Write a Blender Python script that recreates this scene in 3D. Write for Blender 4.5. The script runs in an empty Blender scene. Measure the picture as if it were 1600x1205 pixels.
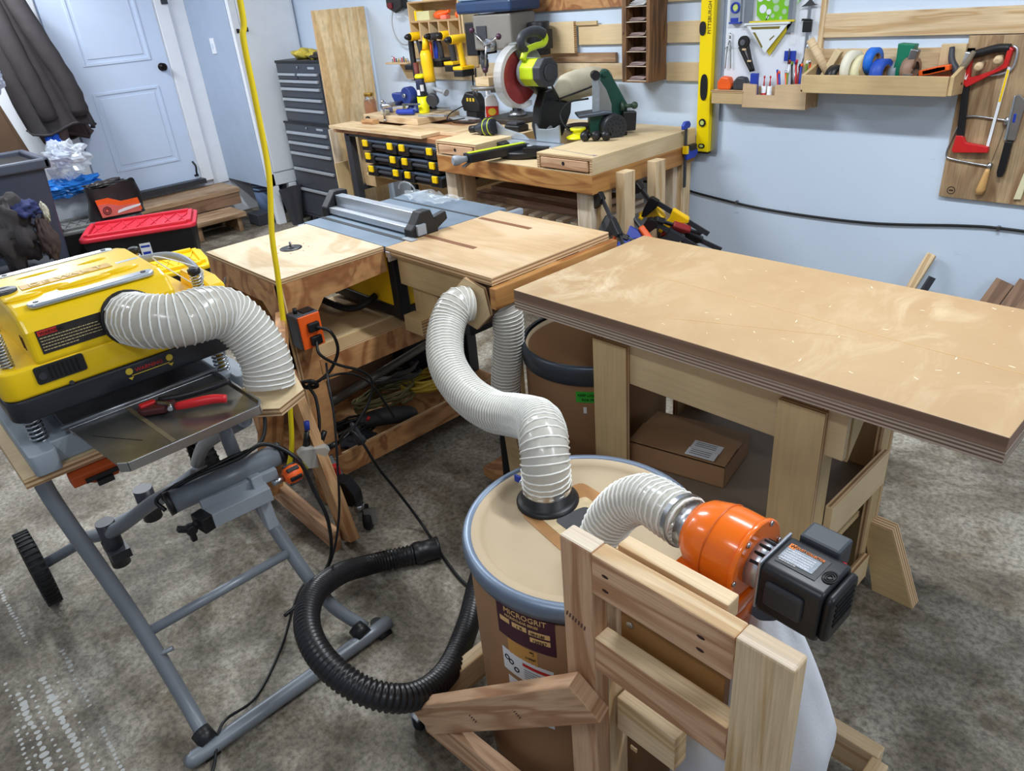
import bpy, math, random
from mathutils import Vector, Matrix
random.seed(7)
R = math.radians
PI = math.pi
SC = bpy.context.scene
COL = SC.collection
# ------------------------------------------------------------------ camera
cam_d = bpy.data.cameras.new('camera')
cam_d.sensor_fit = 'HORIZONTAL'; cam_d.sensor_width = 36.0
cam_d.lens = 1146.95 * 36.0 / 1600.0
cam_d.clip_start = 0.05; cam_d.clip_end = 60
cam = bpy.data.objects.new('camera', cam_d); COL.objects.link(cam)
pit, rol, yaw = 0.48878089, -0.08889932, 0.85057228
fwd = Vector((-math.sin(yaw)*math.cos(pit), math.cos(yaw)*math.cos(pit), -math.sin(pit)))
rt = Vector((math.cos(yaw), math.sin(yaw), 0)); upv = rt.cross(fwd)
r2 = rt*math.cos(rol) + upv*math.sin(rol); u2 = -rt*math.sin(rol) + upv*math.cos(rol)
cm = Matrix((r2, u2, -fwd)).transposed().to_4x4(); cm.translation = Vector((0, 0, 1.65))
cam.matrix_world = cm
SC.camera = cam
# ------------------------------------------------------------------ world, view
wd = bpy.data.worlds.new('world'); SC.world = wd; wd.use_nodes = True
bg = wd.node_tree.nodes['Background']
bg.inputs[0].default_value = (0.72, 0.82, 1.0, 1); bg.inputs[1].default_value = 0.36
SC.view_settings.view_transform = 'Standard'; SC.view_settings.look = 'None'
SC.view_settings.exposure = 0.0; SC.view_settings.gamma = 1.0
SC.view_settings.use_curve_mapping = False
LIGHTS = [(-3.6, 1.9, 62), (-0.7, 1.9, 45), (-3.4, -0.5, 14), (-0.3, -0.6, 15), (-6.1, 1.0, 66), (2.0, 1.3, 40)]
CEIL = 2.75
for (lx, ly, lp) in LIGHTS:
    ld = bpy.data.lights.new('shop_tube_light', 'AREA'); ld.shape = 'RECTANGLE'; ld.size = 1.2; ld.size_y = 0.12
    ld.energy = lp; ld.color = (0.90, 0.955, 1.0)
    lo = bpy.data.objects.new('shop_tube_light', ld); COL.objects.link(lo); lo.location = (lx, ly, CEIL-0.14)

# ------------------------------------------------------------------ materials
def s2l(c):
    c = c/255.0
    return c/12.92 if c <= 0.04045 else ((c+0.055)/1.055)**2.4
def rgb(r, g, b): return (s2l(r), s2l(g), s2l(b), 1)
MATS = {}
def base_mat(name):
    m = bpy.data.materials.new(name); m.use_nodes = True
    nt = m.node_tree; b = nt.nodes['Principled BSDF']
    MATS[name] = m
    return m, nt, b
def mat(name, col, rough=0.5, metal=0.0, var=0.10, vs=9.0, bump=0.0, bs=150.0, coat=0.0, trans=0.0, alpha=1.0, emit=0.0, ior=1.45, spec=None):
    if name in MATS: return MATS[name]
    m, nt, b = base_mat(name)
    c = rgb(*col)
    tc = nt.nodes.new('ShaderNodeTexCoord')
    if var > 0:
        n = nt.nodes.new('ShaderNodeTexNoise'); n.inputs['Scale'].default_value = vs; n.inputs['Detail'].default_value = 5
        nt.links.new(tc.outputs['Object'], n.inputs['Vector'])
        r = nt.nodes.new('ShaderNodeValToRGB'); e = r.color_ramp.elements
        e[0].position = 0.3; e[1].position = 0.7
        e[0].color = tuple(max(0, x*(1-var)) for x in c[:3])+(1,); e[1].color = tuple(min(1, x*(1+var)) for x in c[:3])+(1,)
        nt.links.new(n.outputs['Fac'], r.inputs['Fac']); nt.links.new(r.outputs['Color'], b.inputs['Base Color'])
    else: b.inputs['Base Color'].default_value = c
    b.inputs['Roughness'].default_value = rough; b.inputs['Metallic'].default_value = metal
    b.inputs['IOR'].default_value = ior
    if spec is not None: b.inputs['Specular IOR Level'].default_value = spec
    if coat: b.inputs['Coat Weight'].default_value = coat; b.inputs['Coat Roughness'].default_value = 0.1
    if trans: b.inputs['Transmission Weight'].default_value = trans
    if alpha < 1: b.inputs['Alpha'].default_value = alpha
    if emit: b.inputs['Emission Color'].default_value = c; b.inputs['Emission Strength'].default_value = emit
    if bump:
        n2 = nt.nodes.new('ShaderNodeTexNoise'); n2.inputs['Scale'].default_value = bs; n2.inputs['Detail'].default_value = 3
        nt.links.new(tc.outputs['Object'], n2.inputs['Vector'])
        bp = nt.nodes.new('ShaderNodeBump'); bp.inputs['Strength'].default_value = bump; bp.inputs['Distance'].default_value = 0.002
        nt.links.new(n2.outputs['Fac'], bp.inputs['Height']); nt.links.new(bp.outputs['Normal'], b.inputs['Normal'])
    return m
def ramp(nt, stops):
    r = nt.nodes.new('ShaderNodeValToRGB'); e = r.color_ramp.elements
    e[0].position, e[0].color = stops[0][0], stops[0][1]
    e[1].position, e[1].color = stops[-1][0], stops[-1][1]
    for p, c in stops[1:-1]:
        x = e.new(p); x.color = c
    return r
def wood(name, light, dark, gu=1.6, gv=16.0, rough=0.62, fine=0.35, contrast=1.0, stain=0.0, dist=1.2, knots=0.0):
    """grain runs along UV u; light/dark are sRGB triples"""
    if name in MATS: return MATS[name]
    m, nt, b = base_mat(name); N = nt.nodes.new; K = nt.links.new
    uv = N('ShaderNodeUVMap'); mp = N('ShaderNodeMapping'); mp.inputs['Scale'].default_value = (gu, gv, 1)
    K(uv.outputs['UV'], mp.inputs['Vector'])
    n = N('ShaderNodeTexNoise'); n.inputs['Scale'].default_value = 1.0; n.inputs['Detail'].default_value = 2.0; n.inputs['Distortion'].default_value = dist
    K(mp.outputs['Vector'], n.inputs['Vector'])
    # ring lines: sine of the noise field
    mu = N('ShaderNodeMath'); mu.operation = 'MULTIPLY'; mu.inputs[1].default_value = 26.0*contrast
    K(n.outputs['Fac'], mu.inputs[0])
    si = N('ShaderNodeMath'); si.operation = 'SINE'; K(mu.outputs[0], si.inputs[0])
    a = N('ShaderNodeMath'); a.operation = 'MULTIPLY_ADD'; a.inputs[1].default_value = 0.5; a.inputs[2].default_value = 0.5; K(si.outputs[0], a.inputs[0])
    pw = N('ShaderNodeMath'); pw.operation = 'POWER'; pw.inputs[1].default_value = 1.8; K(a.outputs[0], pw.inputs[0])
    rp = ramp(nt, [(0.0, rgb(*light)), (1.0, rgb(*dark))]); K(pw.outputs[0], rp.inputs['Fac'])
    # fine fibres
    mp2 = N('ShaderNodeMapping'); mp2.inputs['Scale'].default_value = (gu*5, gv*22, 1); K(uv.outputs['UV'], mp2.inputs['Vector'])
    n2 = N('ShaderNodeTexNoise'); n2.inputs['Scale'].default_value = 1.0; n2.inputs['Detail'].default_value = 4.0; K(mp2.outputs['Vector'], n2.inputs['Vector'])
    rp2 = ramp(nt, [(0.3, (1-fine, 1-fine, 1-fine, 1)), (0.62, (1, 1, 1, 1))]); K(n2.outputs['Fac'], rp2.inputs['Fac'])
    mx = N('ShaderNodeMix'); mx.data_type = 'RGBA'; mx.blend_type = 'MULTIPLY'; mx.inputs[0].default_value = 0.6
    K(rp.outputs['Color'], mx.inputs[6]); K(rp2.outputs['Color'], mx.inputs[7])
    # broad tone
    n3 = N('ShaderNodeTexNoise'); n3.inputs['Scale'].default_value = 3.0; n3.inputs['Detail'].default_value = 3.0; K(uv.outputs['UV'], n3.inputs['Vector'])
    lo = 1-0.16-stain
    rp3 = ramp(nt, [(0.35, (lo, lo*0.97, lo*0.94, 1)), (0.62, (1, 1, 1, 1))]); K(n3.outputs['Fac'], rp3.inputs['Fac'])
    mx2 = N('ShaderNodeMix'); mx2.data_type = 'RGBA'; mx2.blend_type = 'MULTIPLY'; mx2.inputs[0].default_value = 1.0
    K(mx.outputs[2], mx2.inputs[6]); K(rp3.outputs['Color'], mx2.inputs[7])
    out = mx2.outputs[2]
    if knots > 0:
        vo = N('ShaderNodeTexVoronoi'); vo.inputs['Scale'].default_value = knots; vo.inputs['Randomness'].default_value = 1.0
        mk = N('ShaderNodeMapping'); mk.inputs['Scale'].default_value = (0.8, 1.3, 1); K(uv.outputs['UV'], mk.inputs['Vector']); K(mk.outputs['Vector'], vo.inputs['Vector'])
        rk = ramp(nt, [(0.02, (0.22, 0.12, 0.06, 1)), (0.05*knots/4, (1, 1, 1, 1))]); K(vo.outputs['Distance'], rk.inputs['Fac'])
        mx3 = N('ShaderNodeMix'); mx3.data_type = 'RGBA'; mx3.blend_type = 'MULTIPLY'; mx3.inputs[0].default_value = 0.85
        K(out, mx3.inputs[6]); K(rk.outputs['Color'], mx3.inputs[7]); out = mx3.outputs[2]
    K(out, b.inputs['Base Color'])
    b.inputs['Roughness'].default_value = rough
    bp = N('ShaderNodeBump'); bp.inputs['Strength'].default_value = 0.15; bp.inputs['Distance'].default_value = 0.001
    K(n2.outputs['Fac'], bp.inputs['Height']); K(bp.outputs['Normal'], b.inputs['Normal'])
    return m
def plyedge(name, light, dark, freq=42.0, rough=0.7):
    """veneer layers: stripes across UV v (metres)"""
    if name in MATS: return MATS[name]
    m, nt, b = base_mat(name); N = nt.nodes.new; K = nt.links.new
    uv = N('ShaderNodeUVMap'); sp = N('ShaderNodeSeparateXYZ'); K(uv.outputs['UV'], sp.inputs[0])
    mp = N('ShaderNodeMapping'); mp.inputs['Scale'].default_value = (1.2, freq*3.0, 1); K(uv.outputs['UV'], mp.inputs['Vector'])
    n = N('ShaderNodeTexNoise'); n.inputs['Scale'].default_value = 1.0; n.inputs['Detail'].default_value = 5.0; n.inputs['Roughness'].default_value = 0.65
    K(mp.outputs['Vector'], n.inputs['Vector'])
    mu = N('ShaderNodeMath'); mu.operation = 'MULTIPLY'; mu.inputs[1].default_value = freq*2*PI; K(sp.outputs['Y'], mu.inputs[0])
    si = N('ShaderNodeMath'); si.operation = 'SINE'; K(mu.outputs[0], si.inputs[0])
    ad = N('ShaderNodeMath'); ad.operation = 'MULTIPLY_ADD'; ad.inputs[1].default_value = 0.22; K(si.outputs[0], ad.inputs[0]); K(n.outputs['Fac'], ad.inputs[2])
    rp = ramp(nt, [(0.36, rgb(*dark)), (0.6, rgb(*light))]); K(ad.outputs[0], rp.inputs['Fac'])
    K(rp.outputs['Color'], b.inputs['Base Color']); b.inputs['Roughness'].default_value = rough
    return m

# ------------------------------------------------------------------ mesh builder
FR = {}
def catmull(pts, n=8):
    P = [Vector(p) for p in pts]
    if len(P) < 3:
        return [P[0].lerp(P[-1], i/n) for i in range(n+1)]
    P = [P[0]*2-P[1]] + P + [P[-1]*2-P[-2]]
    out = []
    for i in range(1, len(P)-2):
        a, b, c, d = P[i-1:i+3]
        for k in range(n):
            t = k/n
            out.append(0.5*((2*b)+(-a+c)*t+(2*a-5*b+4*c-d)*t*t+(-a+3*b-3*c+d)*t**3))
    out.append(P[-2].copy())
    return out
def resample(P, step):
    L = [0.0]
    for i in range(1, len(P)): L.append(L[-1]+(P[i]-P[i-1]).length)
    n = max(2, int(round(L[-1]/step))); out = []; j = 0
    for k in range(n+1):
        d = L[-1]*k/n
        while j < len(L)-2 and L[j+1] < d: j += 1
        seg = L[j+1]-L[j]
        out.append(P[j].lerp(P[j+1], 0 if seg < 1e-9 else min(1, (d-L[j])/seg)))
    return out
def frames(P):
    T = []
    for i in range(len(P)):
        t = (P[min(i+1, len(P)-1)]-P[max(i-1, 0)])
        T.append(t.normalized() if t.length > 1e-9 else Vector((0, 0, 1)))
    up = Vector((0, 0, 1)) if abs(T[0].z) < 0.9 else Vector((1, 0, 0))
    n = (up - T[0]*up.dot(T[0])).normalized(); out = []
    for t in T:
        n = (n - t*n.dot(t))
        n = n.normalized() if n.length > 1e-6 else t.orthogonal().normalized()
        out.append((t, n, t.cross(n)))
    return out
class MB:
    def __init__(s): s.v = []; s.f = []; s.u = []; s.m = []; s.s = []
    def add(s, vs, fs, m=0, uv=None, smooth=False):
        o = len(s.v); s.v += [Vector(v) for v in vs]
        for i, f in enumerate(fs):
            s.f.append([o+k for k in f]); s.m.append(m if isinstance(m, int) else m[i])
            s.u.append(uv[i] if uv else [(0, 0)]*len(f)); s.s.append(smooth if isinstance(smooth, bool) else smooth[i])
        return s
    def obox(s, c, size, rot=None, m=0, side=None, end=None, grain=None, taper=None):
        """box centred at c; rot = 3x3; grain axis 0..2; side: {axis: mat}"""
        hx, hy, hz = [x/2 for x in size]; c = Vector(c)
        g = grain if grain is not None else max(range(3), key=lambda k: size[k])
        L = [Vector((x, y, z)) for x in (-hx, hx) for y in (-hy, hy) for z in (-hz, hz)]
        if taper:
            for q in L:
                if q.z > 0: q.x *= taper[0]; q.y *= taper[1]
        W = [c + (rot @ q if rot else q) for q in L]
        F = [((0, 1, 3, 2), 0), ((4, 6, 7, 5), 0), ((0, 4, 5, 1), 1), ((2, 3, 7, 6), 1), ((0, 2, 6, 4), 2), ((1, 5, 7, 3), 2)]
        ou, ov = random.random()*7, random.random()*7
        ms = []; uvs = []
        for f, ax in F:
            o = [k for k in range(3) if k != ax]
            if ax == g:
                uvs.append([(ou+L[i][o[0]]*0.3, ov+L[i][o[1]]) for i in f])
            else:
                q = [k for k in o if k != g][0]
                uvs.append([(ou+L[i][g], ov+L[i][q]+ax*0.37) for i in f])
            mm = m
            if side and ax in side: mm = side[ax]
            if end is not None and ax == g: mm = end
            ms.append(mm)
        return s.add(W, [f for f, _ in F], ms, uvs)
    def box(s, x0, x1, y0, y1, z0, z1, **k):
        return s.obox(((x0+x1)/2, (y0+y1)/2, (z0+z1)/2), (abs(x1-x0), abs(y1-y0), abs(z1-z0)), **k)
    def beam(s, p0, p1, w, h, up=(0, 0, 1), **k):
        """board from p0 to p1; w = sideways, h = along up"""
        p0 = Vector(p0); p1 = Vector(p1); d = (p1-p0); ln = d.length; d.normalize(); up = Vector(up)
        z = (up - d*up.dot(d)).normalized(); y = z.cross(d)
        rot = Matrix((d, y, z)).transposed()
        k.setdefault('grain', 0)
        return s.obox((p0+p1)/2, (ln, w, h), rot=rot, **k)
    def cyl(s, p0, p1, r0, r1=None, seg=20, m=0, caps=True, capm=None):
        return s.lathe(p0, p1, [(r0, 0), (r0 if r1 is None else r1, 1)], seg, m, caps, capm)
    def lathe(s, p0, p1, prof, seg=24, m=0, caps=True, capm=None, ms=None, arc=None, sharp=None):
        """prof: (radius, t) with t in 0..1 along p0->p1; sharp: profile indices that get doubled"""
        p0 = Vector(p0); p1 = Vector(p1); d = p1-p0; ax = d.normalized()
        a = ax.orthogonal().normalized()
        if abs(ax.z) > 0.99: a = Vector((1, 0, 0))
        b = ax.cross(a); vs = []; fs = []; ml = []; uv = []
        rings = []
        for (r, t) in prof:
            rings.append([len(vs)+i for i in range(seg)])
            for i in range(seg):
                th = 2*PI*i/seg; vs.append(p0+d*t+(a*math.cos(th)+b*math.sin(th))*r)
        sm = []
        for j in range(len(prof)-1):
            for i in range(seg):
                i2 = (i+1) % seg
                fs.append((rings[j][i], rings[j][i2], rings[j+1][i2], rings[j+1][i])); ml.append(ms[j] if ms else m)
                R0 = max(prof[j][0], 1e-4)
                u0, u1 = i/seg*2*PI*R0, (i+1)/seg*2*PI*R0
                uv.append([(u0, prof[j][1]*d.length), (u1, prof[j][1]*d.length), (u1, prof[j+1][1]*d.length), (u0, prof[j+1][1]*d.length)]); sm.append(True)
        if caps:
            cm_ = m if capm is None else capm
            for rr, (r, t), rev in ((rings[0], prof[0], True), (rings[-1], prof[-1], False)):
                if r > 1e-5:
                    f = list(reversed(rr)) if rev else list(rr)
                    fs.append(tuple(f)); ml.append(cm_); sm.append(False)
                    uv.append([((vs[i]-p0).dot(a), (vs[i]-p0).dot(b)) for i in f])
        return s.add(vs, fs, ml, uv, sm)
    def tube(s, pts, r, seg=8, m=0, smooth=4, caps=True, step=None, closed=False):
        P = catmull(pts, smooth) if smooth > 1 and len(pts) > 2 else [Vector(p) for p in pts]
        if step: P = resample(P, step)
        fr = frames(P); vs = []; fs = []; uv = []; n = len(P); ln = 0; Ls = [0]
        for i in range(1, n): ln += (P[i]-P[i-1]).length; Ls.append(ln)
        for i, (p, (t, a, b)) in enumerate(zip(P, fr)):
            rr = r(i/(n-1)) if callable(r) else r
            for k in range(seg):
                th = 2*PI*k/seg; vs.append(p+(a*math.cos(th)+b*math.sin(th))*rr)
        for i in range(n-1):
            for k in range(seg):
                k2 = (k+1) % seg
                fs.append((i*seg+k, i*seg+k2, (i+1)*seg+k2, (i+1)*seg+k))
                uv.append([(Ls[i], k/seg*.1), (Ls[i], (k+1)/seg*.1), (Ls[i+1], (k+1)/seg*.1), (Ls[i+1], k/seg*.1)])
        sm = [True]*len(fs)
        if caps:
            fs.append(tuple(reversed(range(seg)))); fs.append(tuple(range((n-1)*seg, n*seg))); uv += [[(0, 0)]*seg]*2; sm += [False, False]
        return s.add(vs, fs, m, uv, sm)
    def prism(s, poly, o, ex, ey, depth, m=0, side=None, smooth=False):
        """2D polygon in the frame (o, ex, ey), extruded by vector ex x ey * depth"""
        o = Vector(o); ex = Vector(ex).normalized(); ey = Vector(ey).normalized(); nz = ex.cross(ey)
        n = len(poly); ou = random.random()*5
        vs = [o+ex*x+ey*y for x, y in poly]+[o+ex*x+ey*y+nz*depth for x, y in poly]
        fs = [tuple(reversed(range(n))), tuple(range(n, 2*n))]
        uv = [[(ou+poly[i][0], poly[i][1]) for i in reversed(range(n))], [(ou+x, y) for x, y in poly]]
        ml = [m, m]; sm = [False, False]; L = 0
        for i in range(n):
            j = (i+1) % n; dl = math.dist(poly[i], poly[j])
            fs.append((i, j, n+j, n+i)); uv.append([(L, 0), (L+dl, 0), (L+dl, depth), (L, depth)]); L += dl
            ml.append(m if side is None else side); sm.append(smooth)
        return s.add(vs, fs, ml, uv, sm)
    def ball(s, c, r, sc=(1, 1, 1), rot=None, seg=16, rings=10, m=0, fn=None):
        c = Vector(c); vs = []; fs = []
        for j in range(rings+1):
            ph = PI*j/rings
            for i in range(seg):
                th = 2*PI*i/seg
                q = Vector((math.sin(ph)*math.cos(th)*r*sc[0], math.sin(ph)*math.sin(th)*r*sc[1], math.cos(ph)*r*sc[2]))
                if fn: q = fn(q)
                vs.append(c+(rot @ q if rot else q))
        for j in range(rings):
            for i in range(seg):
                i2 = (i+1) % seg; fs.append((j*seg+i, (j+1)*seg+i, (j+1)*seg+i2, j*seg+i2))
        return s.add(vs, fs, m, None, True)
    def grid(s, fn, nu, nv, m=0, thick=0.0, smooth=True, wrap=False):
        """surface fn(u,v) u,v in 0..1; thick: second skin offset along the normal"""
        P = [[Vector(fn(i/nu, j/nv)) for j in range(nv+1)] for i in range(nu+1)]
        vs = [p for row in P for p in row]; fs = []; uv = []
        W_ = nv+1
        for i in range(nu):
            for j in range(nv):
                fs.append((i*W_+j, (i+1)*W_+j, (i+1)*W_+j+1, i*W_+j+1))
                uv.append([(i/nu, j/nv), ((i+1)/nu, j/nv), ((i+1)/nu, (j+1)/nv), (i/nu, (j+1)/nv)])
        s.add(vs, fs, m, uv, smooth)
        if thick:
            N = []
            for i in range(nu+1):
                for j in range(nv+1):
                    a = P[min(i+1, nu)][j]-P[max(i-1, 0)][j]; b = P[i][min(j+1, nv)]-P[i][max(j-1, 0)]
                    n_ = a.cross(b); N.append(n_.normalized() if n_.length > 1e-12 else Vector((0, 0, 1)))
            o = len(s.v)-len(vs)
            s.add([p-n_*thick for p, n_ in zip(vs, N)], [tuple(reversed(f)) for f in fs], m, uv, smooth)
            o2 = o+len(vs); bd = [(i, 0) for i in range(nu+1)]+[(nu, j) for j in range(1, nv+1)]+[(i, nv) for i in range(nu-1, -1, -1)]+[(0, j) for j in range(nv-1, 0, -1)]
            ids = [i*W_+j for i, j in bd]
            for a, b in zip(ids, ids[1:]+ids[:1]):
                s.f.append([o+b, o+a, o2+a, o2+b]); s.m.append(m); s.u.append([(0, 0)]*4); s.s.append(False)
        return s
    def xf(s, M):
        s.v = [M @ v for v in s.v]; return s
    def build(s, name, mats, parent=None, bevel=0.0, bseg=2, label=None, cat=None, group=None, kind=None, world=True, origin=None, weld=False):
        if not isinstance(mats, (list, tuple)): mats = [mats]
        if parent is not None:
            M = FR.get(parent, Matrix()); inv = M.inverted() if world else Matrix()
            vs = [inv @ v for v in s.v]; loc = None; F_ = M
        else:
            if origin is None:
                xs = [v.x for v in s.v]; ys = [v.y for v in s.v]; zs = [v.z for v in s.v]
                origin = ((min(xs)+max(xs))/2, (min(ys)+max(ys))/2, min(zs))
            loc = Vector(origin); vs = [v-loc for v in s.v]; F_ = Matrix.Translation(loc)
        me = bpy.data.meshes.new(name); me.from_pydata([tuple(v) for v in vs], [], s.f)
        for mt in mats: me.materials.append(mt)
        me.polygons.foreach_set('material_index', s.m); me.polygons.foreach_set('use_smooth', s.s)
        ul = me.uv_layers.new(name='UVMap'); flat = []
        for u in s.u:
            for p in u: flat += [p[0], p[1]]
        ul.data.foreach_set('uv', flat)
        me.update()
        o = bpy.data.objects.new(name, me); COL.objects.link(o)
        if parent is not None: o.parent = parent
        else: o.location = loc
        FR[o] = F_
        if bevel:
            bv = o.modifiers.new('edge_round', 'BEVEL'); bv.width = bevel; bv.segments = bseg; bv.limit_method = 'ANGLE'; bv.angle_limit = R(35)
        if label: o['label'] = label
        if cat: o['category'] = cat
        if group: o['group'] = group
        if kind: o['kind'] = kind
        return o
def thing(name, label, cat, loc, rz=0.0, group=None):
    o = bpy.data.objects.new(name, None); COL.objects.link(o)
    o.empty_display_size = 0.05
    o.location = loc; o.rotation_euler = (0, 0, rz); o['label'] = label; o['category'] = cat
    if group: o['group'] = group
    FR[o] = Matrix.Translation(Vector(loc)) @ Matrix.Rotation(rz, 4, 'Z')
    return o
def copy_tree(o, parent=None):
    c = o.copy(); COL.objects.link(c)
    if parent is not None: c.parent = parent
    for ch in [x for x in list(o.children)]: copy_tree(ch, c)
    return c
def dup(o, loc, label, rz=None, rot=None, group=None):
    c = copy_tree(o); c.location = loc
    if rz is not None: c.rotation_euler = (0, 0, rz)
    if rot is not None: c.rotation_euler = rot
    c['label'] = label
    if group: c['group'] = group
    return c
def struct(mb, name, m, **k): return mb.build(name, m, kind='structure', **k)
def lettering(txt, size, o, ex, ey, m, parent, name='lettering', align='LEFT', squash=1.0, depth=0.0004):
    """flat letters standing on a surface: o = baseline start, ex = reading direction, ey = up"""
    cu = bpy.data.curves.new('t', 'FONT'); cu.body = txt; cu.size = size; cu.align_x = align; cu.extrude = depth; cu.resolution_u = 2
    ob = bpy.data.objects.new('t', cu); COL.objects.link(ob)
    dg = bpy.context.evaluated_depsgraph_get(); dg.update()
    me0 = ob.evaluated_get(dg).to_mesh()
    vs = [v.co.copy() for v in me0.vertices]; fs = [list(p.vertices) for p in me0.polygons]
    ob.evaluated_get(dg).to_mesh_clear()
    bpy.data.objects.remove(ob); bpy.data.curves.remove(cu)
    ex = Vector(ex).normalized(); ey = Vector(ey); ey = (ey-ex*ey.dot(ex)).normalized(); nz = ex.cross(ey); o = Vector(o)
    mb = MB(); mb.add([o+ex*v.x*squash+ey*v.y+nz*(v.z+depth) for v in vs], fs, 0)
    return mb.build(name, m, parent)
def strokes(par, o, ex, ey, rows, width, pitch, h, m, nm='print_lines'):
    """rows of short strokes standing for print too small to read"""
    ex = Vector(ex).normalized(); ey = Vector(ey); ey = (ey-ex*ey.dot(ex)).normalized(); o = Vector(o); b = MB(); rd = random.Random(int(width*1e4)+rows)
    for r_ in range(rows):
        x = 0.0; end = width*(1 if r_ < rows-1 else .6 if rows > 1 else 1)
        while x < end-h:
            w = min(end-x, h*rd.uniform(.5, 2.6) if rows > 1 else h*.35)
            b.beam(o+ex*x-ey*pitch*r_, o+ex*(x+w)-ey*pitch*r_, h*(.55 if rows > 1 else 1.3), .0005, up=ex.cross(ey)); x += w+h*.5
    return b.build(nm, m, par)
def hose(T, pts, r, wall, rib, pitch=0.0125, rr=0.0021, name='hose_wall', ribname='rib_spiral', seg=28):
    P = resample(catmull(pts, 16), pitch/4)
    w = MB(); w.tube(P, lambda t: r-rr*0.6, seg=seg, smooth=1, caps=False); o = w.build(name, wall, T)
    fr = frames(P); n = len(P); sp = []
    sub = 14
    tot = (n-1)/4.0
    for q in range(int(tot*sub)+1):
        x = q/sub*4.0; i = min(int(x), n-2); f_ = x-i
        p = P[i].lerp(P[i+1], f_); a = fr[i][1].lerp(fr[i+1][1], f_); b = fr[i][2].lerp(fr[i+1][2], f_)
        th = 2*PI*q/sub; sp.append(p+(a*math.cos(th)+b*math.sin(th))*r)
    h = MB(); h.tube(sp, rr, seg=5, smooth=1); h.build(ribname, rib, T)
    return P
def cord(name, pts, r, m, label, cat='cord', group=None, seg=8, sm=8):
    b = MB(); b.tube(pts, r, seg=seg, smooth=sm)
    return b.build(name, m, None, label=label, cat=cat, group=group)
def screw(b, p, n, r=0.004, m=0):
    p = Vector(p); n = Vector(n).normalized(); b.cyl(p, p+n*0.0015, r, seg=10, m=m)
# ------------------------------------------------------------------ palette
PINE = wood('pine_board', (232, 206, 166), (206, 170, 122), gv=14, contrast=.8)
FIR = wood('fir_stud', (214, 168, 118), (170, 116, 72), gv=15, contrast=.9, fine=.4)
FIRPINK = wood('fir_stud_pale', (226, 184, 146), (186, 136, 98), gv=14, contrast=.8, fine=.35, knots=2.0)
FIRAGED = wood('fir_plywood_face', (202, 150, 98), (160, 104, 62), gu=4.0, gv=3.0, contrast=.9, dist=2.0, rough=.55)
AMBER = wood('amber_apron', (206, 150, 84), (160, 100, 46), gv=9, contrast=.9, stain=.1, knots=2.2)
BIRCH = wood('birch_plywood', (224, 200, 158), (210, 180, 134), gu=1.2, gv=5, contrast=.35, fine=.15)
BIRCHD = wood('birch_plywood_worn', (216, 188, 140), (198, 166, 120), gu=1.2, gv=5, contrast=.35, fine=.2, stain=.1)
TABLEPLY = wood('sanded_fir_plywood', (222, 204, 172), (206, 178, 136), gu=2.2, gv=3.5, contrast=.8, fine=.2, dist=1.6)
OUTPLY = wood('outfeed_plywood', (216, 188, 150), (202, 168, 124), gu=1.5, gv=4, contrast=.5, fine=.2)
BARN = wood('old_barn_board', (140, 100, 64), (86, 58, 36), gv=18, contrast=.8, fine=.5, stain=.15)
SAWB = wood('weathered_pine_board', (204, 174, 134), (164, 130, 94), gv=9, contrast=.7, fine=.5, stain=.25, knots=1.5)
WHITEW = wood('whitish_stud', (234, 218, 196), (214, 192, 162), gv=12, contrast=.6)
DARKW = wood('dark_lumber', (158, 124, 98), (122, 92, 70), gv=12, contrast=.7)
STEPW = wood('step_lumber', (190, 158, 124), (156, 122, 90), gv=12, contrast=.7, stain=.15)
PLYE = plyedge('plywood_edge', (222, 190, 146), (150, 112, 76), 90)
PLYE_D = plyedge('dark_layered_edge', (190, 172, 156), (112, 90, 74), 115)
BROWNE = plyedge('brown_fibre_edge', (142, 114, 94), (120, 94, 76), 20)
DARKPLY = plyedge('dark_stacked_ply', (130, 96, 72), (72, 50, 38), 60)
HARDB = mat('tan_hardboard', (200, 168, 124), .6, var=.06)
WHITE_P = mat('white_paint', (238, 242, 248), .45, var=.02)
DOORW = mat('door_paint', (206, 222, 246), .42, var=.01)
GREYP = mat('grey_blue_paint', (168, 184, 206), .6, var=.03)
BLACKP = mat('black_plastic', (26, 26, 29), .42, var=.15)
BLACKR = mat('black_rubber', (20, 20, 22), .6, var=.2)
DKGREY = mat('dark_grey_plastic', (58, 60, 66), .5, var=.1)
CHARC = mat('charcoal_paint', (52, 54, 60), .4, var=.08)
TUBEG = mat('grey_tube_paint', (128, 134, 142), .38, var=.05, metal=.25)
LGREY = mat('light_grey_plastic', (150, 156, 164), .45, var=.06)
STEEL = mat('steel', (190, 194, 200), .28, metal=1, var=.08)
STEELD = mat('worn_steel', (140, 142, 146), .35, metal=1, var=.25, vs=14)
ALU = mat('aluminium', (200, 208, 218), .32, metal=.8, var=.05)
CAST = mat('grey_cast_top', (122, 138, 154), .42, metal=.35, var=.12, vs=6)
YEL = mat('yellow_plastic', (248, 206, 10), .38, var=.03, coat=.2)
YELD = mat('yellow_tool_plastic', (250, 200, 20), .4, var=.05)
ORA = mat('orange_paint', (242, 112, 18), .22, var=.02, coat=.5)
ORAP = mat('orange_plastic', (240, 96, 30), .4, var=.05)
REDP = mat('red_plastic', (200, 30, 36), .4, var=.05)
REDT = mat('tote_red_plastic', (214, 48, 66), .4, var=.04)
BLUEP = mat('blue_plastic', (36, 62, 168), .45, var=.08)
BLUEV = mat('blue_vise_paint', (40, 60, 130), .4, var=.12)
LIME = mat('lime_plastic', (200, 222, 40), .4, var=.04)
GREEN = mat('green_machine_paint', (24, 72, 60), .4, var=.1)
BRASS = mat('brass', (200, 160, 70), .3, metal=1, var=.1)
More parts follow.
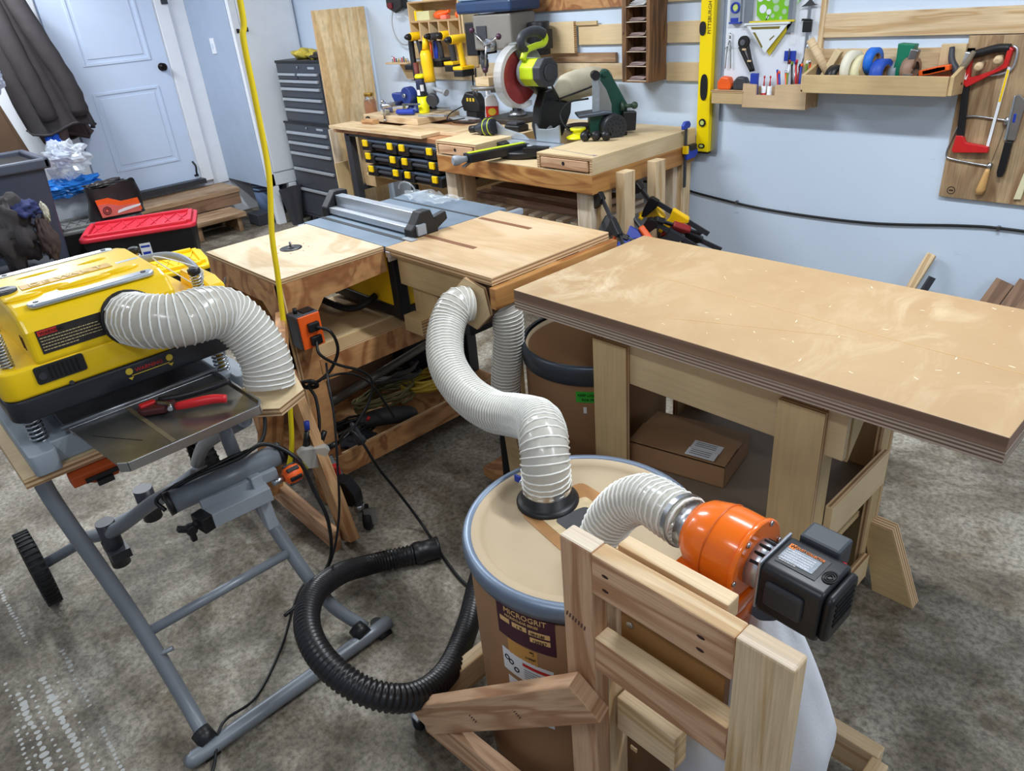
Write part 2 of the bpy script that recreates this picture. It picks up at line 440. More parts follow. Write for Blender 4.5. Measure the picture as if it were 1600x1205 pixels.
KRAFT = mat('kraft_cardboard', (160, 124, 90), .75, var=.06, vs=3)
DRUMB = mat('brown_fibre_drum', (150, 112, 78), .62, var=.06, vs=3)
DRUML = mat('drum_lid_tan', (186, 166, 136), .6, var=.04, vs=5)
DRUMR = mat('blue_grey_ring', (126, 140, 160), .4, metal=.5, var=.12)
PAPER = mat('paper_label', (226, 228, 230), .6, var=.02)
INK = mat('black_ink', (22, 20, 22), .7, var=0)
WINE = mat('wine_label', (70, 34, 48), .6, var=.05)
TANLBL = mat('tan_ink', (222, 180, 120), .6, var=0)
OCHRE = mat('ochre_label', (198, 146, 76), .6, var=.05)
WINK = mat('white_ink', (235, 235, 235), .6, var=0)
YINK = mat('yellow_ink', (220, 190, 60), .6, var=0)
RINK = mat('red_ink', (200, 48, 42), .6, var=0)
OINK = mat('orange_ink', (240, 130, 40), .6, var=0)
YCORD = mat('yellow_cord_jacket', (240, 214, 30), .4, var=.02)
BCORD = mat('black_cord_jacket', (22, 23, 26), .42, var=.05)
GLASS = mat('clear_glass', (240, 245, 245), .05, var=0, trans=.95, alpha=1)
CLEARP = mat('clear_plastic', (235, 240, 245), .15, var=0, trans=.0, alpha=.18, spec=.8)
def hosewall():
    m, nt, b = base_mat('translucent_hose_wall'); N = nt.nodes.new; K = nt.links.new
    b.inputs['Base Color'].default_value = rgb(206, 202, 192); b.inputs['Roughness'].default_value = .22
    b.inputs['Alpha'].default_value = .80
    b.inputs['Coat Weight'].default_value = .3
    return m
HOSEW = hosewall()
HOSER = mat('white_hose_rib', (236, 236, 230), .35, var=.02)
CLOTHD = mat('dark_jacket_cloth', (60, 56, 58), .85, var=.12, vs=14, bump=.4, bs=300)
CLOTHB = mat('brown_jacket_cloth', (72, 58, 56), .85, var=.12, vs=14, bump=.4, bs=300)
def concrete():
    m, nt, b = base_mat('stained_concrete'); N = nt.nodes.new; K = nt.links.new
    tc = N('ShaderNodeTexCoord')
    def noise(s, d=6, r=.6, dist=0):
        n = N('ShaderNodeTexNoise'); n.inputs['Scale'].default_value = s; n.inputs['Detail'].default_value = d; n.inputs['Roughness'].default_value = r
        n.inputs['Distortion'].default_value = dist
        K(tc.outputs['Object'], n.inputs['Vector']); return n
    n1 = noise(2.2, 8, .68, .6); n2 = noise(60, 4, .7); n3 = noise(.9, 5, .6, 1.0); n4 = noise(5.5, 6, .65, 1.0)
    r1 = ramp(nt, [(.32, rgb(82, 74, 62)), (.45, rgb(122, 114, 100)), (.56, rgb(158, 151, 138)), (.72, rgb(194, 188, 174))]); K(n1.outputs['Fac'], r1.inputs['Fac'])
    r2 = ramp(nt, [(.36, (.52, .51, .50, 1)), (.60, (1.15, 1.15, 1.15, 1))]); K(n2.outputs['Fac'], r2.inputs['Fac'])
    r3 = ramp(nt, [(.38, (.55, .52, .48, 1)), (.54, (1, 1, 1, 1))]); K(n3.outputs['Fac'], r3.inputs['Fac'])
    r4 = ramp(nt, [(.36, (.66, .61, .52, 1)), (.50, (1, 1, 1, 1))]); K(n4.outputs['Fac'], r4.inputs['Fac'])
    o = r1.outputs['Color']
    for r in (r2, r3, r4):
        x = N('ShaderNodeMix'); x.data_type = 'RGBA'; x.blend_type = 'MULTIPLY'; x.inputs[0].default_value = 1
        K(o, x.inputs[6]); K(r.outputs['Color'], x.inputs[7]); o = x.outputs[2]
    # trails of dried white drips
    sp = N('ShaderNodeSeparateXYZ'); K(tc.outputs['Object'], sp.inputs[0])
    def mth(op, a, b_=None, c=None):
        n = N('ShaderNodeMath'); n.operation = op
        for k, v in enumerate((a, b_, c)):
            if v is None: continue
            if isinstance(v, (int, float)): n.inputs[k].default_value = v
            else: K(v, n.inputs[k])
        return n.outputs[0]
    wob = noise(9, 2, .5); siz = noise(38, 1, .5)
    X_, Y_ = sp.outputs['X'], sp.outputs['Y']; acc = None
    for yc, rad, pitch, xa, xb in ((-.126, .0095, .023, -2.12, -1.2), (-.06, .0095, .021, -2.12, -1.2), (-.062, .006, .018, -2.75, -2.3), (.008, .0062, .022, -2.19, -1.90), (.007, .0055, .016, -1.80, -1.3), (-.165, .006, .019, -2.0, -1.2), (-.098, .0055, .025, -2.12, -1.2), (-.145, .005, .03, -2.2, -1.2), (-.03, .0045, .033, -2.1, -1.6)):
        v = mth('SUBTRACT', mth('ADD', Y_, mth('MULTIPLY', wob.outputs['Fac'], .022)), yc+.011)
        u = mth('MULTIPLY', mth('SUBTRACT', mth('FRACT', mth('DIVIDE', X_, pitch)), .5), pitch)
        d = mth('SQRT', mth('ADD', mth('MULTIPLY', u, u), mth('MULTIPLY', v, v)))
        rr_ = mth('MULTIPLY', mth('SUBTRACT', siz.outputs['Fac'], .12), rad*2.3)
        hit = mth('MULTIPLY', mth('LESS_THAN', d, rr_), mth('MULTIPLY', mth('GREATER_THAN', X_, xa), mth('LESS_THAN', X_, xb)))
        acc = hit if acc is None else mth('MAXIMUM', acc, hit)
    class _F: outputs = [acc]
    fm = _F
    f2 = N('ShaderNodeMath'); f2.operation = 'MULTIPLY'; f2.inputs[1].default_value = .8; K(fm.outputs[0], f2.inputs[0])
    x = N('ShaderNodeMix'); x.data_type = 'RGBA'; K(f2.outputs[0], x.inputs[0]); K(o, x.inputs[6]); x.inputs[7].default_value = rgb(190, 192, 190)
    K(x.outputs[2], b.inputs['Base Color'])
    b.inputs['Roughness'].default_value = .62
    bp = N('ShaderNodeBump'); bp.inputs['Strength'].default_value = .35; bp.inputs['Distance'].default_value = .003
    K(n2.outputs['Fac'], bp.inputs['Height']); K(bp.outputs['Normal'], b.inputs['Normal'])
    return m
CONC = concrete()
def wallpaint():
    m, nt, b = base_mat('wall_paint'); N = nt.nodes.new; K = nt.links.new
    tc = N('ShaderNodeTexCoord'); n = N('ShaderNodeTexNoise'); n.inputs['Scale'].default_value = 1.3; n.inputs['Detail'].default_value = 5
    K(tc.outputs['Object'], n.inputs['Vector'])
    r = ramp(nt, [(.3, rgb(202, 218, 238)), (.7, rgb(212, 227, 245))]); K(n.outputs['Fac'], r.inputs['Fac'])
    # small scuffs
    mp = N('ShaderNodeMapping'); mp.inputs['Scale'].default_value = (5, 5, 16); K(tc.outputs['Object'], mp.inputs['Vector'])
    n2 = N('ShaderNodeTexNoise'); n2.inputs['Scale'].default_value = 2.2; n2.inputs['Detail'].default_value = 6; K(mp.outputs['Vector'], n2.inputs['Vector'])
    r2 = ramp(nt, [(.70, (1, 1, 1, 1)), (.80, (.78, .8, .82, 1))]); K(n2.outputs['Fac'], r2.inputs['Fac'])
    x = N('ShaderNodeMix'); x.data_type = 'RGBA'; x.blend_type = 'MULTIPLY'; x.inputs[0].default_value = 1
    K(r.outputs['Color'], x.inputs[6]); K(r2.outputs['Color'], x.inputs[7]); K(x.outputs[2], b.inputs['Base Color'])
    b.inputs['Roughness'].default_value = .55
    return m
WALLP = wallpaint()
def worntop():
    """orange-tan hardboard bench top with pale scuffs and glue marks"""
    m, nt, b = base_mat('worn_hardboard_top'); N = nt.nodes.new; K = nt.links.new
    tc = N('ShaderNodeTexCoord')
    def noise(s, d, r, sc=(1, 1, 1), dist=0):
        mp = N('ShaderNodeMapping'); mp.inputs['Scale'].default_value = sc; K(tc.outputs['Object'], mp.inputs['Vector'])
        n = N('ShaderNodeTexNoise'); n.inputs['Scale'].default_value = s; n.inputs['Detail'].default_value = d; n.inputs['Roughness'].default_value = r; n.inputs['Distortion'].default_value = dist
        K(mp.outputs['Vector'], n.inputs['Vector']); return n
    a = noise(2.5, 4, .55); r1 = ramp(nt, [(.3, rgb(170, 138, 98)), (.7, rgb(182, 153, 114))]); K(a.outputs['Fac'], r1.inputs['Fac'])
    c = noise(7, 8, .72, (1, .55, 1), 1.2); r2 = ramp(nt, [(.48, (0, 0, 0, 1)), (.70, (1, 1, 1, 1))]); K(c.outputs['Fac'], r2.inputs['Fac'])
    d = noise(1.6, 3, .5); r3 = ramp(nt, [(.36, (.15, .15, .15, 1)), (.60, (1, 1, 1, 1))]); K(d.outputs['Fac'], r3.inputs['Fac'])
    mu = N('ShaderNodeMath'); mu.operation = 'MULTIPLY'; K(r2.outputs['Color'], mu.inputs[0]); K(r3.outputs['Color'], mu.inputs[1])
    m2 = N('ShaderNodeMath'); m2.operation = 'MULTIPLY'; m2.inputs[1].default_value = .75; K(mu.outputs[0], m2.inputs[0])
    x = N('ShaderNodeMix'); x.data_type = 'RGBA'; K(m2.outputs[0], x.inputs[0]); K(r1.outputs['Color'], x.inputs[6]); x.inputs[7].default_value = rgb(218, 200, 168)
    K(x.outputs[2], b.inputs['Base Color']); b.inputs['Roughness'].default_value = .5
    rr = ramp(nt, [(.3, (.42, .42, .42, 1)), (.7, (.6, .6, .6, 1))]); K(c.outputs['Fac'], rr.inputs['Fac']); K(rr.outputs['Color'], b.inputs['Roughness'])
    return m
WORNTOP = worntop()
# ------------------------------------------------------------------ the room
WY = 3.42; WX = -7.05
b = MB(); b.box(WX-.1, 4.2, -2.6, WY+.1, -.1, 0); struct(b, 'floor', CONC, origin=(0, 0, -.1))
b = MB(); b.box(WX-.1, 4.2, WY, WY+.1, 0, CEIL); struct(b, 'wall_back', WALLP)
b = MB(); b.box(WX-.1, WX, -2.6, WY, 0, CEIL); struct(b, 'wall_left', WHITE_P)
b = MB(); b.box(WX-.1, 4.2, -2.6, WY+.1, CEIL, CEIL+.1); struct(b, 'ceiling', WHITE_P)
b = MB(); b.box(WX, -6.252, 2.85, WY, .325, CEIL); struct(b, 'wall_closet_side', GREYP)
# lamps on the ceiling
lampm = mat('lamp_diffuser', (240, 245, 255), .5, var=0, emit=3.0)
for i, (lx, ly, lp) in enumerate(LIGHTS):
    t = thing('shop_light', 'white twin-tube shop light on the ceiling above %s' % ['the table saw', 'the large bench', 'the folding tool stand', 'the dust collector stand', 'the entry door', 'the far bench end'][i], 'ceiling light', (lx, ly, CEIL-.1), group='tube lights on the ceiling')
    b = MB(); b.box(lx-.62, lx+.62, ly-.07, ly+.07, CEIL-.06, CEIL); b.build('housing', WHITE_P, t, bevel=.004)
    for s in (-1, 1):
        b = MB(); b.cyl((lx-.6, ly+s*.035, CEIL-.08), (lx+.6, ly+s*.035, CEIL-.08), .013, seg=12); b.build('tube', lampm, t)
# door and casing
def frame_panel(b, x, y0, y1, z0, z1):
    """raised panel on a slab whose face is at x"""
    w = .022
    for (a0, a1, c0, c1) in ((y0+w, y1-w, z0, z0+w), (y0+w, y1-w, z1-w, z1), (y0, y0+w, z0, z1), (y1-w, y1, z0, z1)):
        b.box(x, x+.007, a0, a1, c0, c1)
    b.box(x, x+.005, y0+.05, y1-.05, z0+.05, z1-.05)
b = MB(); b.box(WX, WX+.045, 1.72, 2.575, .385, 2.40)
frame_panel(b, WX+.045, 1.90, 2.44, 1.40, 2.25); frame_panel(b, WX+.045, 1.90, 2.44, .57, 1.20)
door = struct(b, 'door_1', DOORW, bevel=.003)
b = MB(); b.lathe((WX+.045, 2.51, 1.335), (WX+.105, 2.51, 1.335), [(.032, 0), (.032, .12), (.012, .2), (.012, .5), (.028, .6), (.03, .85), (.018, 1)], 20); b.build('door_handle', mat('oil_bronze', (38, 34, 32), .3, metal=.8), door)
b = MB(); b.tube([(WX+.05, 2.545, .54), (WX+.075, 2.555, .50), (WX+.07, 2.55, .455), (WX+.052, 2.555, .42)], .008, smooth=5); b.box(WX+.045, WX+.06, 2.53, 2.565, .41, .425); b.build('door_stop', BLACKP, door)
b = MB(); b.box(WX, WX+.05, 2.59, 2.70, .35, CEIL); b.box(WX, WX+.03, 2.575, 2.595, .385, 2.42); b.box(WX, WX+.022, 2.70, 2.85, .30, CEIL)
struct(b, 'trim_1', WHITE_P, bevel=.004)
b = MB(); b.box(WX, WX+.05, 1.59, 1.70, .35, CEIL); struct(b, 'trim_2', WHITE_P, bevel=.004)
b = MB(); b.box(WX, WX+.12, 1.70, 2.60, .345, .385); struct(b, 'trim_3', CHARC)
# switch and small sign on the closet side
t = thing('light_switch', 'narrow white light switch plate on the grey wall right of the door', 'light switch', (-6.64, 2.85, 1.41))
b = MB(); b.box(-6.685, -6.605, 2.842, 2.85, 1.40, 1.52); b.build('plate', WHITE_P, t, bevel=.002)
b = MB(); b.box(-6.655, -6.635, 2.836, 2.842, 1.44, 1.48); b.build('toggle', DOORW, t, bevel=.002)
b = MB(); b.box(WX+.05, WX+.062, 2.645, 2.70, 1.80, 1.90)
b.build('keypad', DKGREY, None, label='small dark keypad at the top of the white door casing', cat='keypad', bevel=.003)
# raised white cabinet right of the closet side
t = thing('white_cabinet', 'tall white painted cabinet raised on a post with a hook latch, beside the grey toolbox', 'cabinet', (-6.2, 3.0, 0))
b = MB(); b.box(-6.248, -6.21, 2.852, 3.41, .335, 2.3); b.box(-6.21, -6.195, 2.85, 2.91, .335, 2.3); b.box(-6.21, -6.195, 2.85, 3.41, .335, .435); b.build('carcass', WHITE_P, t, bevel=.003)
b = MB(); b.box(-6.21, -6.19, 2.915, 3.38, .445, 2.28); d = b.build('door', WHITE_P, t, bevel=.004)
b = MB(); b.tube([(-6.185, 2.88, 1.56), (-6.17, 2.90, 1.57), (-6.17, 2.95, 1.565)], .005); b.box(-6.195, -6.183, 2.87, 2.89, 1.545, 1.575); b.box(-6.19, -6.178, 2.94, 2.965, 1.55, 1.58); b.build('latch', BLACKP, d)
b = MB(); b.box(-6.25, -6.19, 2.855, 2.93, 0, .33); b.build('leg', WHITE_P, t, bevel=.003)
b = MB(); b.box(-6.25, -6.19, 3.03, 3.10, 0, .33); b.build('leg', WHITE_P, t, bevel=.003)
# steps
t = thing('wooden_steps', 'rough lumber steps with two treads below the white door', 'steps', (-6.65, 2.2, 0))
b = MB(); b.box(-7.0, -6.60, 1.80, 2.75, .27, .31); b.build('tread', STEPW, t, bevel=.004)
b = MB(); b.box(-6.60, -6.28, 1.80, 2.62, .125, .165); b.build('tread', STEPW, t, bevel=.004)
b = MB(); b.box(-6.64, -6.61, 1.82, 2.74, .17, .27); b.build('riser', DARKW, t)
for y in (1.85, 2.2, 2.56):
    b = MB(); b.prism([(0, 0), (.66, 0), (.66, .125), (.36, .125), (.36, .27), (0, .27)], (-6.98, y+.02, 0), (1, 0, 0), (0, 0, 1), .038); b.build('stringer', STEPW, t)
# ------------------------------------------------------------------ large bench, right
t = thing('workbench', 'large tan workbench with worn hardboard top and thick layered edge', 'workbench', (-.9, 1.64, 0))
b = MB(); b.box(-1.482, -.225, 1.338, 1.948, .868, .9, m=0, side={0: 1, 1: 1})
tp = b.build('top_panel', [WORNTOP, BROWNE], t, bevel=.002)
b = MB()
for (p, q, w) in (((-1.35, 1.66), (-.25, 1.60), .0012), ((-1.02, 1.42), (-.62, 1.57), .001)):
    b.beam((p[0], p[1], .9003), (q[0], q[1], .9003), w, .0006)
b.build('score_line', mat('score_mark', (214, 180, 128), .6), tp)
b = MB()
for _ in range(45):
    x = random.uniform(-1.1, -.26); y = random.uniform(1.38, 1.92); a = random.uniform(0, PI); l = random.uniform(.003, .013)
    b.beam((x, y, .9003), (x+l*math.cos(a), y+l*math.sin(a), .9003), random.uniform(.0008, .002), .0006)
b.build('glue_fleck', mat('glue_fleck', (252, 236, 206), .5, var=0), tp)
b = MB(); b.box(-1.482, -.225, 1.338, 1.948, .84, .868, side={0: 0, 1: 0}); b.build('layered_core', PLYE_D, t, bevel=.0015)
b = MB(); b.box(-1.225, -.53, 1.42, 1.438, .675, .84, grain=0); b.build('top_rail', BIRCH, t, bevel=.001)
b = MB(); b.box(-1.225, -.53, 1.86, 1.878, .675, .84, grain=0); b.build('top_rail', BIRCHD, t, bevel=.001)
for x0, x1 in ((-1.24, -1.124), (-.684, -.572)):
    for y0, y1, ya, yb in ((1.40, 1.418, 1.418, 1.475), (1.845, 1.863, 1.79, 1.845)):
        b = MB(); b.box(x0, x1, y0, y1, 0, .79, side={0: 1, 2: 1}); 
        xe = x1-.02 if x0 > -1 else x0+.002
        b.box(xe, xe+.018, ya, yb, 0, .84, side={1: 1})
        b.build('leg', [BIRCHD, PLYE], t, bevel=.001)
b = MB()
b.prism([(0, 0), (.09, 0), (.06, -.12), (0, -.2)], (-.554, 1.475, .84), (0, 1, 0), (0, 0, 1), .015); b.build('gusset', BIRCHD, t); b = MB(); b.prism([(0, 0), (-.09, 0), (-.06, -.1), (0, -.16)], (-.554, 1.79, .84), (0, 1, 0), (0, 0, 1), .015)
b.build('gusset', BIRCHD, t)
for z0, z1 in ((.395, .50), (.06, .14)):
    b = MB(); b.box(-.572, -.554, 1.475, 1.80, z0, z1, side={2: 1}); b.build('end_rail', [BIRCH, PLYE], t, bevel=.001)
b = MB(); b.box(-1.195, -.575, 1.44, 1.845, .38, .395); b.build('shelf', mat('grey_brown_board', (128, 112, 96), .7, var=.12, vs=4), t)
b = MB(); b.box(-1.12, -.69, 1.42, 1.458, .30, .378, grain=0); b.build('shelf_rail', PINE, t, bevel=.003)
b = MB(); b.box(-1.19, -.60, 1.46, 1.84, .26, .28); b.build('lower_shelf', BIRCHD, t)
b = MB()
b.prism([(0, 0), (.115, 0), (.02, .235), (-.06, .235)], (-.535, 1.865, 0), (1, 0, 0), (0, 0, 1), .045, side=1)
b.build('diagonal_foot', [BIRCHD, PLYE], t, bevel=.001)
# cardboard box on its shelf
def carton(name, label, x0, x1, y0, y1, z0, z1, cat='box', rz=0, m=KRAFT):
    cx, cy = (x0+x1)/2, (y0+y1)/2
    t = thing(name, label, cat, (cx, cy, z0), rz)
    a = (x1-x0)/2; c = (y1-y0)/2; h = z1-z0; w = .004
    b = MB(); b.box(-a, a, -c, -c+w, 0, h); b.box(-a, a, c-w, c, 0, h); b.box(-a, -a+w, -c, c, 0, h); b.box(a-w, a, -c, c, 0, h); b.box(-a, a, -c, c, 0, w)
    b.build('carton_body', m, t, world=False)
    for s in (-1, 1):
        b = MB(); b.obox((0, s*c/2, h+.004+(.006 if s < 0 else 0)), (2*a, c-.002, .004), rot=Matrix.Rotation(-s*.05, 3, 'X')); b.build('flap', m, t, world=False)
    return t, a, c, h
t, a, c, h = carton('cardboard_box', 'long brown cardboard box with two white shipping labels on the bench shelf', -1.17, -.88, 1.47, 1.67, .396, .462, rz=.2)
for k, yy in enumerate((-.055, -.012)):
    b = MB(); b.obox((a-.075, yy-.028, h+.0165-.002*k), (.085, .036, .0006), rot=Matrix.Rotation(.05, 3, 'X')); l = b.build('shipping_label', PAPER, t, world=False)
    b = MB()
    for q in range(3): b.obox((a-.078, yy-.036+.009*q, h+.0175-.002*k+.0004*q), (.06, .0018, .0003), rot=Matrix.Rotation(.05, 3, 'X'))
    b.build('print', INK, l, world=False)
# ------------------------------------------------------------------ outfeed table behind the saw
t = thing('outfeed_table', 'square outfeed table with plywood top, two dark slots and an amber apron', 'table', (-1.88, 1.64, 0))
OX0, OX1, OY0, OY1 = -2.165, -1.607, 1.365, 1.915
b = MB(); b.box(OX0, OX1, OY0, OY1, .874, .9, side={0: 1, 1: 1}, m=0, grain=0)
tp = b.build('tabletop', [OUTPLY, PLYE], t, bevel=.0015)
b = MB()
for y, x0, x1 in ((1.535, -2.15, -1.875), (1.80, -2.15, -1.875)):
    b.box(x0, x1, y-.0105, y+.0105, .9001, .9008)
b.build('miter_slot', mat('slot_shadow_brown', (128, 82, 50), .7), tp)
b = MB(); b.box(OX1-.004, OX1+.022, OY0-.01, OY1+.02, .803, .872, grain=1); b.build('apron', AMBER, t, bevel=.004)
b = MB(); b.box(OX0+.02, OX1-.02, OY0+.03, OY0+.045, .76, .874, grain=0); b.build('front_apron', BIRCHD, t)
b = MB(); b.box(OX0+.06, OX0+.20, OY0+.05, OY0+.068, .60, .874, grain=2); b.box(OX0+.2, OX0+.33, OY0+.08, OY0+.095, .70, .874, grain=2); b.build('side_panel', BIRCHD, t)
b = MB(); b.box(OX0+.05, OX0+.155, OY0+.0, OY0+.05, .595, .655, side={0: 1}); b.build('stop_block', [BIRCHD, PLYE], t, bevel=.001)
b = MB(); b.box(OX0+.17, OX0+.30, OY0+.1, OY0+.3, .6, .82); b.build('hardware_box', DKGREY, t)
b = MB(); b.box(OX1-.055, OX1-.005, OY0+.09, OY0+.108, 0, .80, grain=2); b.build('leg', BIRCHD, t, bevel=.001)
b = MB(); b.box(OX1-.06, OX1, OY1-.08, OY1-.06, 0, .80, grain=2); b.build('leg', BIRCHD, t, bevel=.001)
b = MB(); b.prism([(0, .0), (.10, 0), (.02, .40), (-.03, .40)], (OX1-.01, OY0+.05, 0), (1, 0, 0), (0, 0, 1), .03); b.build('diagonal_foot', BIRCHD, t, bevel=.001)
b = MB(); b.box(OX1-.25, OX1-.12, OY0+.08, OY1-.1, .02, .06, grain=1); b.build('stretcher', FIRAGED, t)
# ------------------------------------------------------------------ router table (front left) with shelf
t = thing('router_table', 'fir plywood router table with a small black collet hole in its pale top', 'table', (-2.45, 1.2, 0))
LX0, LX1, LY0, LY1 = -2.722, -2.18, .948, 1.368
b = MB()
n = 20; hx, hy, hr = -2.466, 1.16, .028
b.box(LX0, LX1, LY0, LY1, .882, .9, side={0: 1, 1: 1}, grain=0); tp = b.build('tabletop', [TABLEPLY, PLYE], t, bevel=.0015)
b = MB(); b.lathe((hx, hy, .9001), (hx, hy, .9025), [(hr+.012, 0), (hr+.012, .7), (hr, 1), (.010, 1)], 28, caps=False); b.build('insert_ring', BLACKP, tp)
b = MB(); b.cyl((hx, hy, .9), (hx, hy, .906), .011, seg=14); b.cyl((hx, hy, .906), (hx, hy, .924), .004, seg=10); b.box(hx-.012, hx+.012, hy-.002, hy+.002, .903, .91); b.build('router_collet', STEELD, tp)
b = MB()
for i in range(8):
    a = i*PI/4+.2; b.cyl((hx+.07*math.cos(a), hy+.06*math.sin(a), .9002), (hx+.07*math.cos(a), hy+.06*math.sin(a), .9008), .003, seg=8)
b.build('pencil_mark', mat('rust_mark', (196, 120, 92), .7), tp)
# right face apron with chamfered lower corner, cut out as one board with the leg
b = MB()
b.prism([(0, 0), (.42, 0), (.42, -.075), (.155, -.09), (.095, -.165), (.095, -.80), (.085, -.882), (0, -.882)], (LX1-.02, LY0, .882), (0, 1, 0), (0, 0, 1), .018, side=1)
b.build('side_board', [FIRAGED, PLYE], t, bevel=.001)
b = MB()
b.prism([(0, 0), (.542, 0), (.542, -.882), (.47, -.882), (.455, -.14), (.40, -.085), (.13, -.085), (.085, -.15), (.085, -.882), (0, -.882)], (LX0, LY0+.018, .882), (1, 0, 0), (0, 0, 1), .018, side=1)
b.build('front_board', [FIRAGED, PLYE], t, bevel=.001)
b = MB(); b.box(LX0, LX0+.018, LY0+.02, LY1, .0, .882, grain=2); b.build('far_side_board', FIRAGED, t)
b = MB(); b.box(LX0+.03, LX1-.02, LY0+.03, LY1+.45, .565, .583, grain=1); b.build('shelf', HARDB, t)
b = MB(); b.box(LX1-.018, LX1, LY0+.09, LY1+.55, .495, .583, side={2: 1}, grain=1); b.build('shelf_rail', [FIRAGED, PLYE], t, bevel=.001)
b = MB(); b.box(LX1-.018, LX1, LY0+.06, LY1+.55, .095, .185, side={2: 1}, grain=1); b.build('bottom_rail', [FIRAGED, PLYE], t, bevel=.001)
b = MB(); b.box(LX0+.03, LX1-.02, LY0+.03, LY1+.55, .10, .118, grain=1); b.build('bottom_shelf', FIRAGED, t)
b = MB(); b.box(LX0+.02, LX0+.038, LY0+.06, LY1+.55, .095, .45, grain=1); b.build('back_panel', DARKW, t)
b = MB(); b.box(-2.30, -2.285, 1.03, 1.9, .583, .59, grain=1); b.build('shelf_lip', BIRCH, t)
b = MB(); b.beam((-2.155, .90, .60), (-1.93, .885, .02), .038, .075, up=(1, 0, .4)); b.build('brace', FIR, t, bevel=.002)
b = MB(); b.beam((-2.50, .82, .10), (-1.93, .835, .045), .03, .09, up=(0, 0, 1)); b.build('brace_foot', FIRPINK, t, bevel=.002)
b = MB(); b.beam((-2.16, .86, .66), (-2.28, .78, .1), .02, .09, up=(0, 1, 0)); b.build('brace_board', FIRAGED, t, bevel=.002)
# ------------------------------------------------------------------ folding stand
t = thing('folding_tool_stand', 'grey tubular folding stand with two black wheels under the yellow planer', 'tool stand', (-1.8, .4, 0))
def tubep(name, pts, r, m=TUBEG, sm=1, seg=18, par=None):
    b = MB(); b.tube(pts, r, seg=seg, smooth=sm); return b.build(name, m, par or t)
tubep('foot_tube', [(-1.50, .14, .026), (-1.495, .17, .026), (-1.50, .45, .026), (-1.505, .75, .026)], .021, sm=4)
for y in (.185, .72):
    b = MB(); b.cyl((-1.50, y-.02, 0), (-1.50, y+.02, 0), .018, seg=14); b.cyl((-1.53, y, 0), (-1.53, y, .03), .018, seg=14); b.build('rubber_foot', BLACKR, t)
tubep('leg', [(-1.515, .19, .04), (-1.60, .188, .13), (-1.70, .170, .35), (-1.79, .128, .66), (-1.815, .12, .76)], .019, sm=6)
tubep('leg', [(-1.525, .68, .04), (-1.60, .62, .14), (-1.70, .585, .31), (-1.80, .56, .52), (-1.84, .55, .76)], .019, sm=6)
tubep('crossbar', [(-1.685, .178, .30), (-1.685, .575, .30)], .013)
tubep('locking_pin', [(-1.655, .165, .245), (-1.635, .215, .255)], .006, m=TUBEG)
for y, z in ((.19, .045), (.66, .045)):
    b = MB(); b.cyl((-1.535, y-.004, z+.01), (-1.50, y+.002, z-.008), .025, seg=16); b.build('collar', BLACKP, t)
for x, y, z, s in ((-2.47, .055, .13, -1), (-2.66, .70, .13, 1)):
    b = MB(); r_ = .128
    b.lathe((x, y-.024, z), (x, y+.024, z), [(r_-.028, 0), (r_-.008, .04), (r_, .2), (r_, .8), (r_-.008, .96), (r_-.028, 1), (r_-.03, .7), (r_-.03, .3), (r_-.028, 0)], 40, caps=False)
    for k in range(40):
        a = 2*PI*k/40; b.obox((x+math.cos(a)*r_, y, z+math.sin(a)*r_), (.005, .044, .007), rot=Matrix.Rotation(-a, 3, 'Y'))
    w = b.build('wheel', BLACKR, t)
    b = MB(); b.lathe((x, y-.02, z), (x, y+.02, z), [(.028, 0), (.028, 1)], 16)
    for k in range(5):
        a = 2*PI*k/5+.3; b.beam((x+.02*math.cos(a), y, z+.02*math.sin(a)), (x+.1*math.cos(a), y, z+.1*math.sin(a)), .012, .02, up=(0, 1, 0))
    b.build('wheel_spokes', BLACKP, w)
tubep('axle', [(-2.47, .06, .13), (-2.40, .20, .19), (-2.33, .40, .25), (-2.62, .68, .14)], .017)
tubep('side_tube', [(-2.42, .18, .2), (-2.15, .25, .33), (-1.97, .35, .47), (-1.84, .40, .55)], .020, sm=4)
tubep('side_tube', [(-2.55, .64, .2), (-2.2, .60, .45), (-1.85, .62, .66)], .022, sm=4)
b = MB(); b.cyl((-2.17, .245, .20), (-2.17, .245, .36), .027, seg=20); b.box(-2.22, -2.12, .22, .275, .24, .27); b.build('pivot_joint', CHARC, t)
b = MB(); b.cyl((-2.33, .40, .20), (-2.33, .40, .32), .03, seg=18); b.build('pivot_joint', CHARC, t)
# beam with capped ends
a0, a1 = Vector((-1.715, .345, .60)), Vector((-1.69, .625, .61))
b = MB(); b.cyl(a0, a1, .030, seg=28); bm_ = b.build('beam_tube', TUBEG, t)
b = MB(); b.cyl(a1, a1+(a1-a0).normalized()*.012, .0315, seg=24); b.build('end_cap', BLACKP, bm_)
b = MB(); b.cyl(a0, a0-(a1-a0).normalized()*.012, .0315, seg=24); b.build('end_cap', BLACKP, bm_)
b = MB(); b.beam((-1.66, .40, .545), (-1.64, .56, .553), .05, .04); b.beam((-1.69, .40, .575), (-1.665, .60, .58), .03, .03); b.build('slide_bracket', LGREY, t, bevel=.002)
b = MB(); b.beam((-1.655, .372, .545), (-1.66, .402, .545), .052, .042); b.build('bracket_cap', BLACKP, t, bevel=.002)
b = MB(); b.beam((-1.665, .54, .60), (-1.645, .542, .44), .035, .03, up=(0, 1, 0)); b.build('drop_leg', LGREY, t, bevel=.003)
b = MB(); c = Vector((-1.665, .355, .535))
for k in range(3):
    a = k*2*PI/3+.5; b.beam(c, c+Vector((.0, .034*math.cos(a), .034*math.sin(a))), .014, .018, up=(1, 0, 0))
b.cyl(c-Vector((.012, 0, 0)), c+Vector((.012, 0, 0)), .014, seg=14); b.build('wing_knob', BLACKP, t, bevel=.003)
c = Vector((-1.625, .60, .575))
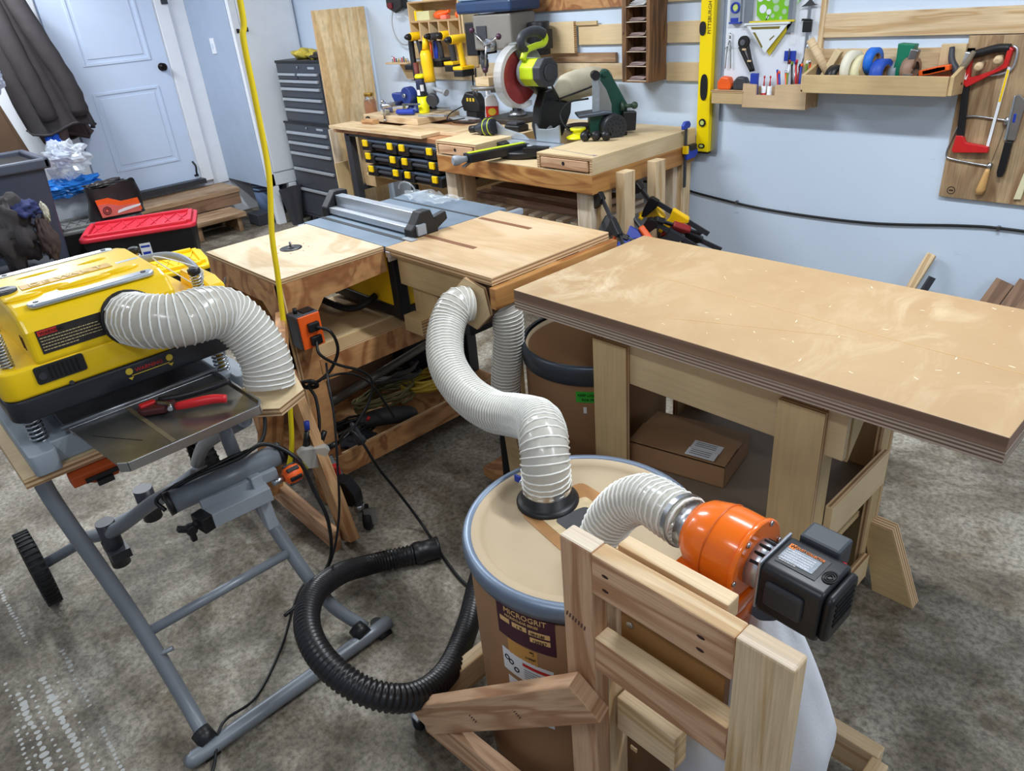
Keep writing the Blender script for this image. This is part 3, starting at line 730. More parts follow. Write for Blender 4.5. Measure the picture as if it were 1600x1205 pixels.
b = MB(); b.lathe(c, c+Vector((.0, .05, 0)), [(.01, 0), (.022, .15), (.026, .5), (.022, .9), (.012, 1)], 20); k_ = b.build('adjust_knob', ORAP, t)
b = MB()
for k in range(6):
    a = k*PI/3; b.beam(c+Vector((.025*math.cos(a), .008, .025*math.sin(a))), c+Vector((.025*math.cos(a), .042, .025*math.sin(a))), .012, .006, up=(math.cos(a), 0, math.sin(a)))
b.build('grip_pad', BLACKP, k_, bevel=.002)
b = MB(); b.cyl(c-Vector((0, .03, 0)), c, .009, seg=12); b.build('knob_stem', STEEL, t)
b = MB(); b.beam((-1.86, .12, .745), (-1.86, .64, .745), .05, .035); b.beam((-2.10, .12, .745), (-2.10, .64, .745), .05, .035); b.build('mount_rail', CHARC, t, bevel=.003)
b = MB(); b.prism([(0, 0), (.15, 0), (.15, -.022), (.10, -.022), (.095, -.034), (.045, -.034), (.03, -.026), (0, -.026)], (-1.745, .165, .772), (0, 1, 0), (0, 0, 1), .04); m_ = b.build('mount_bracket', mat('orange_bracket', (176, 74, 30), .5), t, bevel=.003)
b = MB(); b.box(-1.70, -1.694, .19, .26, .752, .762); b.box(-1.70, -1.688, .21, .245, .737, .75); b.build('bracket_latch', BLACKP, m_)
# plywood base under the planer
b = MB(); b.box(-2.25, -1.735, .085, .64, .775, .80, side={0: 1, 1: 1})
b.build('plywood_board', [BIRCH, PLYE], None, bevel=.001, label='plywood board between the grey folding stand and the yellow planer', cat='board')
# ------------------------------------------------------------------ thickness planer
t = thing('thickness_planer', 'yellow and black benchtop thickness planer with silver top strips', 'thickness planer', (-1.93, .36, .80))
def rrect(x0, x1, y0, y1, r, n=5):
    out = []
    for cx, cy, a0 in ((x1-r, y1-r, 0), (x0+r, y1-r, PI/2), (x0+r, y0+r, PI), (x1-r, y0+r, 1.5*PI)):
        for i in range(n+1): a = a0+PI/2*i/n; out.append((cx+r*math.cos(a), cy+r*math.sin(a)))
    return out
b = MB(); b.prism(rrect(-2.19, -1.715, .11, .165, .012), (0, 0, .8), (1, 0, 0), (0, 1, 0), .052, smooth=True)
b.prism(rrect(-2.19, -1.715, .585, .63, .012), (0, 0, .8), (1, 0, 0), (0, 1, 0), .052, smooth=True); b.box(-2.17, -1.75, .16, .59, .80, .855)
b.build('base_casting', mat('base_grey', (146, 156, 166), .45), t, bevel=.003)
b = MB(); b.box(-2.14, -1.76, .20, .55, .855, .878); b.build('bed_plate', STEELD, t, bevel=.001)
PX = -1.745
bodyl = rrect(-2.17, PX, .115, .62, .035, 6)
b = MB(); b.prism(bodyl, (0, 0, .915), (1, 0, 0), (0, 1, 0), .052, smooth=True); b.build('lower_housing', mat('planer_black', (38, 40, 46), .35, var=.05), t, bevel=.006, bseg=3)
b = MB(); b.prism(bodyl, (0, 0, .967), (1, 0, 0), (0, 1, 0), .068, smooth=True)
b.build('shoulder_housing', YEL, t, bevel=.008, bseg=3)
# upper housing: cross-section swept along Y
sec = [(-2.16, 1.03), (-2.145, 1.10), (-2.10, 1.145), (-2.03, 1.156), (-1.80, 1.148), (-1.765, 1.136), (-1.744, 1.105), (-1.744, 1.03)]
b = MB(); b.prism([(x, z) for x, z in sec], (0, .515, 0), (1, 0, 0), (0, 0, 1), .32, smooth=False)
up_ = b.build('upper_housing', YEL, t, bevel=.01, bseg=3)
for x, nm in ((-1.785, 1), (-2.075, 2)):
    b = MB(); z = 1.152
    b.prism(rrect(-.016, .016, -.13, .135, .0155, 6), (x, .357, z-.010), (1, 0, 0), (0, 1, 0), .011, smooth=True)
    st = b.build('rail_strip', ALU, t, bevel=.003)
    b = MB(); b.cyl((x, .245, z+.0005), (x, .245, z+.0025), .006, seg=14); b.build('bolt', CHARC, st); b = MB(); b.cyl((x, .47, z+.0005), (x, .47, z+.0025), .006, seg=14); b.build('bolt', CHARC, st)
YSH = mat('yellow_recess', (206, 158, 8), .45, var=.03)
b = MB(); b.box(-1.945, -1.905, .245, .44, 1.1505, 1.1535); rc = b.build('recess', YSH, up_, bevel=.001)
for i, ch in enumerate('DEWALT'):
    lettering(ch, .034, (-1.912, .262+.028*i, 1.154), (0, 1, 0), (-1, 0, 0), mat('pale_emboss', (236, 214, 150), .5, var=0), rc, name='lettering')
b = MB(); b.box(-1.955, -1.915, .452, .505, 1.1505, 1.1525); b.build('rating_plate', ALU, up_, bevel=.001)
for (x, y, l, w) in ((-1.87, .285, .10, .012), (-1.845, .36, .12, .010), (-2.0, .30, .12, .012), (-1.85, .235, .08, .012), (-1.99, .42, .09, .012), (-1.86, .44, .09, .014)):
    b = MB(); b.ball((x, y, 1.151), 1, sc=(w, l/2, .007), seg=14, rings=8); b.build('body_ridge', YEL, up_)
b = MB(); b.lathe((-1.93, .215, 1.151), (-1.93, .215, 1.158), [(.026, 0), (.026, 1), (.016, .9), (.016, 0)], 26, caps=False); b.box(-1.94, -1.92, .19, .24, 1.153, 1.158); b.build('key_holder', CHARC, t)
# label, vent, lower warning
b = MB(); b.prism([(.216, 1.052), (.348, 1.052), (.348, 1.105), (.216, 1.105)], (PX+.0005, 0, 0), (0, 1, 0), (0, 0, 1), .0015)
lb = b.build('warning_label', mat('label_charcoal', (44, 40, 38), .5, var=0), t)
b = MB(); b.box(PX+.002, PX+.003, .219, .257, 1.0925, 1.1035); b.build('warning_band', RINK, lb)
lettering('WARNING', .010, (PX+.0032, .222, 1.0945), (0, 1, 0), (0, 0, 1), INK, lb)
strokes(lb, (PX+.0025, .220, 1.087), (0, 1, 0), (0, 0, 1), 5, .120, .0068, .0030, mat('label_cream', (206, 190, 140), .6, var=0))
b = MB(); b.prism(rrect(.185, .285, .990, 1.030, .006), (PX-.0005, 0, 0), (0, 1, 0), (0, 0, 1), .004); vt = b.build('vent_grille', mat('grille_black', (30, 30, 32), .5), t, bevel=.001)
b = MB()
for k in range(7): b.box(PX+.003, PX+.0046, .213+.009*k, .217+.009*k, .995, 1.025)
b.build('vent_slots', mat('slot_black', (6, 6, 6), .8), vt)
b = MB(); b.cyl((PX+.003, .198, 1.008), (PX+.006, .198, 1.008), .008, seg=16); b.build('screw', CHARC, vt)
b = MB(); b.cyl((PX+.0, .245, .972), (PX+.003, .245, .972), .005, seg=14); b.build('screw', CHARC, t)
for y0 in (.362, .455):
    b = MB(); b.cyl((PX, y0, .951), (PX+.0015, y0, .951), .008, seg=16); b.prism([(y0-.006, .936), (y0+.006, .936), (y0, .929)], (PX, 0, 0), (0, 1, 0), (0, 0, 1), .0012); b.build('warning_mark', YINK, t)
b = MB(); b.box(PX, PX+.0012, .365, .452, .9385, .9398); b.build('warning_line', YINK, t)
lettering('WARNING', .013, (PX+.0008, .375, .945), (0, 1, 0), (0, 0, 1), RINK, t)
# slots on the left side of the upper housing
b = MB()
for k in range(2): b.box(-1.80+.018*k, -1.795+.018*k, .1935, .196, 1.06, 1.09)
b.build('side_slots', mat('slot_orange_dark', (70, 40, 10), .7), t)
# corner posts with springs
def spring(b, x, y, z0, z1, r, n, w=.0022):
    b.tube([(x+r*math.cos(i*.6), y+r*math.sin(i*.6), z0+(z1-z0)*i/(n*10.5)) for i in range(int(n*10.5)+1)], w, seg=5, smooth=1)
for i, (x, y) in enumerate(((-1.785, .150), (-1.79, .583), (-2.13, .555), (-2.13, .15))):
    b = MB(); b.cyl((x, y, .85), (x, y, 1.115), .0075, seg=14); ps = b.build('corner_post', STEELD if i == 0 else YSH, t)
    b = MB(); b.lathe((x, y, 1.112), (x, y, 1.128), [(.012, 0), (.015, .2), (.015, .8), (.010, 1)], 18); b.build('post_cap', BLACKP, ps)
    b = MB(); spring(b, x, y, 1.035, 1.11, .0125, 11); b.build('spring', STEEL, ps)
    b = MB(); spring(b, x, y, .853, .915, .0165, 6, .003); b.build('spring', STEEL, ps)
# rear carrying handle / dust shroud seen past the right end
b = MB(); b.tube([(-2.05, .535, 1.112), (-2.00, .60, 1.115), (-1.93, .625, 1.10), (-1.86, .62, 1.06)], .011, smooth=8, seg=12); b.build('carry_handle', LGREY, t)
b = MB(); b.prism([(-2.05, .99), (-1.82, .99), (-1.82, 1.06), (-1.87, 1.075), (-2.0, 1.075)], (0, .66, 0), (1, 0, 0), (0, 0, 1), .045); b.build('end_cover', YEL, t, bevel=.008)
# crank at left end
b = MB(); b.cyl((-1.95, .10, .99), (-1.95, .125, .99), .03, seg=20); b.beam((-1.95, .095, .99), (-1.88, .09, .93), .012, .02); b.cyl((-1.88, .06, .93), (-1.88, .09, .93), .012, seg=14); b.build('crank', BLACKP, t)
# infeed table
b = MB()
pl = [(-1.745, .205), (-1.745, .545), (-1.50, .548), (-1.478, .535), (-1.472, .245), (-1.487, .23)]
b.prism(pl[::-1] if False else pl[::-1], (0, 0, .868), (1, 0, 0), (0, 1, 0), .004)
pt = b.build('infeed_table', mat('mottled_steel_sheet', (150, 150, 150), .30, metal=.9, var=.35, vs=9), t)  # silver and dark mottling in the base colour imitates reflections on bare steel
b = MB()
for p, q in zip(pl, pl[1:]): b.beam((p[0], p[1], .868), (q[0], q[1], .868), .006, .022)
b.build('table_rim', STEEL, pt, bevel=.001)
b = MB(); b.cyl((-1.745, .19, .878), (-1.745, .555, .878), .006, seg=12); b.build('hinge_rod', STEELD, pt)
b = MB(); b.beam((-1.735, .33, .8725), (-1.49, .345, .8725), .010, .001); b.build('worn_groove', mat('rust_streak', (104, 92, 70), .6), pt)
b = MB(); b.beam((-1.66, .232, .8725), (-1.55, .30, .8725), .0015, .0006); b.build('scratch', INK, pt)
# port collar
b = MB(); b.lathe((PX, .403, 1.072), (PX+.02, .403, 1.076), [(.0635, 0), (.0635, 1), (.058, 1), (.058, 0)], 30, caps=False); b.build('dust_port', BLACKP, t)
# clamp lying on the infeed table
t = thing('spring_clamp', 'red and black spring clamp lying on the planer infeed table', 'clamp', (-1.60, .42, .875))
b = MB(); b.tube([(-1.665, .385, .893), (-1.635, .43, .895), (-1.61, .49, .90), (-1.60, .53, .905)], lambda u: .008-.001*u, seg=10); b.build('handle', BLACKP, t)
b = MB(); b.tube([(-1.60, .40, .893), (-1.572, .43, .899), (-1.552, .465, .90), (-1.537, .49, .895)], lambda u: .009+.002*math.sin(u*3), seg=12); b.build('handle_grip', REDP, t)
b = MB(); b.prism([(0, 0), (.05, -.01), (.075, .02), (.055, .045), (.02, .04), (-.01, .02)], (-1.645, .335, .878), (.35, .9, 0), (-.9, .35, 0), .016); b.build('jaw', mat('clamp_maroon', (70, 26, 28), .5, var=.2), t, bevel=.004)
b = MB(); b.box(-1.672, -1.655, .34, .375, .885, .90); b.build('jaw_pad', REDP, t, bevel=.003)
b = MB(); b.tube([(-1.655, .375, .893), (-1.62, .39, .895), (-1.60, .385, .893)], .006, seg=8); b.build('pivot', STEELD, t)
# hose from the planer
t = thing('planer_dust_hose', 'white ribbed flexible hose curving from the planer port to a hexagonal mount', 'dust hose', (-1.6, .5, .85))
hose(t, [(-1.742, .403, 1.072), (-1.705, .405, 1.076), (-1.66, .425, 1.076), (-1.63, .475, 1.07), (-1.635, .535, 1.065), (-1.645, .585, 1.04), (-1.625, .617, .98), (-1.60, .625, .915), (-1.59, .615, .858)], .060, HOSEW, HOSER)
t = thing('hexagonal_hose_mount', 'hexagonal plywood hose mount holding the end of the planer hose', 'hose mount', (-1.59, .62, .8))
nrm = Vector((.12, -.10, 1)).normalized()
def hexplate(T, c, n, r, th, mats, name='hex_plate', rot0=0, bevel=.001):
    n = Vector(n).normalized(); ex = n.orthogonal().normalized(); ey = n.cross(ex)
    b = MB(); b.prism([(r*math.cos(rot0+k*PI/3), r*math.sin(rot0+k*PI/3)) for k in range(6)], c, ex, ey, th, side=1); return b.build(name, mats, T, bevel=bevel)
hexplate(t, Vector((-1.588, .612, .835)), nrm, .083, .012, [BIRCH, PLYE])
hexplate(t, Vector((-1.586, .613, .822)), nrm, .079, .012, [BIRCH, PLYE], rot0=.02)
b = MB(); b.beam((-1.60, .64, .80), (-2.16, .93, .78), .03, .05); b.build('support_arm', FIRAGED, t, bevel=.001)
# ------------------------------------------------------------------ fibre drums
def ringpts(cx, cy, r, z, n=48): return [(cx+r*math.cos(2*PI*i/n), cy+r*math.sin(2*PI*i/n), z) for i in range(n+1)]
def cyl_patch(b, cx, cy, r, a0, a1, z0, z1, m=0, n=10, th=.0006, skew=0):
    vs = []; fs = []; uv = []
    for i in range(n+1):
        a = R(a0+(a1-a0)*i/n); k = skew*i/n
        for z in (z0+k, z1+k):
            vs.append((cx+r*math.cos(a), cy+r*math.sin(a), z))
    for i in range(n): fs.append((2*i, 2*i+2, 2*i+3, 2*i+1))
    b.add(vs, fs, m, None, True); return b
def cyl_text(txt, size, cx, cy, r, a0, z, m, parent, sq=1.0):
    """letters bent around a drum: each letter stands at its own angle"""
    o = lettering(txt, size, (0, 0, 0), (1, 0, 0), (0, 1, 0), m, parent, squash=sq)
    me = o.data; inv = FR[parent].inverted(); fw = FR[parent]
    for v in me.vertices:
        w = fw @ v.co; a = R(a0)+w.x/r; v.co = inv @ Vector((cx+(r+.0012+w.z)*math.cos(a), cy+(r+.0012+w.z)*math.sin(a), z+w.y))
    return o
cx, cy, r = -.862, .923, .251; H = .63
t = thing('fibre_drum', 'brown fibre drum with clamped tan lid, two hoses and a dark MICROGRIT label', 'drum', (cx, cy, 0))
b = MB(); b.lathe((cx, cy, .0), (cx, cy, 1.0), [(r-.004, 0), (r, .01), (r, .575), (r-.004, .58)], 72); b.build('drum_body', DRUMB, t)
b = MB(); b.lathe((cx, cy, 0), (cx, cy, 1.0), [(r, .594), (r+.008, .596), (r+.012, .612), (r+.011, .628), (r+.006, .636), (r-.006, .638), (r-.012, .630)], 72, caps=False); ring = b.build('clamp_ring', DRUMR, t)
b = MB(); a = R(-190)
for k, aa in enumerate((-188, -182, -176, -170)):
    q = R(aa-10); b.obox((cx+(r+.016)*math.cos(q), cy+(r+.016)*math.sin(q), .607), (.008, .03, .022), rot=Matrix.Rotation(q, 3, 'Z'))
b.obox((cx+(r+.018)*math.cos(R(-180)), cy+(r+.018)*math.sin(R(-180)), .59), (.010, .022, .014), rot=Matrix.Rotation(R(-180), 3, 'Z')); b.build('lever_latch', STEEL, ring, bevel=.002)
b = MB(); b.lathe((cx, cy, 0), (cx, cy, 1.0), [(r-.008, .634), (r-.022, .637), (r-.032, .628), (r-.040, .620), (r-.085, .6205), (r-.092, .6185), (.0005, .6185)], 72, caps=False); lid = b.build('lid', DRUML, t)
LZ = .6188
def quadpatch(pts, z, m, nm, par, th=.0008, bv=.0):
    b = MB(); b.prism(pts, (0, 0, z), (1, 0, 0), (0, 1, 0), th); return b.build(nm, m, par)
def roundpoly(pts, k=.12):
    out = []
    n = len(pts)
    for i in range(n):
        p, q, s_ = Vector(pts[i-1]), Vector(pts[i]), Vector(pts[(i+1) % n])
        a = q.lerp(p, k); c = q.lerp(s_, k)
        for j in range(4):
            u = j/3; out.append(tuple(a.lerp(q, u).lerp(q.lerp(c, u), u)))
    return out
sq = [(-.999, .865), (-.827, .833), (-.816, 1.031), (-.976, 1.047)]
quadpatch(roundpoly(sq), LZ, mat('brown_kraft_patch', (176, 128, 78), .55, var=.2, vs=20), 'lid_patch', lid)
quadpatch(roundpoly([(-.958, .886), (-.862, .868), (-.84, .99), (-.93, 1.01)]), LZ+.001, mat('torn_paper_patch', (206, 184, 146), .7, var=.15, vs=40), 'torn_paper', lid)
quadpatch(roundpoly([(-.925, .898), (-.845, .89), (-.845, .972), (-.905, .982)], .2), LZ+.002, mat('dark_gate_patch', (74, 74, 76), .4, var=.2, vs=12), 'blast_gate_patch', lid)
# labels
rl = r+.0006
b = MB(); cyl_patch(b, cx, cy, rl, -92.5, -61, .500, .592, skew=-.006, n=14); lb = b.build('product_label', WINE, t)
cyl_text('MICROGRIT', .019, cx, cy, r, -87.5, .571, TANLBL, lb, sq=.98)
cyl_text('MICROCLEAR SERIES', .0088, cx, cy, r, -87.0, .5595, TANLBL, lb, sq=.98)
for a0, a1, z0, z1 in ((-90.5, -84.5, .541, .554), (-83, -75, .540, .553), (-74, -63.5, .538, .551), (-73.5, -63.5, .520, .533)):
    b = MB(); cyl_patch(b, cx, cy, rl+.0007, a0, a1, z0, z1, n=5); b.build('label_field', TANLBL, lb)
cyl_text('1 X', .010, cx, cy, r+.001, -80.5, .543, INK, lb); cyl_text('100.0 LBS', .0095, cx, cy, r+.001, -73.3, .541, INK, lb, sq=.85); cyl_text('130367', .0105, cx, cy, r+.001, -72.3, .522, INK, lb)
b = MB(); cyl_patch(b, cx, cy, rl, -87, -70.5, .458, .498, skew=-.006); l2 = b.build('lot_label', OCHRE, t)
cyl_text('0001', .0055, cx, cy, r, -74.5, .486, INK, l2); cyl_text('4', .0055, cx, cy, r, -73, .480, INK, l2); cyl_text('L130367', .007, cx, cy, r, -77, .466, INK, l2)
b = MB(); cyl_patch(b, cx, cy, rl, -91.5, -63, .398, .462, skew=-.012, n=12); l3 = b.build('hazard_label', PAPER, t)
b = MB(); cyl_patch(b, cx, cy, rl+.0006, -79, -64, .438, .447, skew=-.006); b.build('red_band', RINK, l3)
for a0, zc in ((-88.5, .437), (-86, .430), (-83, .415)):
    b = MB(); q = R(a0); p = Vector((cx+rl*math.cos(q), cy+rl*math.sin(q), zc)); n_ = Vector((math.cos(q), math.sin(q), 0)); b.lathe(p, p+n_*.001, [(.007, 0), (.007, 1), (.0045, 1), (.0045, 0)], 16, caps=False); b.build('pictogram', INK, l3)
for i in range(5): b = MB(); cyl_patch(b, cx, cy, rl+.0007, -78.5, -64.5-(i%2)*2, .4285-.0064*i, .4305-.0064*i, skew=-.006); b.build('text_line', mat('text_grey', (110, 110, 112), .7), l3)
b = MB(); cyl_patch(b, cx, cy, rl+.0002, -89, -64.5, .285, .385, skew=-.010, n=12); b.build('white_label', PAPER, t)
# port flange on the lid
fx, fy = -.985, .942
b = MB(); b.lathe((fx, fy, LZ), (fx, fy, LZ+.05), [(.072, 0), (.072, .12), (.066, .22), (.056, .26), (.056, 1), (.050, 1)], 40, caps=False); b.build('port_flange', BLACKP, t)
# hose 1: saw outlet to drum
t2 = thing('saw_dust_hose', 'white ribbed hose looping from the outfeed table down to the drum lid', 'dust hose', (-1.3, 1.1, .6))
hose(t2, [(-1.70, 1.345, .80), (-1.712, 1.30, .806), (-1.69, 1.234, .756), (-1.597, 1.154, .70), (-1.462, 1.107, .668), (-1.32, 1.081, .672), (-1.197, 1.067, .708), (-1.093, 1.03, .748), (-1.02, .975, .758), (-.988, .945, .715), (-.985, .942, .652)], .056, HOSEW, HOSER)
b = MB(); b.lathe((fx, fy, .655), (fx, fy, .668), [(.0565, 0), (.0565, 1)], 36, caps=False); b.cyl((fx-.058, fy-.02, .662), (fx-.05, fy-.035, .662), .005, seg=8); b.build('hose_clamp', STEEL, t2)
b = MB(); b.box(fx-.082, fx-.062, fy-.025, fy-.018, .650, .668); b.build('clamp_key', BLUEP, t2, bevel=.002)
# hex outlet under the outfeed table
t2 = thing('hexagonal_saw_outlet', 'hexagonal plywood outlet block fixed under the outfeed table edge', 'hose mount', (-1.70, 1.40, .75))
hexplate(t2, Vector((-1.70, 1.36, .80)), (.10, -1, .06), .085, .012, [BIRCH, PLYE])
hexplate(t2, Vector((-1.70, 1.412, .80)), (.10, -1, .06), .079, .052, [BIRCHD, DARKPLY], name='stacked_block', rot0=.05)
t2 = thing('drop_dust_hose', 'grey-white ribbed hose hanging straight down behind the hexagonal outlet', 'dust hose', (-1.66, 1.42, .4))
hose(t2, [(-1.675, 1.43, .80), (-1.64, 1.44, .77), (-1.635, 1.44, .68), (-1.65, 1.43, .55), (-1.66, 1.425, .46)], .050, HOSEW, HOSER, pitch=.0115)
b = MB(); b.lathe((-1.66, 1.425, .468), (-1.66, 1.425, .40), [(.052, 0), (.054, .1), (.054, .5), (.036, .75), (.034, 1)], 30); b.build('reducer', BLACKP, t2)
b = MB(); b.lathe((-1.66, 1.425, .40), (-1.655, 1.42, .0), [(.034+(.002 if (k % 2) else 0), k/44) for k in range(45)], 24); b.build('black_hose', BLACKR, t2)
# second drum, no lid
cx2, cy2, r2_ = -1.45, 1.65, .232
t = thing('open_fibre_drum', 'open brown fibre drum with a green sticker, left of the large bench leg', 'drum', (cx2, cy2, 0))
b = MB(); b.lathe((cx2, cy2, 0), (cx2, cy2, 1), [(r2_, 0), (r2_, .63), (r2_-.008, .645), (r2_-.012, .63), (r2_-.012, .02), (.001, .02)], 64, ms=[0, 1, 1, 0, 0]); b.build('drum_body', [DRUMB, DRUML], t)
b = MB(); b.lathe((cx2, cy2, 0), (cx2, cy2, 1), [(r2_+.001, .585), (r2_+.008, .588), (r2_+.006, .612), (r2_+.010, .62), (r2_+.011, .645), (r2_+.004, .655), (r2_-.003, .652)], 64, caps=False); b.build('rim_ring', mat('dark_steel_ring', (84, 92, 104), .35, metal=.6), t)
b = MB(); cyl_patch(b, cx2, cy2, r2_+.0006, -64.5, -42, .528, .566); l = b.build('green_sticker', mat('green_sticker', (50, 170, 50), .5, var=0), t)
cyl_text('KEEP LINER', .012, cx2, cy2, r2_+.0006, -63, .550, INK, l); cyl_text('FOR FREE', .012, cx2, cy2, r2_+.0006, -60, .534, INK, l)
b = MB(); cyl_patch(b, cx2, cy2, r2_+.0006, -59, -56.5, .49, .512, n=2); b.build('small_sticker', PAPER, t)
# ------------------------------------------------------------------ collector stand
t = thing('collector_stand', 'raw 2x4 lumber stand with outriggers carrying the orange dust blower', 'stand', (-.5, .7, 0))
Y0, Y1 = .662, .698
STUD = FIRPINK
for x0, x1, nm in ((-.672, -.603, 0), (-.348, -.263, 1)):
    b = MB(); b.box(x0, x1, Y0, Y1, .10, .868, grain=2, end=1); b.build('post', [PINE if nm else STUD, WHITEW], t, bevel=.004)
endg = wood('end_grain', (236, 206, 160), (206, 160, 112), gu=3, gv=30, contrast=1.4)
for z0, z1 in ((.782, .866), (.606, .682)):
    b = MB(); b.box(-.603, -.348, Y0, Y1, z0, z1, grain=0, side={2: 1}); rl_ = b.build('rail', [mat('x', (0, 0, 0)) if False else FIRPINK, PINE], t, bevel=.003)
for x, z in ((-.575, .835), (-.575, .805), (-.40, .83), (-.40, .805)):
    b = MB(); b.ball((x, Y0-.0002, z), 1, sc=(.007, .001, .003), seg=10, rings=6); b.build('pocket_hole', mat('dark_knot', (60, 34, 22), .8), t)
b = MB(); b.box(-.640, -.606, .70, .755, .10, .75, grain=2); b.build('back_stud', PINE, t, bevel=.003)
b = MB(); b.box(-.347, -.313, .70, .755, .10, .75, grain=2); b.build('back_stud', PINE, t, bevel=.003)
b = MB(); b.box(-.590, -.44, .705, .742, .845, .858, grain=0); b.box(-.585, -.385, .705, .735, .83, .868, grain=0); b.build('mount_cleat', PINE, t, bevel=.003)
b = MB(); b.box(-.585, -.385, .712, .730, .60, .83, grain=0); mb_ = b.build('mount_board', mat('brown_stained_board', (150, 106, 58), .5, var=.15, vs=10), t, bevel=.001)
for x, z in ((-.565, .70), (-.40, .655)):
    b = MB(); b.cyl((x, .712, z), (x, .7095, z), .007, seg=14); b.box(x-.004, x+.004, .709, .7097, z-.001, z+.001); b.build('screw', STEEL, mb_)
b = MB(); b.box(-.600, -.47, .715, .752, .40, .49, grain=0); b.build('mid_block', PINE, t, bevel=.003)
# base frame
b = MB(); b.beam((-1.10, .60, .105), (-.25, .655, .105), .036, .085); b.build('base_rail', FIRPINK, t, bevel=.003)
b = MB(); b.beam((-1.128, .59, .105), (-1.140, 1.19, .105), .036, .085); b.build('base_rail', PINE, t, bevel=.003)
b = MB(); b.beam((-1.12, 1.20, .105), (-.27, 1.20, .105), .036, .085); b.build('base_rail', PINE, t, bevel=.003)
b = MB(); b.beam((-.264, .64, .105), (-.264, 1.18, .105), .036, .085); b.build('base_rail', PINE, t, bevel=.003)
b = MB(); b.beam((-1.085, .582, .135), (-.60, .642, .555), .036, .088, up=(0, -.1, 1)); br = b.build('diagonal_brace', FIRPINK, t, bevel=.003)
d_ = (Vector((-.585, .642, .56))-Vector((-1.125, .575, .13))).normalized()
nx = Vector((0, 0, 1)).cross(d_).normalized()*-1
b = MB(); b.box(-.60, -.585, .755, .758, .3, .31); b.build('cleat', PINE, t)
pz = Vector((-.83, .590, .365))
MI = mat('mill_ink', (96, 66, 60), .8, var=0)
bd = (Vector((-.60, .642, .555))-Vector((-1.085, .582, .135))).normalized(); bn = Vector((bd.y, -bd.x, 0)).normalized(); bu = bn.cross(bd)*(-1 if bn.cross(bd).z < 0 else 1)
bc0 = (Vector((-.60, .642, .555))+Vector((-1.085, .582, .135)))/2+bn*.0184
strokes(t, bc0-bd*.09+bu*.03, (bd*.35-bu*.94).normalized(), bd, 1, .055, .012, .007, MI, nm='mill_stamp')
strokes(t, bc0+bd*.09+bu*.03, (bd*.25-bu*.97).normalized(), bd, 1, .055, .012, .006, MI, nm='mill_stamp')
strokes(t, Vector((-.664, Y0-.0006, .70)), (1, 0, -.25), (.25, 0, 1), 1, .055, .012, .008, MI, nm='mill_stamp')
def caster(T, x, y, z1, r=.03, rot=0, m=BLACKR):
    b = MB(); c = Vector((x, y, r)); d = Vector((math.cos(rot), math.sin(rot), 0)); 
    b.lathe(c-d*.012, c+d*.012, [(r*.8, 0), (r, .2), (r, .8), (r*.8, 1)], 24); w = b.build('caster_wheel', m, T)
    b = MB(); b.obox(c+d*.017+Vector((0, 0, .012)), (.003, .035, r+.035), rot=Matrix.Rotation(rot, 3, 'Z')); b.obox(c-d*.017+Vector((0, 0, .012)), (.003, .035, r+.035), rot=Matrix.Rotation(rot, 3, 'Z'))
    b.obox((x, y, z1-.004), (.05, .05, .006)); b.cyl((x, y, r*1.9), (x, y, z1), .012, seg=12); b.build('caster_fork', LGREY, T)
caster(t, -1.165, .61, .062, rot=.6); caster(t, -.30, .62, .06, rot=.2); caster(t, -1.15, 1.20, .06); caster(t, -.29, 1.20, .06)
# ------------------------------------------------------------------ blower
t = thing('dust_blower', 'orange dust collector blower with black motor mounted on the lumber stand', 'dust collector', (-.45, .83, .70))
Bc = Vector((-.480, .842, .842)); ax = Vector((1, -.02, -.03)).normalized()
b = MB(); b.lathe(Bc-ax*.060, Bc+ax*.060, [(.030, 0), (.045, .06), (.058, .20), (.066, .45), (.068, .62), (.067, .9), (.064, 1)], 40); vol = b.build('volute', ORA, t)
b = MB(); b.lathe(Bc+ax*.0, Bc+ax*.003, [(.0672, 0), (.0685, .5), (.0675, 1)], 40, caps=False); b.build('seam', mat('orange_seam', (210, 92, 12), .4), vol)
b = MB(); b.lathe(Bc+ax*.054, Bc+ax*.062, [(.070, 0), (.071, .2), (.071, .8), (.068, 1)], 40); b.build('back_flange', ORA, t)
for k in range(6):
    a = k*PI/3+.3; ex = ax.orthogonal().normalized(); ey = ax.cross(ex); p = Bc+ax*.062+(ex*math.cos(a)+ey*math.sin(a))*.065
    b = MB(); b.cyl(p, p+ax*.004, .0045, seg=8); b.build('bolt', STEEL, t)
b = MB(); b.prism(rrect(-.065, .065, -.075, .06, .03), (Bc.x, Bc.y, .762), (1, 0, 0), (0, 1, 0), -.03 if False else .028, smooth=True); b.build('outlet_plate', ORA, t, bevel=.004)
b = MB(); b.lathe((Bc.x, Bc.y, .765), (Bc.x, Bc.y, .69), [(.058, 0), (.055, 1)], 28); b.build('outlet_neck', ORA, t)
b = MB(); b.lathe(Bc-ax*.050, Bc-ax*.070, [(.040, 0), (.040, 1), (.036, 1)], 30, caps=False); b.build('inlet_collar', STEEL, t)
m0 = Bc+ax*.062
b = MB(); b.lathe(m0, m0+ax*.035, [(.040, 0), (.038, 1)], 28); b.build('motor_neck', ALU, t)
for k in range(7):
    a = R(40+22*k); p = m0+ax*.018+Vector((0, -math.cos(a), math.sin(a)))*.0390
    b = MB(); b.obox(p, (.024, .005, .0035), rot=Matrix.Rotation(a, 3, 'X')); b.build('cooling_slot', mat('slot_black', (6, 6, 6), .8), t)
my = Matrix((ax, Vector((0, 0, 1)).cross(ax).normalized(), ax.cross(Vector((0, 0, 1)).cross(ax).normalized()))).transposed()
b = MB(); b.obox(m0+ax*.036, (.006, .092, .092), rot=my); b.build('motor_flange', ALU, t, bevel=.006)
mo = m0+ax*.04
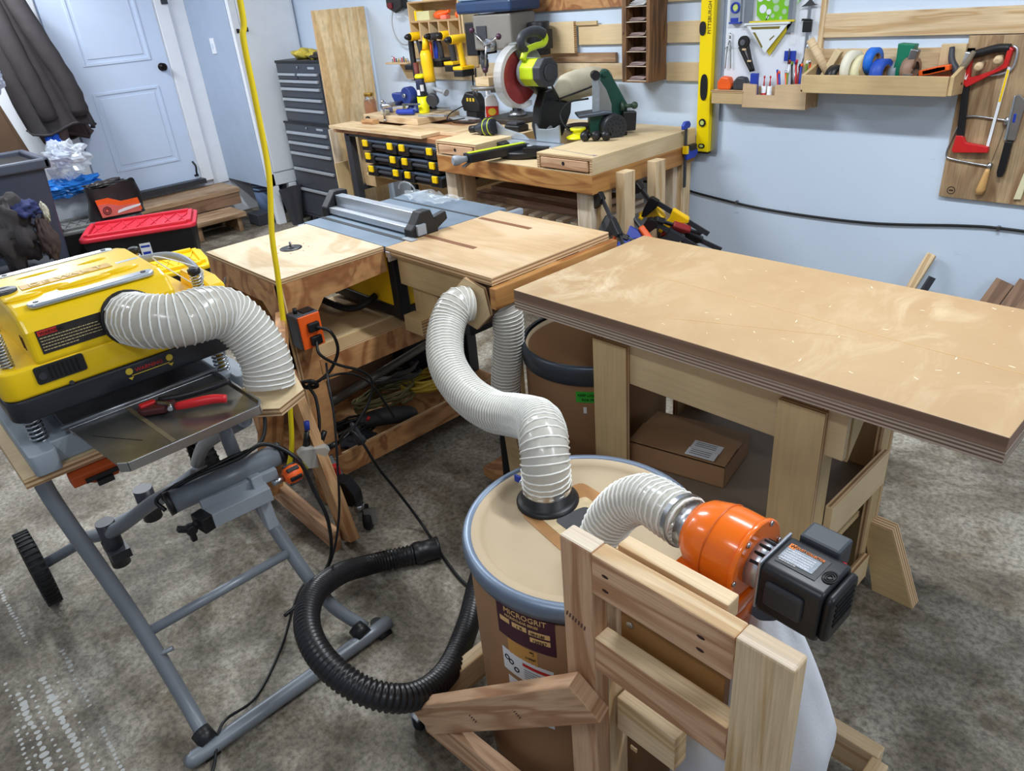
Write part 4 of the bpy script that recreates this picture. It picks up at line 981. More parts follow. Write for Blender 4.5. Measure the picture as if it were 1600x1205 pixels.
b = MB(); b.prism(rrect(-.046, .046, -.052, .044, .013), mo, my.col[1], my.col[2], .125, smooth=True)
mt = b.build('motor_housing', mat('motor_black', (34, 35, 38), .38, var=.1), t, bevel=.005, bseg=3)
b = MB(); b.prism(rrect(-.042, .042, -.047, .039, .013), mo+ax*.125, my.col[1], my.col[2], .018, smooth=True); cp = b.build('motor_end_cap', BLACKP, t, bevel=.006)
for k in range(5):
    b = MB(); b.obox(mo+ax*.1435+my.col[2]*(.024-.010*k)+my.col[1]*.0, (.003, .056, .004), rot=my); b.build('vent_slot', mat('slot_black', (6, 6, 6), .8), cp)
b = MB(); b.obox(mo+ax*.055+my.col[1]*(-.048)+my.col[2]*.0, (.08, .012, .045), rot=my); b.build('side_rib', CHARC, mt, bevel=.006)
b = MB(); b.obox(mo+ax*.055+my.col[1]*.067+my.col[2]*.028, (.085, .045, .045), rot=my); sb = b.build('switch_box', mat('switch_box_grey', (58, 62, 68), .45, var=.1), t, bevel=.005)
b = MB(); b.cyl(mo+ax*.0975+my.col[1]*.06+my.col[2]*.02, mo+ax*.105+my.col[1]*.06+my.col[2]*.02, .005, seg=12); b.build('red_button', REDP, sb)
tz = .0450
def mp_(u, v, w=0): return mo+ax*u*.82+my.col[1]*v*.8+my.col[2]*(tz-.0005+w)
b = MB(); b.obox(mp_(.065, .0, 0), (.082, .050, .0014), rot=my); pl_ = b.build('rating_plate', mat('plate_black', (28, 28, 30), .4, var=0), mt)
b = MB(); b.obox(mp_(.058, -.001, .0012), (.070, .032, .0006), rot=my); b.build('plate_silver', mat('plate_silver', (120, 126, 134), .3, metal=.7, var=.3, vs=60), pl_)
b = MB(); b.obox(mp_(.024, .022, .0012), (.013, .011, .0008), rot=my); b.build('logo_mark', OINK, pl_)
lettering('W', .0105, mp_(.0185, .0175, .0018), ax, my.col[1], INK, pl_); lettering('DUST COLLECTOR', .0078, mp_(.034, .020, .0016), ax, my.col[1], OINK, pl_, squash=.86)
strokes(pl_, mp_(.020, .0105, .0016), ax, my.col[1], 6, .058, .0055, .0022, WINK)
b = MB()
for q in (.004, .008, .012): b.lathe(mp_(.135, -.005, 0), mp_(.135, -.005, .0015), [(q+.0022, 0), (q+.0022, 1), (q, 1), (q, 0)], 20, caps=False)
b.build('embossed_rings', mat('emboss_black', (12, 12, 13), .6), mt)

keep = {'volute', 'seam', 'back_flange', 'outlet_plate', 'outlet_neck', 'inlet_collar'}
inv_ = FR[t].inverted(); ml = inv_ @ m0
def squash(o):
    for v in o.data.vertices:
        d = (v.co-ml).dot(ax)
        if d > 0: v.co -= ax*d*.24
    for ch in o.children: squash(ch)
for o in list(t.children):
    if o.name.split('.')[0] not in keep: squash(o)
t2 = thing('blower_inlet_hose', 'short translucent ribbed hose from the drum lid up into the orange blower', 'dust hose', (-.66, .86, .64))
hose(t2, [(-.775, .875, .625), (-.772, .878, .66), (-.755, .885, .715), (-.715, .888, .775), (-.66, .882, .818), (-.60, .860, .836), (-.546, .846, .842)], .046, HOSEW, HOSER, pitch=.014)
b = MB(); p0_ = Vector((-.562, .850, .841)); b.lathe(p0_, p0_+Vector((.010, -.003, .002)), [(.0475, 0), (.0475, 1)], 32, caps=False); b.build('hose_clamp', STEEL, t2)
# filter bag
def bagf(u, v):
    a = 2*PI*u; z = .70-.66*v
    prof = .045+.11*min(1, v*2.6)**.8 if v < .4 else .155-.02*(v-.4)
    w = 1+.05*math.sin(5*a+3*v)+.03*math.sin(9*a-6*v)
    return (-.43+prof*w*math.cos(a)*.95, .90+prof*w*math.sin(a)*.86, z)
b = MB(); b.grid(bagf, 48, 24); b.build('filter_bag', mat('white_filter_cloth', (214, 216, 222), .8, var=.05, bump=.3), None, label='white cloth filter bag hanging under the orange blower', cat='filter bag', )
# ------------------------------------------------------------------ table saw
t = thing('table_saw', 'jobsite table saw with grey ribbed top, silver rip fence and yellow body on the shelf', 'table saw', (-2.45, 1.66, .583))
b = MB(); b.box(-2.752, -2.168, 1.372, 1.955, .872, .9); tp = b.build('tabletop', CAST, t, bevel=.003)
b = MB(); b.box(-2.752, -2.168, 1.448, 1.468, .8995, .9012); b.build('miter_groove', CHARC, tp)
b = MB(); b.box(-2.752, -2.168, 1.80, 1.812, .8995, .9012); b.build('miter_groove', CHARC, tp)
for y in (1.50, 1.505, 1.54): 
    b = MB(); b.box(-2.74, -2.18, y, y+.0015, .8998, .9008); b.build('top_rib', mat('rib_grey', (96, 108, 122), .5), tp)
b = MB(); b.box(-2.62, -2.30, 1.60, 1.66, .9, .9015); b.build('throat_plate', DKGREY, tp, bevel=.001)
b = MB(); b.box(-2.69, -2.21, 1.42, 1.90, .62, .872); b.build('saw_body', YELD, t, bevel=.01)
b = MB(); b.box(-2.70, -2.20, 1.41, 1.91, .60, .64); b.box(-2.235, -2.195, 1.405, 1.455, .60, .872); b.box(-2.235, -2.195, 1.86, 1.91, .60, .872); b.box(-2.70, -2.66, 1.405, 1.455, .60, .872); b.build('body_frame', BLACKP, t, bevel=.004)
b = MB()
b.tube([(-2.66, 1.40, .66), (-2.66, 1.34, .64), (-2.60, 1.30, .63), (-2.42, 1.30, .63), (-2.36, 1.34, .64), (-2.36, 1.41, .66)], .013, smooth=5, seg=12); b.build('base_handle', BLACKR, t)
for x, y in ((-2.64, 1.46), (-2.26, 1.46), (-2.64, 1.86), (-2.26, 1.86)):
    b = MB(); b.lathe((x, y, .584), (x, y, .602), [(.028, 0), (.022, 1)], 18); b.build('rubber_foot', BLACKR, t)
for x in (-2.775, -2.15):
    b = MB(); b.box(x-.012, x+.012, 1.36, 2.02, .865, .887); b.box(x-.004, x+.004, 1.36, 2.02, .85, .868); b.build('fence_rail', ALU, t, bevel=.002)
fn = MB(); fn.box(-2.75, -2.185, 1.535, 1.572, .903, .975); fo = fn.build('rip_fence', ALU, t, bevel=.002)
b = MB(); b.box(-2.76, -2.19, 1.50, 1.535, .905, .93); b.build('fence_ledge', mat('aluminium_pale', (220, 226, 234), .3, metal=.6, var=.03), fo, bevel=.002)
b = MB(); b.prism([(1.48, .87), (1.60, .87), (1.60, .92), (1.575, .985), (1.53, .985), (1.50, .945), (1.48, .93)], (-2.205, 0, 0), (0, 1, 0), (0, 0, 1), .05); b.prism([(1.60, .90), (1.66, .93), (1.655, .96), (1.60, .95)], (-2.20, 0, 0), (0, 1, 0), (0, 0, 1), .03); b.build('fence_head', BLACKP, fo, bevel=.004)
b = MB(); b.box(-2.16, -2.145, 1.50, 1.54, .905, .945); b.box(-2.19, -2.13, 1.455, 1.485, .885, .905); b.build('fence_lever', LGREY, fo, bevel=.003)
b = MB(); b.prism([(1.49, .87), (1.60, .87), (1.60, .985), (1.54, .99), (1.49, .93)], (-2.80, 0, 0), (0, 1, 0), (0, 0, 1), .045); b.build('fence_tail', BLACKP, fo, bevel=.004)
# crumpled clear sheet lying on the saw top
def crump(u, v):
    x = -2.70+.30*u+.02*math.sin(9*v); y = 1.80+.135*v+.015*math.sin(8*u)
    z = .906+.012*abs(math.sin(11*u+3*v))+.010*abs(math.sin(9*v-4*u+1))
    return (x, y, z)
t = thing('clear_plastic_packaging', 'crumpled clear plastic packaging lying on the back of the table saw top', 'packaging', (-2.55, 1.87, .902))
b = MB(); b.grid(crump, 26, 18); b.build('sheet', CLEARP, t)
b = MB(); b.tube([(-2.70+.06*math.cos(a*PI/8)*1.0, 1.86, .93+.035*math.sin(a*PI/8)) for a in range(0, 9)], .004, seg=6); b.build('rim', CLEARP, t)
# ------------------------------------------------------------------ miter saw bench
t = thing('miter_saw_bench', 'lumber bench with two plywood drawers holding the miter saw against the wall', 'workbench', (-2.8, 3.0, 0))
b = MB(); b.box(-3.385, -2.245, 2.565, 3.38, .803, .893, grain=0); b.build('apron_frame', AMBER, t, bevel=.003)
b = MB(); b.box(-3.385, -2.245, 2.565, 3.38, .893, .897, grain=0); b.build('bench_top', BIRCH, t)
for x0, x1, n in ((-3.385, -3.045, 0), (-2.595, -2.245, 1)):
    b = MB(); b.box(x0, x1, 2.567, 3.0 if n == 0 else 3.38, .955, .970, grain=1, side={1: 1}); b.build('drawer_box_top', [BIRCH, PLYE], t, bevel=.001)
    b = MB(); b.box(x0, x0+.015, 2.567, 3.0 if n == 0 else 3.38, .897, .955, side={1: 1}); b.build('drawer_box_side', [BIRCH, PLYE], t)
    b = MB(); b.box(x1-.015, x1, 2.567, 3.0 if n == 0 else 3.38, .897, .955, side={1: 1}); b.build('drawer_box_side', [BIRCH, PLYE], t)
    d0, d1 = x0+.028, x1-.028
    b = MB(); b.box(d0, d1, 2.563, 2.90, .904, .951, grain=0); dr = b.build('drawer', FIRPINK, t, bevel=.002)
    b = MB(); b.cyl(((d0+d1)/2, 2.5628, .932), ((d0+d1)/2, 2.5618, .932), .009, seg=16); b.build('finger_hole', INK, dr)
b = MB(); b.box(-3.045, -2.595, 3.03, 3.38, .897, .970, grain=0); b.build('rear_box', BIRCH, t, bevel=.002)
b = MB(); b.box(-3.385, -3.045, 3.0, 3.38, .897, .970, grain=0); b.build('rear_box', BIRCH, t, bevel=.002)
b = MB(); b.beam((-2.59, 2.66, .9705), (-2.26, 2.61, .9705), .002, .0008); b.beam((-2.285, 2.615, .9707), (-2.262, 2.625, .9707), .004, .0008); b.build('pen_line', mat('blue_pen', (50, 60, 130), .6, var=0), t)
for x0, y0 in ((-3.37, 2.60), (-2.375, 2.60), (-3.37, 3.25), (-2.375, 3.25)):
    b = MB(); b.box(x0, x0+.09, y0, y0+.038, 0, .803, grain=2); b.build('leg', WHITEW, t, bevel=.003)
    b = MB(); b.box(x0+.078, x0+.116, y0+.038, y0+.12, 0, .803, grain=2); b.build('leg_stud', PINE, t, bevel=.003)
for z in (.60, .38):
    b = MB(); b.box(-3.33, -2.30, 2.66, 2.70, z-.05, z, grain=0); b.build('shelf_rail', WHITEW, t, bevel=.002)
    for k in range(10):
        x = -3.28+.10*k; b = MB(); b.box(x, x+.045, 2.66, 3.2, z, z+.02, grain=1); b.build('slat', WHITEW, t, bevel=.002)
# long boards stored on the slats
for i, (y, z, w, h, x0, x1) in enumerate(((2.74, .622, .09, .038, -3.30, -2.42), (2.86, .622, .12, .025, -3.28, -2.40), (3.0, .622, .1, .04, -3.3, -2.45), (2.80, .66, .14, .03, -3.22, -2.41), (2.95, .69, .13, .035, -3.30, -2.5))):
    b = MB(); b.box(x0, x1, y, y+w, z, z+h, grain=0)
    b.build('stored_board', [DARKW, STEPW][i % 2], None, bevel=.004, cat='board', group='boards stored under the miter saw bench',
            label=['dark board at the front of the lower layer under the miter saw bench', 'pale board behind the front one under the miter saw bench', 'dark board at the rear of the lower layer under the miter saw bench', 'pale wide board lying across the front stack under the miter saw bench', 'dark board lying on the rear stack under the miter saw bench'][i])
# ------------------------------------------------------------------ steel framed bench with part boxes
t = thing('steel_frame_bench', 'steel framed bench with a wooden top beside the grey toolbox', 'workbench', (-4.2, 3.0, 0))
b = MB(); b.box(-4.86, -3.40, 2.80, 3.40, .885, .915, grain=0); b.build('bench_top', wood('reddish_bench_top', (208, 156, 112), (168, 116, 78), gv=10), t, bevel=.002)
for x in (-4.70, -3.47):
    for y in (2.80, 3.30):
        b = MB(); b.box(x-.03, x+.035, y, y+.05, 0, .885); b.build('leg', CHARC, t, bevel=.003)
b = MB(); b.box(-4.70, -3.45, 2.80, 2.84, .87, .885); b.box(-4.70, -4.66, 2.84, 3.30, .49, .53); b.box(-4.70, -3.45, 3.30, 3.34, .49, .53); b.build('frame_rail', CHARC, t, bevel=.002)
b = MB(); b.box(-4.52, -3.50, 2.80, 3.25, .618, .632, grain=0); b.build('box_shelf', BIRCHD, t)
b = MB(); b.box(-4.67, -4.53, 2.87, 3.3, .52, .88); b.box(-4.6, -3.5, 3.28, 3.295, .05, .6); b.build('side_panel', HARDB, t)
# loose plank panel on top
t = thing('plank_panel', 'loose glued plank panel lying across the steel framed bench top', 'board', (-4.3, 3.0, .915))
b = MB(); b.box(-4.84, -3.77, 2.756, 2.95, .917, .937, grain=0); b.build('plank', PINE, t, bevel=.002)
b = MB(); b.box(-4.25, -3.77, 2.951, 3.10, .917, .937, grain=0); b.build('plank', OUTPLY, t, bevel=.002)
b = MB(); b.box(-3.769, -3.55, 2.90, 3.38, .917, .937, grain=1); b.build('plank', PINE, t, bevel=.002)
# organisers
LID = mat('smoky_lid', (70, 82, 98), .3, var=.05)
def organiser(label, x0, x1, z0, h):
    t = thing('parts_organizer', label, 'parts box', ((x0+x1)/2, 2.78, z0), group='black parts organizers in the steel bench')
    a = (x1-x0)/2
    b = MB(); b.box(-a, a, .0, .30, 0, h*.62); b.box(-a, -a*.42, -.02, 0, 0, h*.66); b.box(a*.42, a, -.02, 0, 0, h*.66); b.build('case', BLACKP, t, bevel=.004, world=False)
    b = MB(); b.box(-a, a, -.006, .30, h*.64, h*.82); b.build('lid', LID, t, bevel=.004, world=False)
    b = MB(); b.box(-a*.4, a*.4, -.014, .0, h*.30, h*.5); b.build('grip', DKGREY, t, bevel=.003, world=False)
    for s in (-1, 1):
        b = MB(); b.box(s*a*.72-.024, s*a*.72+.024, -.034, -.018, h*.34, h*.86); b.build('latch', YEL, t, bevel=.004, world=False)
    return t
rows = ('top', 'middle', 'bottom')
for r_ in range(3):
    for c_ in range(2):
        x0 = -4.46+.415*c_+.012*r_; 
        organiser('black parts organizer with yellow latches, %s row, %s column under the bench' % (rows[r_], ('left', 'right')[c_]), x0, x0+.395, .80-.083*r_, .081)
# leaning ply panels
b = MB(); b.prism([(2.93, .0), (3.36, .0), (3.40, 1.655), (2.965, 1.655)], (-5.16, 0, 0), (0, 1, 0), (0, 0, 1), .018, m=0, side=1)
b.add([], [])
pn = b.build('leaning_panel', [wood('veined_pine_panel', (240, 214, 168), (220, 184, 130), gu=9, gv=.9, contrast=.7, dist=1.0, knots=2.5), PLYE], None, label='tall pale pine panel leaning between the toolbox and the steel framed bench', cat='board')
b = MB(); b.box(-4.99, -4.975, 2.83, 2.94, 0, .65, grain=2); b.build('offcut_panel', BIRCHD, None, label='short plywood offcut standing beside the steel bench leg', cat='board')
b = MB(); b.box(-5.04, -5.02, 2.86, 2.92, 0, .88, grain=2); b.build('narrow_strip', WHITEW, None, label='narrow pale wood strip standing behind the short plywood offcut', cat='board')
# ------------------------------------------------------------------ tool chest
t = thing('tool_chest', 'grey rolling tool chest in two stacked sections with silver drawer pulls', 'tool chest', (-5.7, 3.2, 0))
TCM = mat('tool_chest_grey', (74, 78, 86), .35, var=.05, metal=.3)
PULL = mat('pull_silver', (196, 202, 208), .3, metal=.5, var=.03)
b = MB(); b.box(-6.07, -5.33, 3.045, 3.40, .07, .85); lo = b.build('lower_cabinet', TCM, t, bevel=.004)
b = MB(); b.box(-6.03, -5.34, 3.06, 3.40, .852, 1.305); upc = b.build('upper_chest', TCM, t, bevel=.004)
b = MB(); b.box(-6.035, -5.335, 3.055, 3.40, 1.305, 1.325); b.build('top_tray', BLACKP, upc, bevel=.003)
b = MB(); b.box(-6.075, -5.325, 3.04, 3.06, .845, .86); b.build('top_lip', BLACKP, lo, bevel=.003)
for z0, z1 in ((1.135, 1.185), (1.055, 1.128), (.975, 1.048), (.872, .968)):
    b = MB(); b.box(-6.01, -5.36, 3.052, 3.06, z0, z1); d = b.build('drawer', TCM, upc, bevel=.002)
    b = MB(); b.box(-5.99, -5.38, 3.036, 3.053, z1-.022, z1-.002); b.build('drawer_pull', PULL, d, bevel=.003)
for x0, x1 in ((-6.01, -5.70), (-5.69, -5.36)):
    b = MB(); b.box(x0, x1, 3.052, 3.06, 1.19, 1.235); d = b.build('drawer', TCM, upc, bevel=.002)
    b = MB(); b.box(x0+.015, x1-.015, 3.036, 3.053, 1.215, 1.233); b.build('drawer_pull', PULL, d, bevel=.003)
b = MB(); b.cyl((-5.68, 3.052, 1.275), (-5.68, 3.058, 1.275), .009, seg=14); b.build('lock', STEEL, upc)
b = MB(); b.box(-5.53, -5.53+.10, 3.0585, 3.0585+.002, 1.262, 1.262+.016); b.build('name_plate', PULL, upc, bevel=.001)
for z0, z1 in ((.715, .79), (.63, .708), (.50, .623), (.33, .493), (.10, .323)):
    b = MB(); b.box(-6.04, -5.36, 3.037, 3.045, z0, z1); d = b.build('drawer', TCM, lo, bevel=.002)
    b = MB(); b.box(-6.02, -5.38, 3.020, 3.038, z1-.024, z1-.002); b.build('drawer_pull', PULL, d, bevel=.003)
b = MB(); b.cyl((-5.70, 3.037, .822), (-5.70, 3.045, .822), .009, seg=14); b.build('lock', STEEL, lo)
b = MB(); b.box(-5.55, -5.55+.10, 3.0435, 3.0435+.002, .812, .812+.016); b.build('name_plate', PULL, lo, bevel=.001)
for x in (-6.0, -5.4):
    for y in (3.10, 3.34): caster(t, x, y, .07, r=.03)
# gloves heap on the chest
from mathutils import noise as NZ
def crumple(b, cx, cy, cz, sx, sy, sz, seed, n=44, m=0, amp=.35, fr=3.2):
    def f(q):
        w = Vector((q.x/sx, q.y/sy, q.z/sz))
        d = NZ.turbulence(w*fr*.5+Vector((seed, 0, 0)), 4, True)-.5
        k = 1+amp*d*1.6+.12*NZ.noise(w*fr*2.4+Vector((0, seed, 0)))
        return Vector((q.x*k, q.y*k, q.z*k))
    b.ball((cx, cy, cz), 1, sc=(sx, sy, sz), seg=n, rings=n//2, m=m, fn=f)
    for i in range(len(b.s)): b.s[i] = False if seed > 40 else b.s[i]
    return b
def rumple(b, cx, cy, cz, sx, sy, sz, seed, n=22, m=0, amp=.25):
    if seed > 12: return crumple(b, cx, cy, cz, sx, sy, sz, seed, m=m, amp=amp*1.1)
    rd = random.Random(seed); ph = [(rd.uniform(1, 6), rd.uniform(1, 6), rd.uniform(1, 5), rd.uniform(0, 6)) for _ in range(6)]
    def f(q):
        s = 0
        for a, c, d, e in ph: s += math.sin(a*q.x*2/sx*.6+c*q.y*2/sy*.5+d*q.z*2/sz*.6+e)
        k = 1+amp*s/3; z = q.z*k
        return Vector((q.x*k, q.y*k, z))
    b.ball((cx, cy, cz), 1, sc=(sx, sy, sz), seg=n, rings=n//2, m=m, fn=f)
    return b
t = thing('work_gloves', 'pair of yellow work gloves heaped on top of the tool chest', 'gloves', (-5.7, 3.2, 1.325))
for i, (x, y, z, a) in enumerate(((-5.78, 3.18, 1.36, .4), (-5.60, 3.2, 1.352, -.5))):
    b = MB(); rumple(b, x, y, z, .10, .07, .04, i+3); b.build('glove', mat('glove_yellow', (196, 176, 70), .85, var=.35, vs=22), t)
    for k in range(4):
        b = MB(); q = a+.35*(k-1.5); b.tube([(x+.05*math.cos(q), y+.04*math.sin(q), z+.01), (x+.11*math.cos(q), y+.08*math.sin(q), z-.005), (x+.15*math.cos(q), y+.10*math.sin(q), z-.02)], .012, seg=10); b.build('glove_finger', mat('glove_yellow', (196, 176, 70)), t)
b = MB(); rumple(b, -5.50, 3.2, 1.352, .11, .09, .028, 9); b.build('dark_rag', mat('dark_rag', (60, 56, 52), .9, var=.3, vs=20), None, label='dark rag lying beside the yellow gloves on the tool chest', cat='rag')
# ------------------------------------------------------------------ things on the steel bench
t = thing('glass_jar', 'glass jar of orange-brown powder with a brass lid on the steel bench', 'jar', (-4.93, 3.16, .915))
jx, jy = -4.80, 3.10; t.location = (jx, jy, .915); FR[t] = Matrix.Translation(Vector((jx, jy, .915)))
b = MB(); b.lathe((jx, jy, .917), (jx, jy, 1.10), [(.040, 0), (.044, .05), (.044, .72), (.036, .82), (.032, .86), (.032, 1)], 24, caps=False); b.build('jar_glass', GLASS, t)
b = MB(); b.lathe((jx, jy, .919), (jx, jy, 1.05), [(.038, 0), (.042, .05), (.042, .95), (.038, 1)], 24); b.build('contents', mat('sawdust_orange', (198, 124, 60), .8, var=.15, vs=60), t)
b = MB(); b.cyl((jx, jy, 1.085), (jx, jy, 1.108), .036, seg=24); b.build('lid', BRASS, t, bevel=.002)
t = thing('thick_board', 'thick pale slab of wood carrying the blue vise on the steel bench', 'board', (-4.45, 3.2, .937))
b = MB(); b.box(-4.76, -4.12, 3.0, 3.36, .938, .978, grain=0); b.build('slab', PINE, t, bevel=.003)
b = MB(); b.box(-4.64, -4.50, 2.90, 2.955, .938, .965, grain=0); b.build('wood_block', FIR, None, bevel=.002, label='small wood block on the plank panel in front of the vise slab', cat='block')
b = MB(); b.ball((-4.66, 2.97, .957), .018, seg=14); b.build('wooden_ball', BLACKP, None, label='small dark ball knob beside the wood block on the plank panel', cat='knob')
# vise
t = thing('bench_vise', 'blue bench vise with swivelled jaws standing on the thick slab', 'vise', (-4.42, 3.2, .98))
b = MB(); b.lathe((-4.42, 3.22, .98), (-4.42, 3.22, 1.04), [(.075, 0), (.07, .3), (.05, .6), (.05, 1)], 28); b.build('swivel_base', BLUEV, t)
b = MB(); b.prism([(-.14, 0), (.12, 0), (.15, .03), (.15, .075), (.05, .085), (-.02, .07), (-.12, .085), (-.17, .085), (-.17, .06)], (-4.42, 3.19, 1.02), (.9, .25, 0), (0, 0, 1), -.06); b.build('vise_body', BLUEV, t, bevel=.006)
b = MB(); b.cyl((-4.41, 3.14, 1.09), (-4.41, 3.20, 1.09), .058, seg=28); hd = b.build('swivel_head', BLUEV, t, bevel=.004)
b = MB(); b.cyl((-4.41, 3.12, 1.095), (-4.41, 3.14, 1.095), .014, seg=14); b.build('bolt', STEEL, hd)
b = MB(); b.cyl((-4.47, 2.985, 1.07), (-4.47, 2.985, .955), .007, seg=12); b.ball((-4.47, 2.985, 1.075), .013, seg=12, rings=8); b.ball((-4.47, 2.985, .953), .011, seg=12, rings=8); b.cyl((-4.47, 2.97, 1.045), (-4.47, 3.15, 1.045), .016, seg=18); b.build('handle_bar', STEEL, t)
b = MB(); b.lathe((-4.62, 3.10, 1.01), (-4.59, 3.14, 1.01), [(.042, 0), (.042, .2), (.030, .2), (.030, .8), (.040, .8), (.040, 1)], 24); b.build('reel', mat('blue_grey_reel', (110, 116, 160), .4, var=.1), t)
b = MB(); b.box(-4.58, -4.52, 3.03, 3.07, .98, 1.01); b.build('pale_block', mat('pale_stone', (186, 178, 160), .7), None, bevel=.006, label='small pale block at the foot of the blue vise', cat='block')
t = thing('blue_clamp', 'small blue quick clamp lying on the slab in front of the vise', 'clamp', (-4.38, 3.08, .98))
b = MB(); b.cyl((-4.42, 3.06, 1.0), (-4.28, 3.10, 1.0), .018, seg=16); b.build('grip', BLUEP, t, bevel=.004)
b = MB(); b.box(-4.38, -4.37, 3.08, 3.10, 1.0, 1.05); b.beam((-4.40, 3.10, 1.045), (-4.26, 3.14, 1.045), .01, .012); b.build('bar', STEEL, t)
t = thing('spray_adhesive_can', 'tall canister with bright yellow base and yellow cap on the slab', 'canister', (-4.20, 3.25, .98))
ox, oy = -4.30, 3.20; t.location = (ox, oy, .979); FR[t] = Matrix.Translation(Vector((ox, oy, .979)))
YB = mat('bright_yellow', (244, 240, 20), .4, var=.02)
b = MB(); b.lathe((ox, oy, .979), (ox, oy, 1.085), [(.036, 0), (.038, .04), (.038, 1)], 26); b.build('base_band', YB, t)
b = MB(); b.lathe((ox, oy, 1.085), (ox, oy, 1.20), [(.034, 0), (.034, .94), (.030, 1)], 26); cn = b.build('can_body', mat('can_navy', (44, 50, 76), .4, var=.2, vs=30), t)
b = MB(); cyl_patch(b, ox, oy, .0346, -110, -60, 1.095, 1.13, n=5); cyl_patch(b, ox, oy, .0346, -50, -10, 1.12, 1.16, n=4); b.build('label', PAPER, cn)
b = MB(); b.lathe((ox, oy, 1.20), (ox, oy, 1.225), [(.036, 0), (.038, .4), (.030, 1)], 26); b.build('cap', YB, t)
b = MB(); b.beam((-4.20, 3.08, .985), (-3.98, 3.13, .985), .035, .01); b.build('steel_ruler', ALU, None, label='flat steel bar lying at the right end of the thick slab', cat='bar')
t = thing('screwdriver', 'screwdriver with a dark handle lying behind the yellow-based canister', 'screwdriver', (-4.3, 3.3, .98))
b = MB(); b.cyl((-4.36, 3.26, 1.0), (-4.27, 3.28, 1.0), .012, seg=12); b.build('handle', BLACKP, t)
b = MB(); b.cyl((-4.27, 3.28, 1.0), (-4.15, 3.31, 1.0), .004, seg=8); b.build('shaft', STEEL, t)
b = MB(); rumple(b, -3.98, 3.28, .945, .13, .06, .012, 5); b.build('grey_strap', mat('grey_strap', (150, 152, 156), .7, var=.2, vs=30), None, label='grey folded strap lying on the planks right of the slab', cat='strap')
# ------------------------------------------------------------------ drill press
t = thing('drill_press', 'bench drill press with blue belt cover and grey head behind the miter saw', 'drill press', (-3.47, 3.24, .97))
dx, dy = -3.40, 3.22; t.location = (dx, dy, .97); FR[t] = Matrix.Translation(Vector((dx, dy, .97)))
b = MB(); b.box(-3.56, -3.27, 3.08, 3.36, .971, 1.0); b.build('base', mat('oily_iron', (62, 58, 52), .5, metal=.4, var=.2), t, bevel=.006)
b = MB(); b.lathe((dx, dy, 1.0), (dx, dy, 1.03), [(.06, 0), (.05, .5), (.04, 1)], 28); b.cyl((dx, dy, 1.0), (dx, dy, 1.52), .028, seg=24); b.build('column', STEELD, t)
b = MB(); b.lathe((dx-.18, dy-.06, 1.155), (dx-.18, dy-.06, 1.175), [(.10, 0), (.105, .5), (.105, 1)], 32); b.cyl((dx, dy, 1.12), (dx, dy, 1.19), .042, seg=20); b.beam((dx, dy, 1.15), (dx-.15, dy-.05, 1.15), .05, .03); b.build('work_table', mat('grey_cast_iron', (130, 132, 132), .45, metal=.5, var=.15), t)
HEAD = mat('head_taupe', (126, 122, 116), .45, var=.05)
b = MB(); b.box(-3.62, -3.30, 3.12, 3.32, 1.37, 1.56); hd = b.build('head', HEAD, t, bevel=.012)
b = MB(); b.box(-3.585, -3.50, 3.112, 3.12, 1.43, 1.50); b.build('nameplate', DKGREY, hd, bevel=.002)
b = MB(); b.box(-3.72, -3.62, 3.14, 3.30, 1.34, 1.52); b.build('switch_side', BLACKP, hd, bevel=.006)
b = MB(); b.cyl((-3.46, 3.08, 1.40), (-3.46, 3.12, 1.40), .035, seg=24); hub = b.build('feed_hub', STEEL, hd)
for a in (1.45, 3.5, 5.6):
    b = MB(); e_ = Vector((-3.46+.02*math.cos(a), 3.07, 1.40+.02*math.sin(a))); f_ = Vector((-3.46+.13*math.cos(a-PI), 3.06, 1.40+.13*math.sin(a-PI)))
    b.cyl(e_, f_, .005, seg=8); b.build('feed_arm', STEEL, hub); b = MB(); b.ball(f_, .017, seg=12, rings=8); b.build('arm_knob', mat('plum_knob', (70, 40, 60), .4), hub)
b = MB(); b.box(-3.74, -3.27, 3.10, 3.34, 1.565, 1.63); b.build('belt_cover', mat('blue_cover', (36, 58, 92), .4, var=.1), t, bevel=.015)
b = MB(); b.box(-3.73, -3.28, 3.11, 3.33, 1.63, 1.67); b.build('cover_lid', mat('pale_blue_lid', (150, 172, 196), .4, var=.05), t, bevel=.015)
b = MB(); b.cyl((-3.24, 3.28, 1.33), (-3.24, 3.28, 1.50), .062, seg=26); b.box(-3.205, -3.17, 3.24, 3.32, 1.36, 1.46); b.build('motor', BLACKP, t, bevel=.004)
b = MB(); b.lathe((-3.60, 3.17, 1.37), (-3.60, 3.17, 1.22), [(.022, 0), (.022, .3), (.018, .32), (.024, .38), (.024, .6), (.014, .8), (.005, .82), (.004, 1)], 18); b.build('chuck', DKGREY, t)
b = MB(); b.box(-3.62, -3.50, 3.10, 3.18, 1.176, 1.225, grain=0); b.build('scrap_block', PINE, None, bevel=.002, label='pine scrap block resting on the drill press table', cat='block')
cord('thin_black_cord', [(-3.50, 3.30, 1.36), (-3.56, 3.35, 1.30), (-3.58, 3.37, 1.20), (-3.57, 3.38, 1.0), (-3.5, 3.37, .976)], .004, BCORD, 'thin black power cord hanging behind the drill press table')
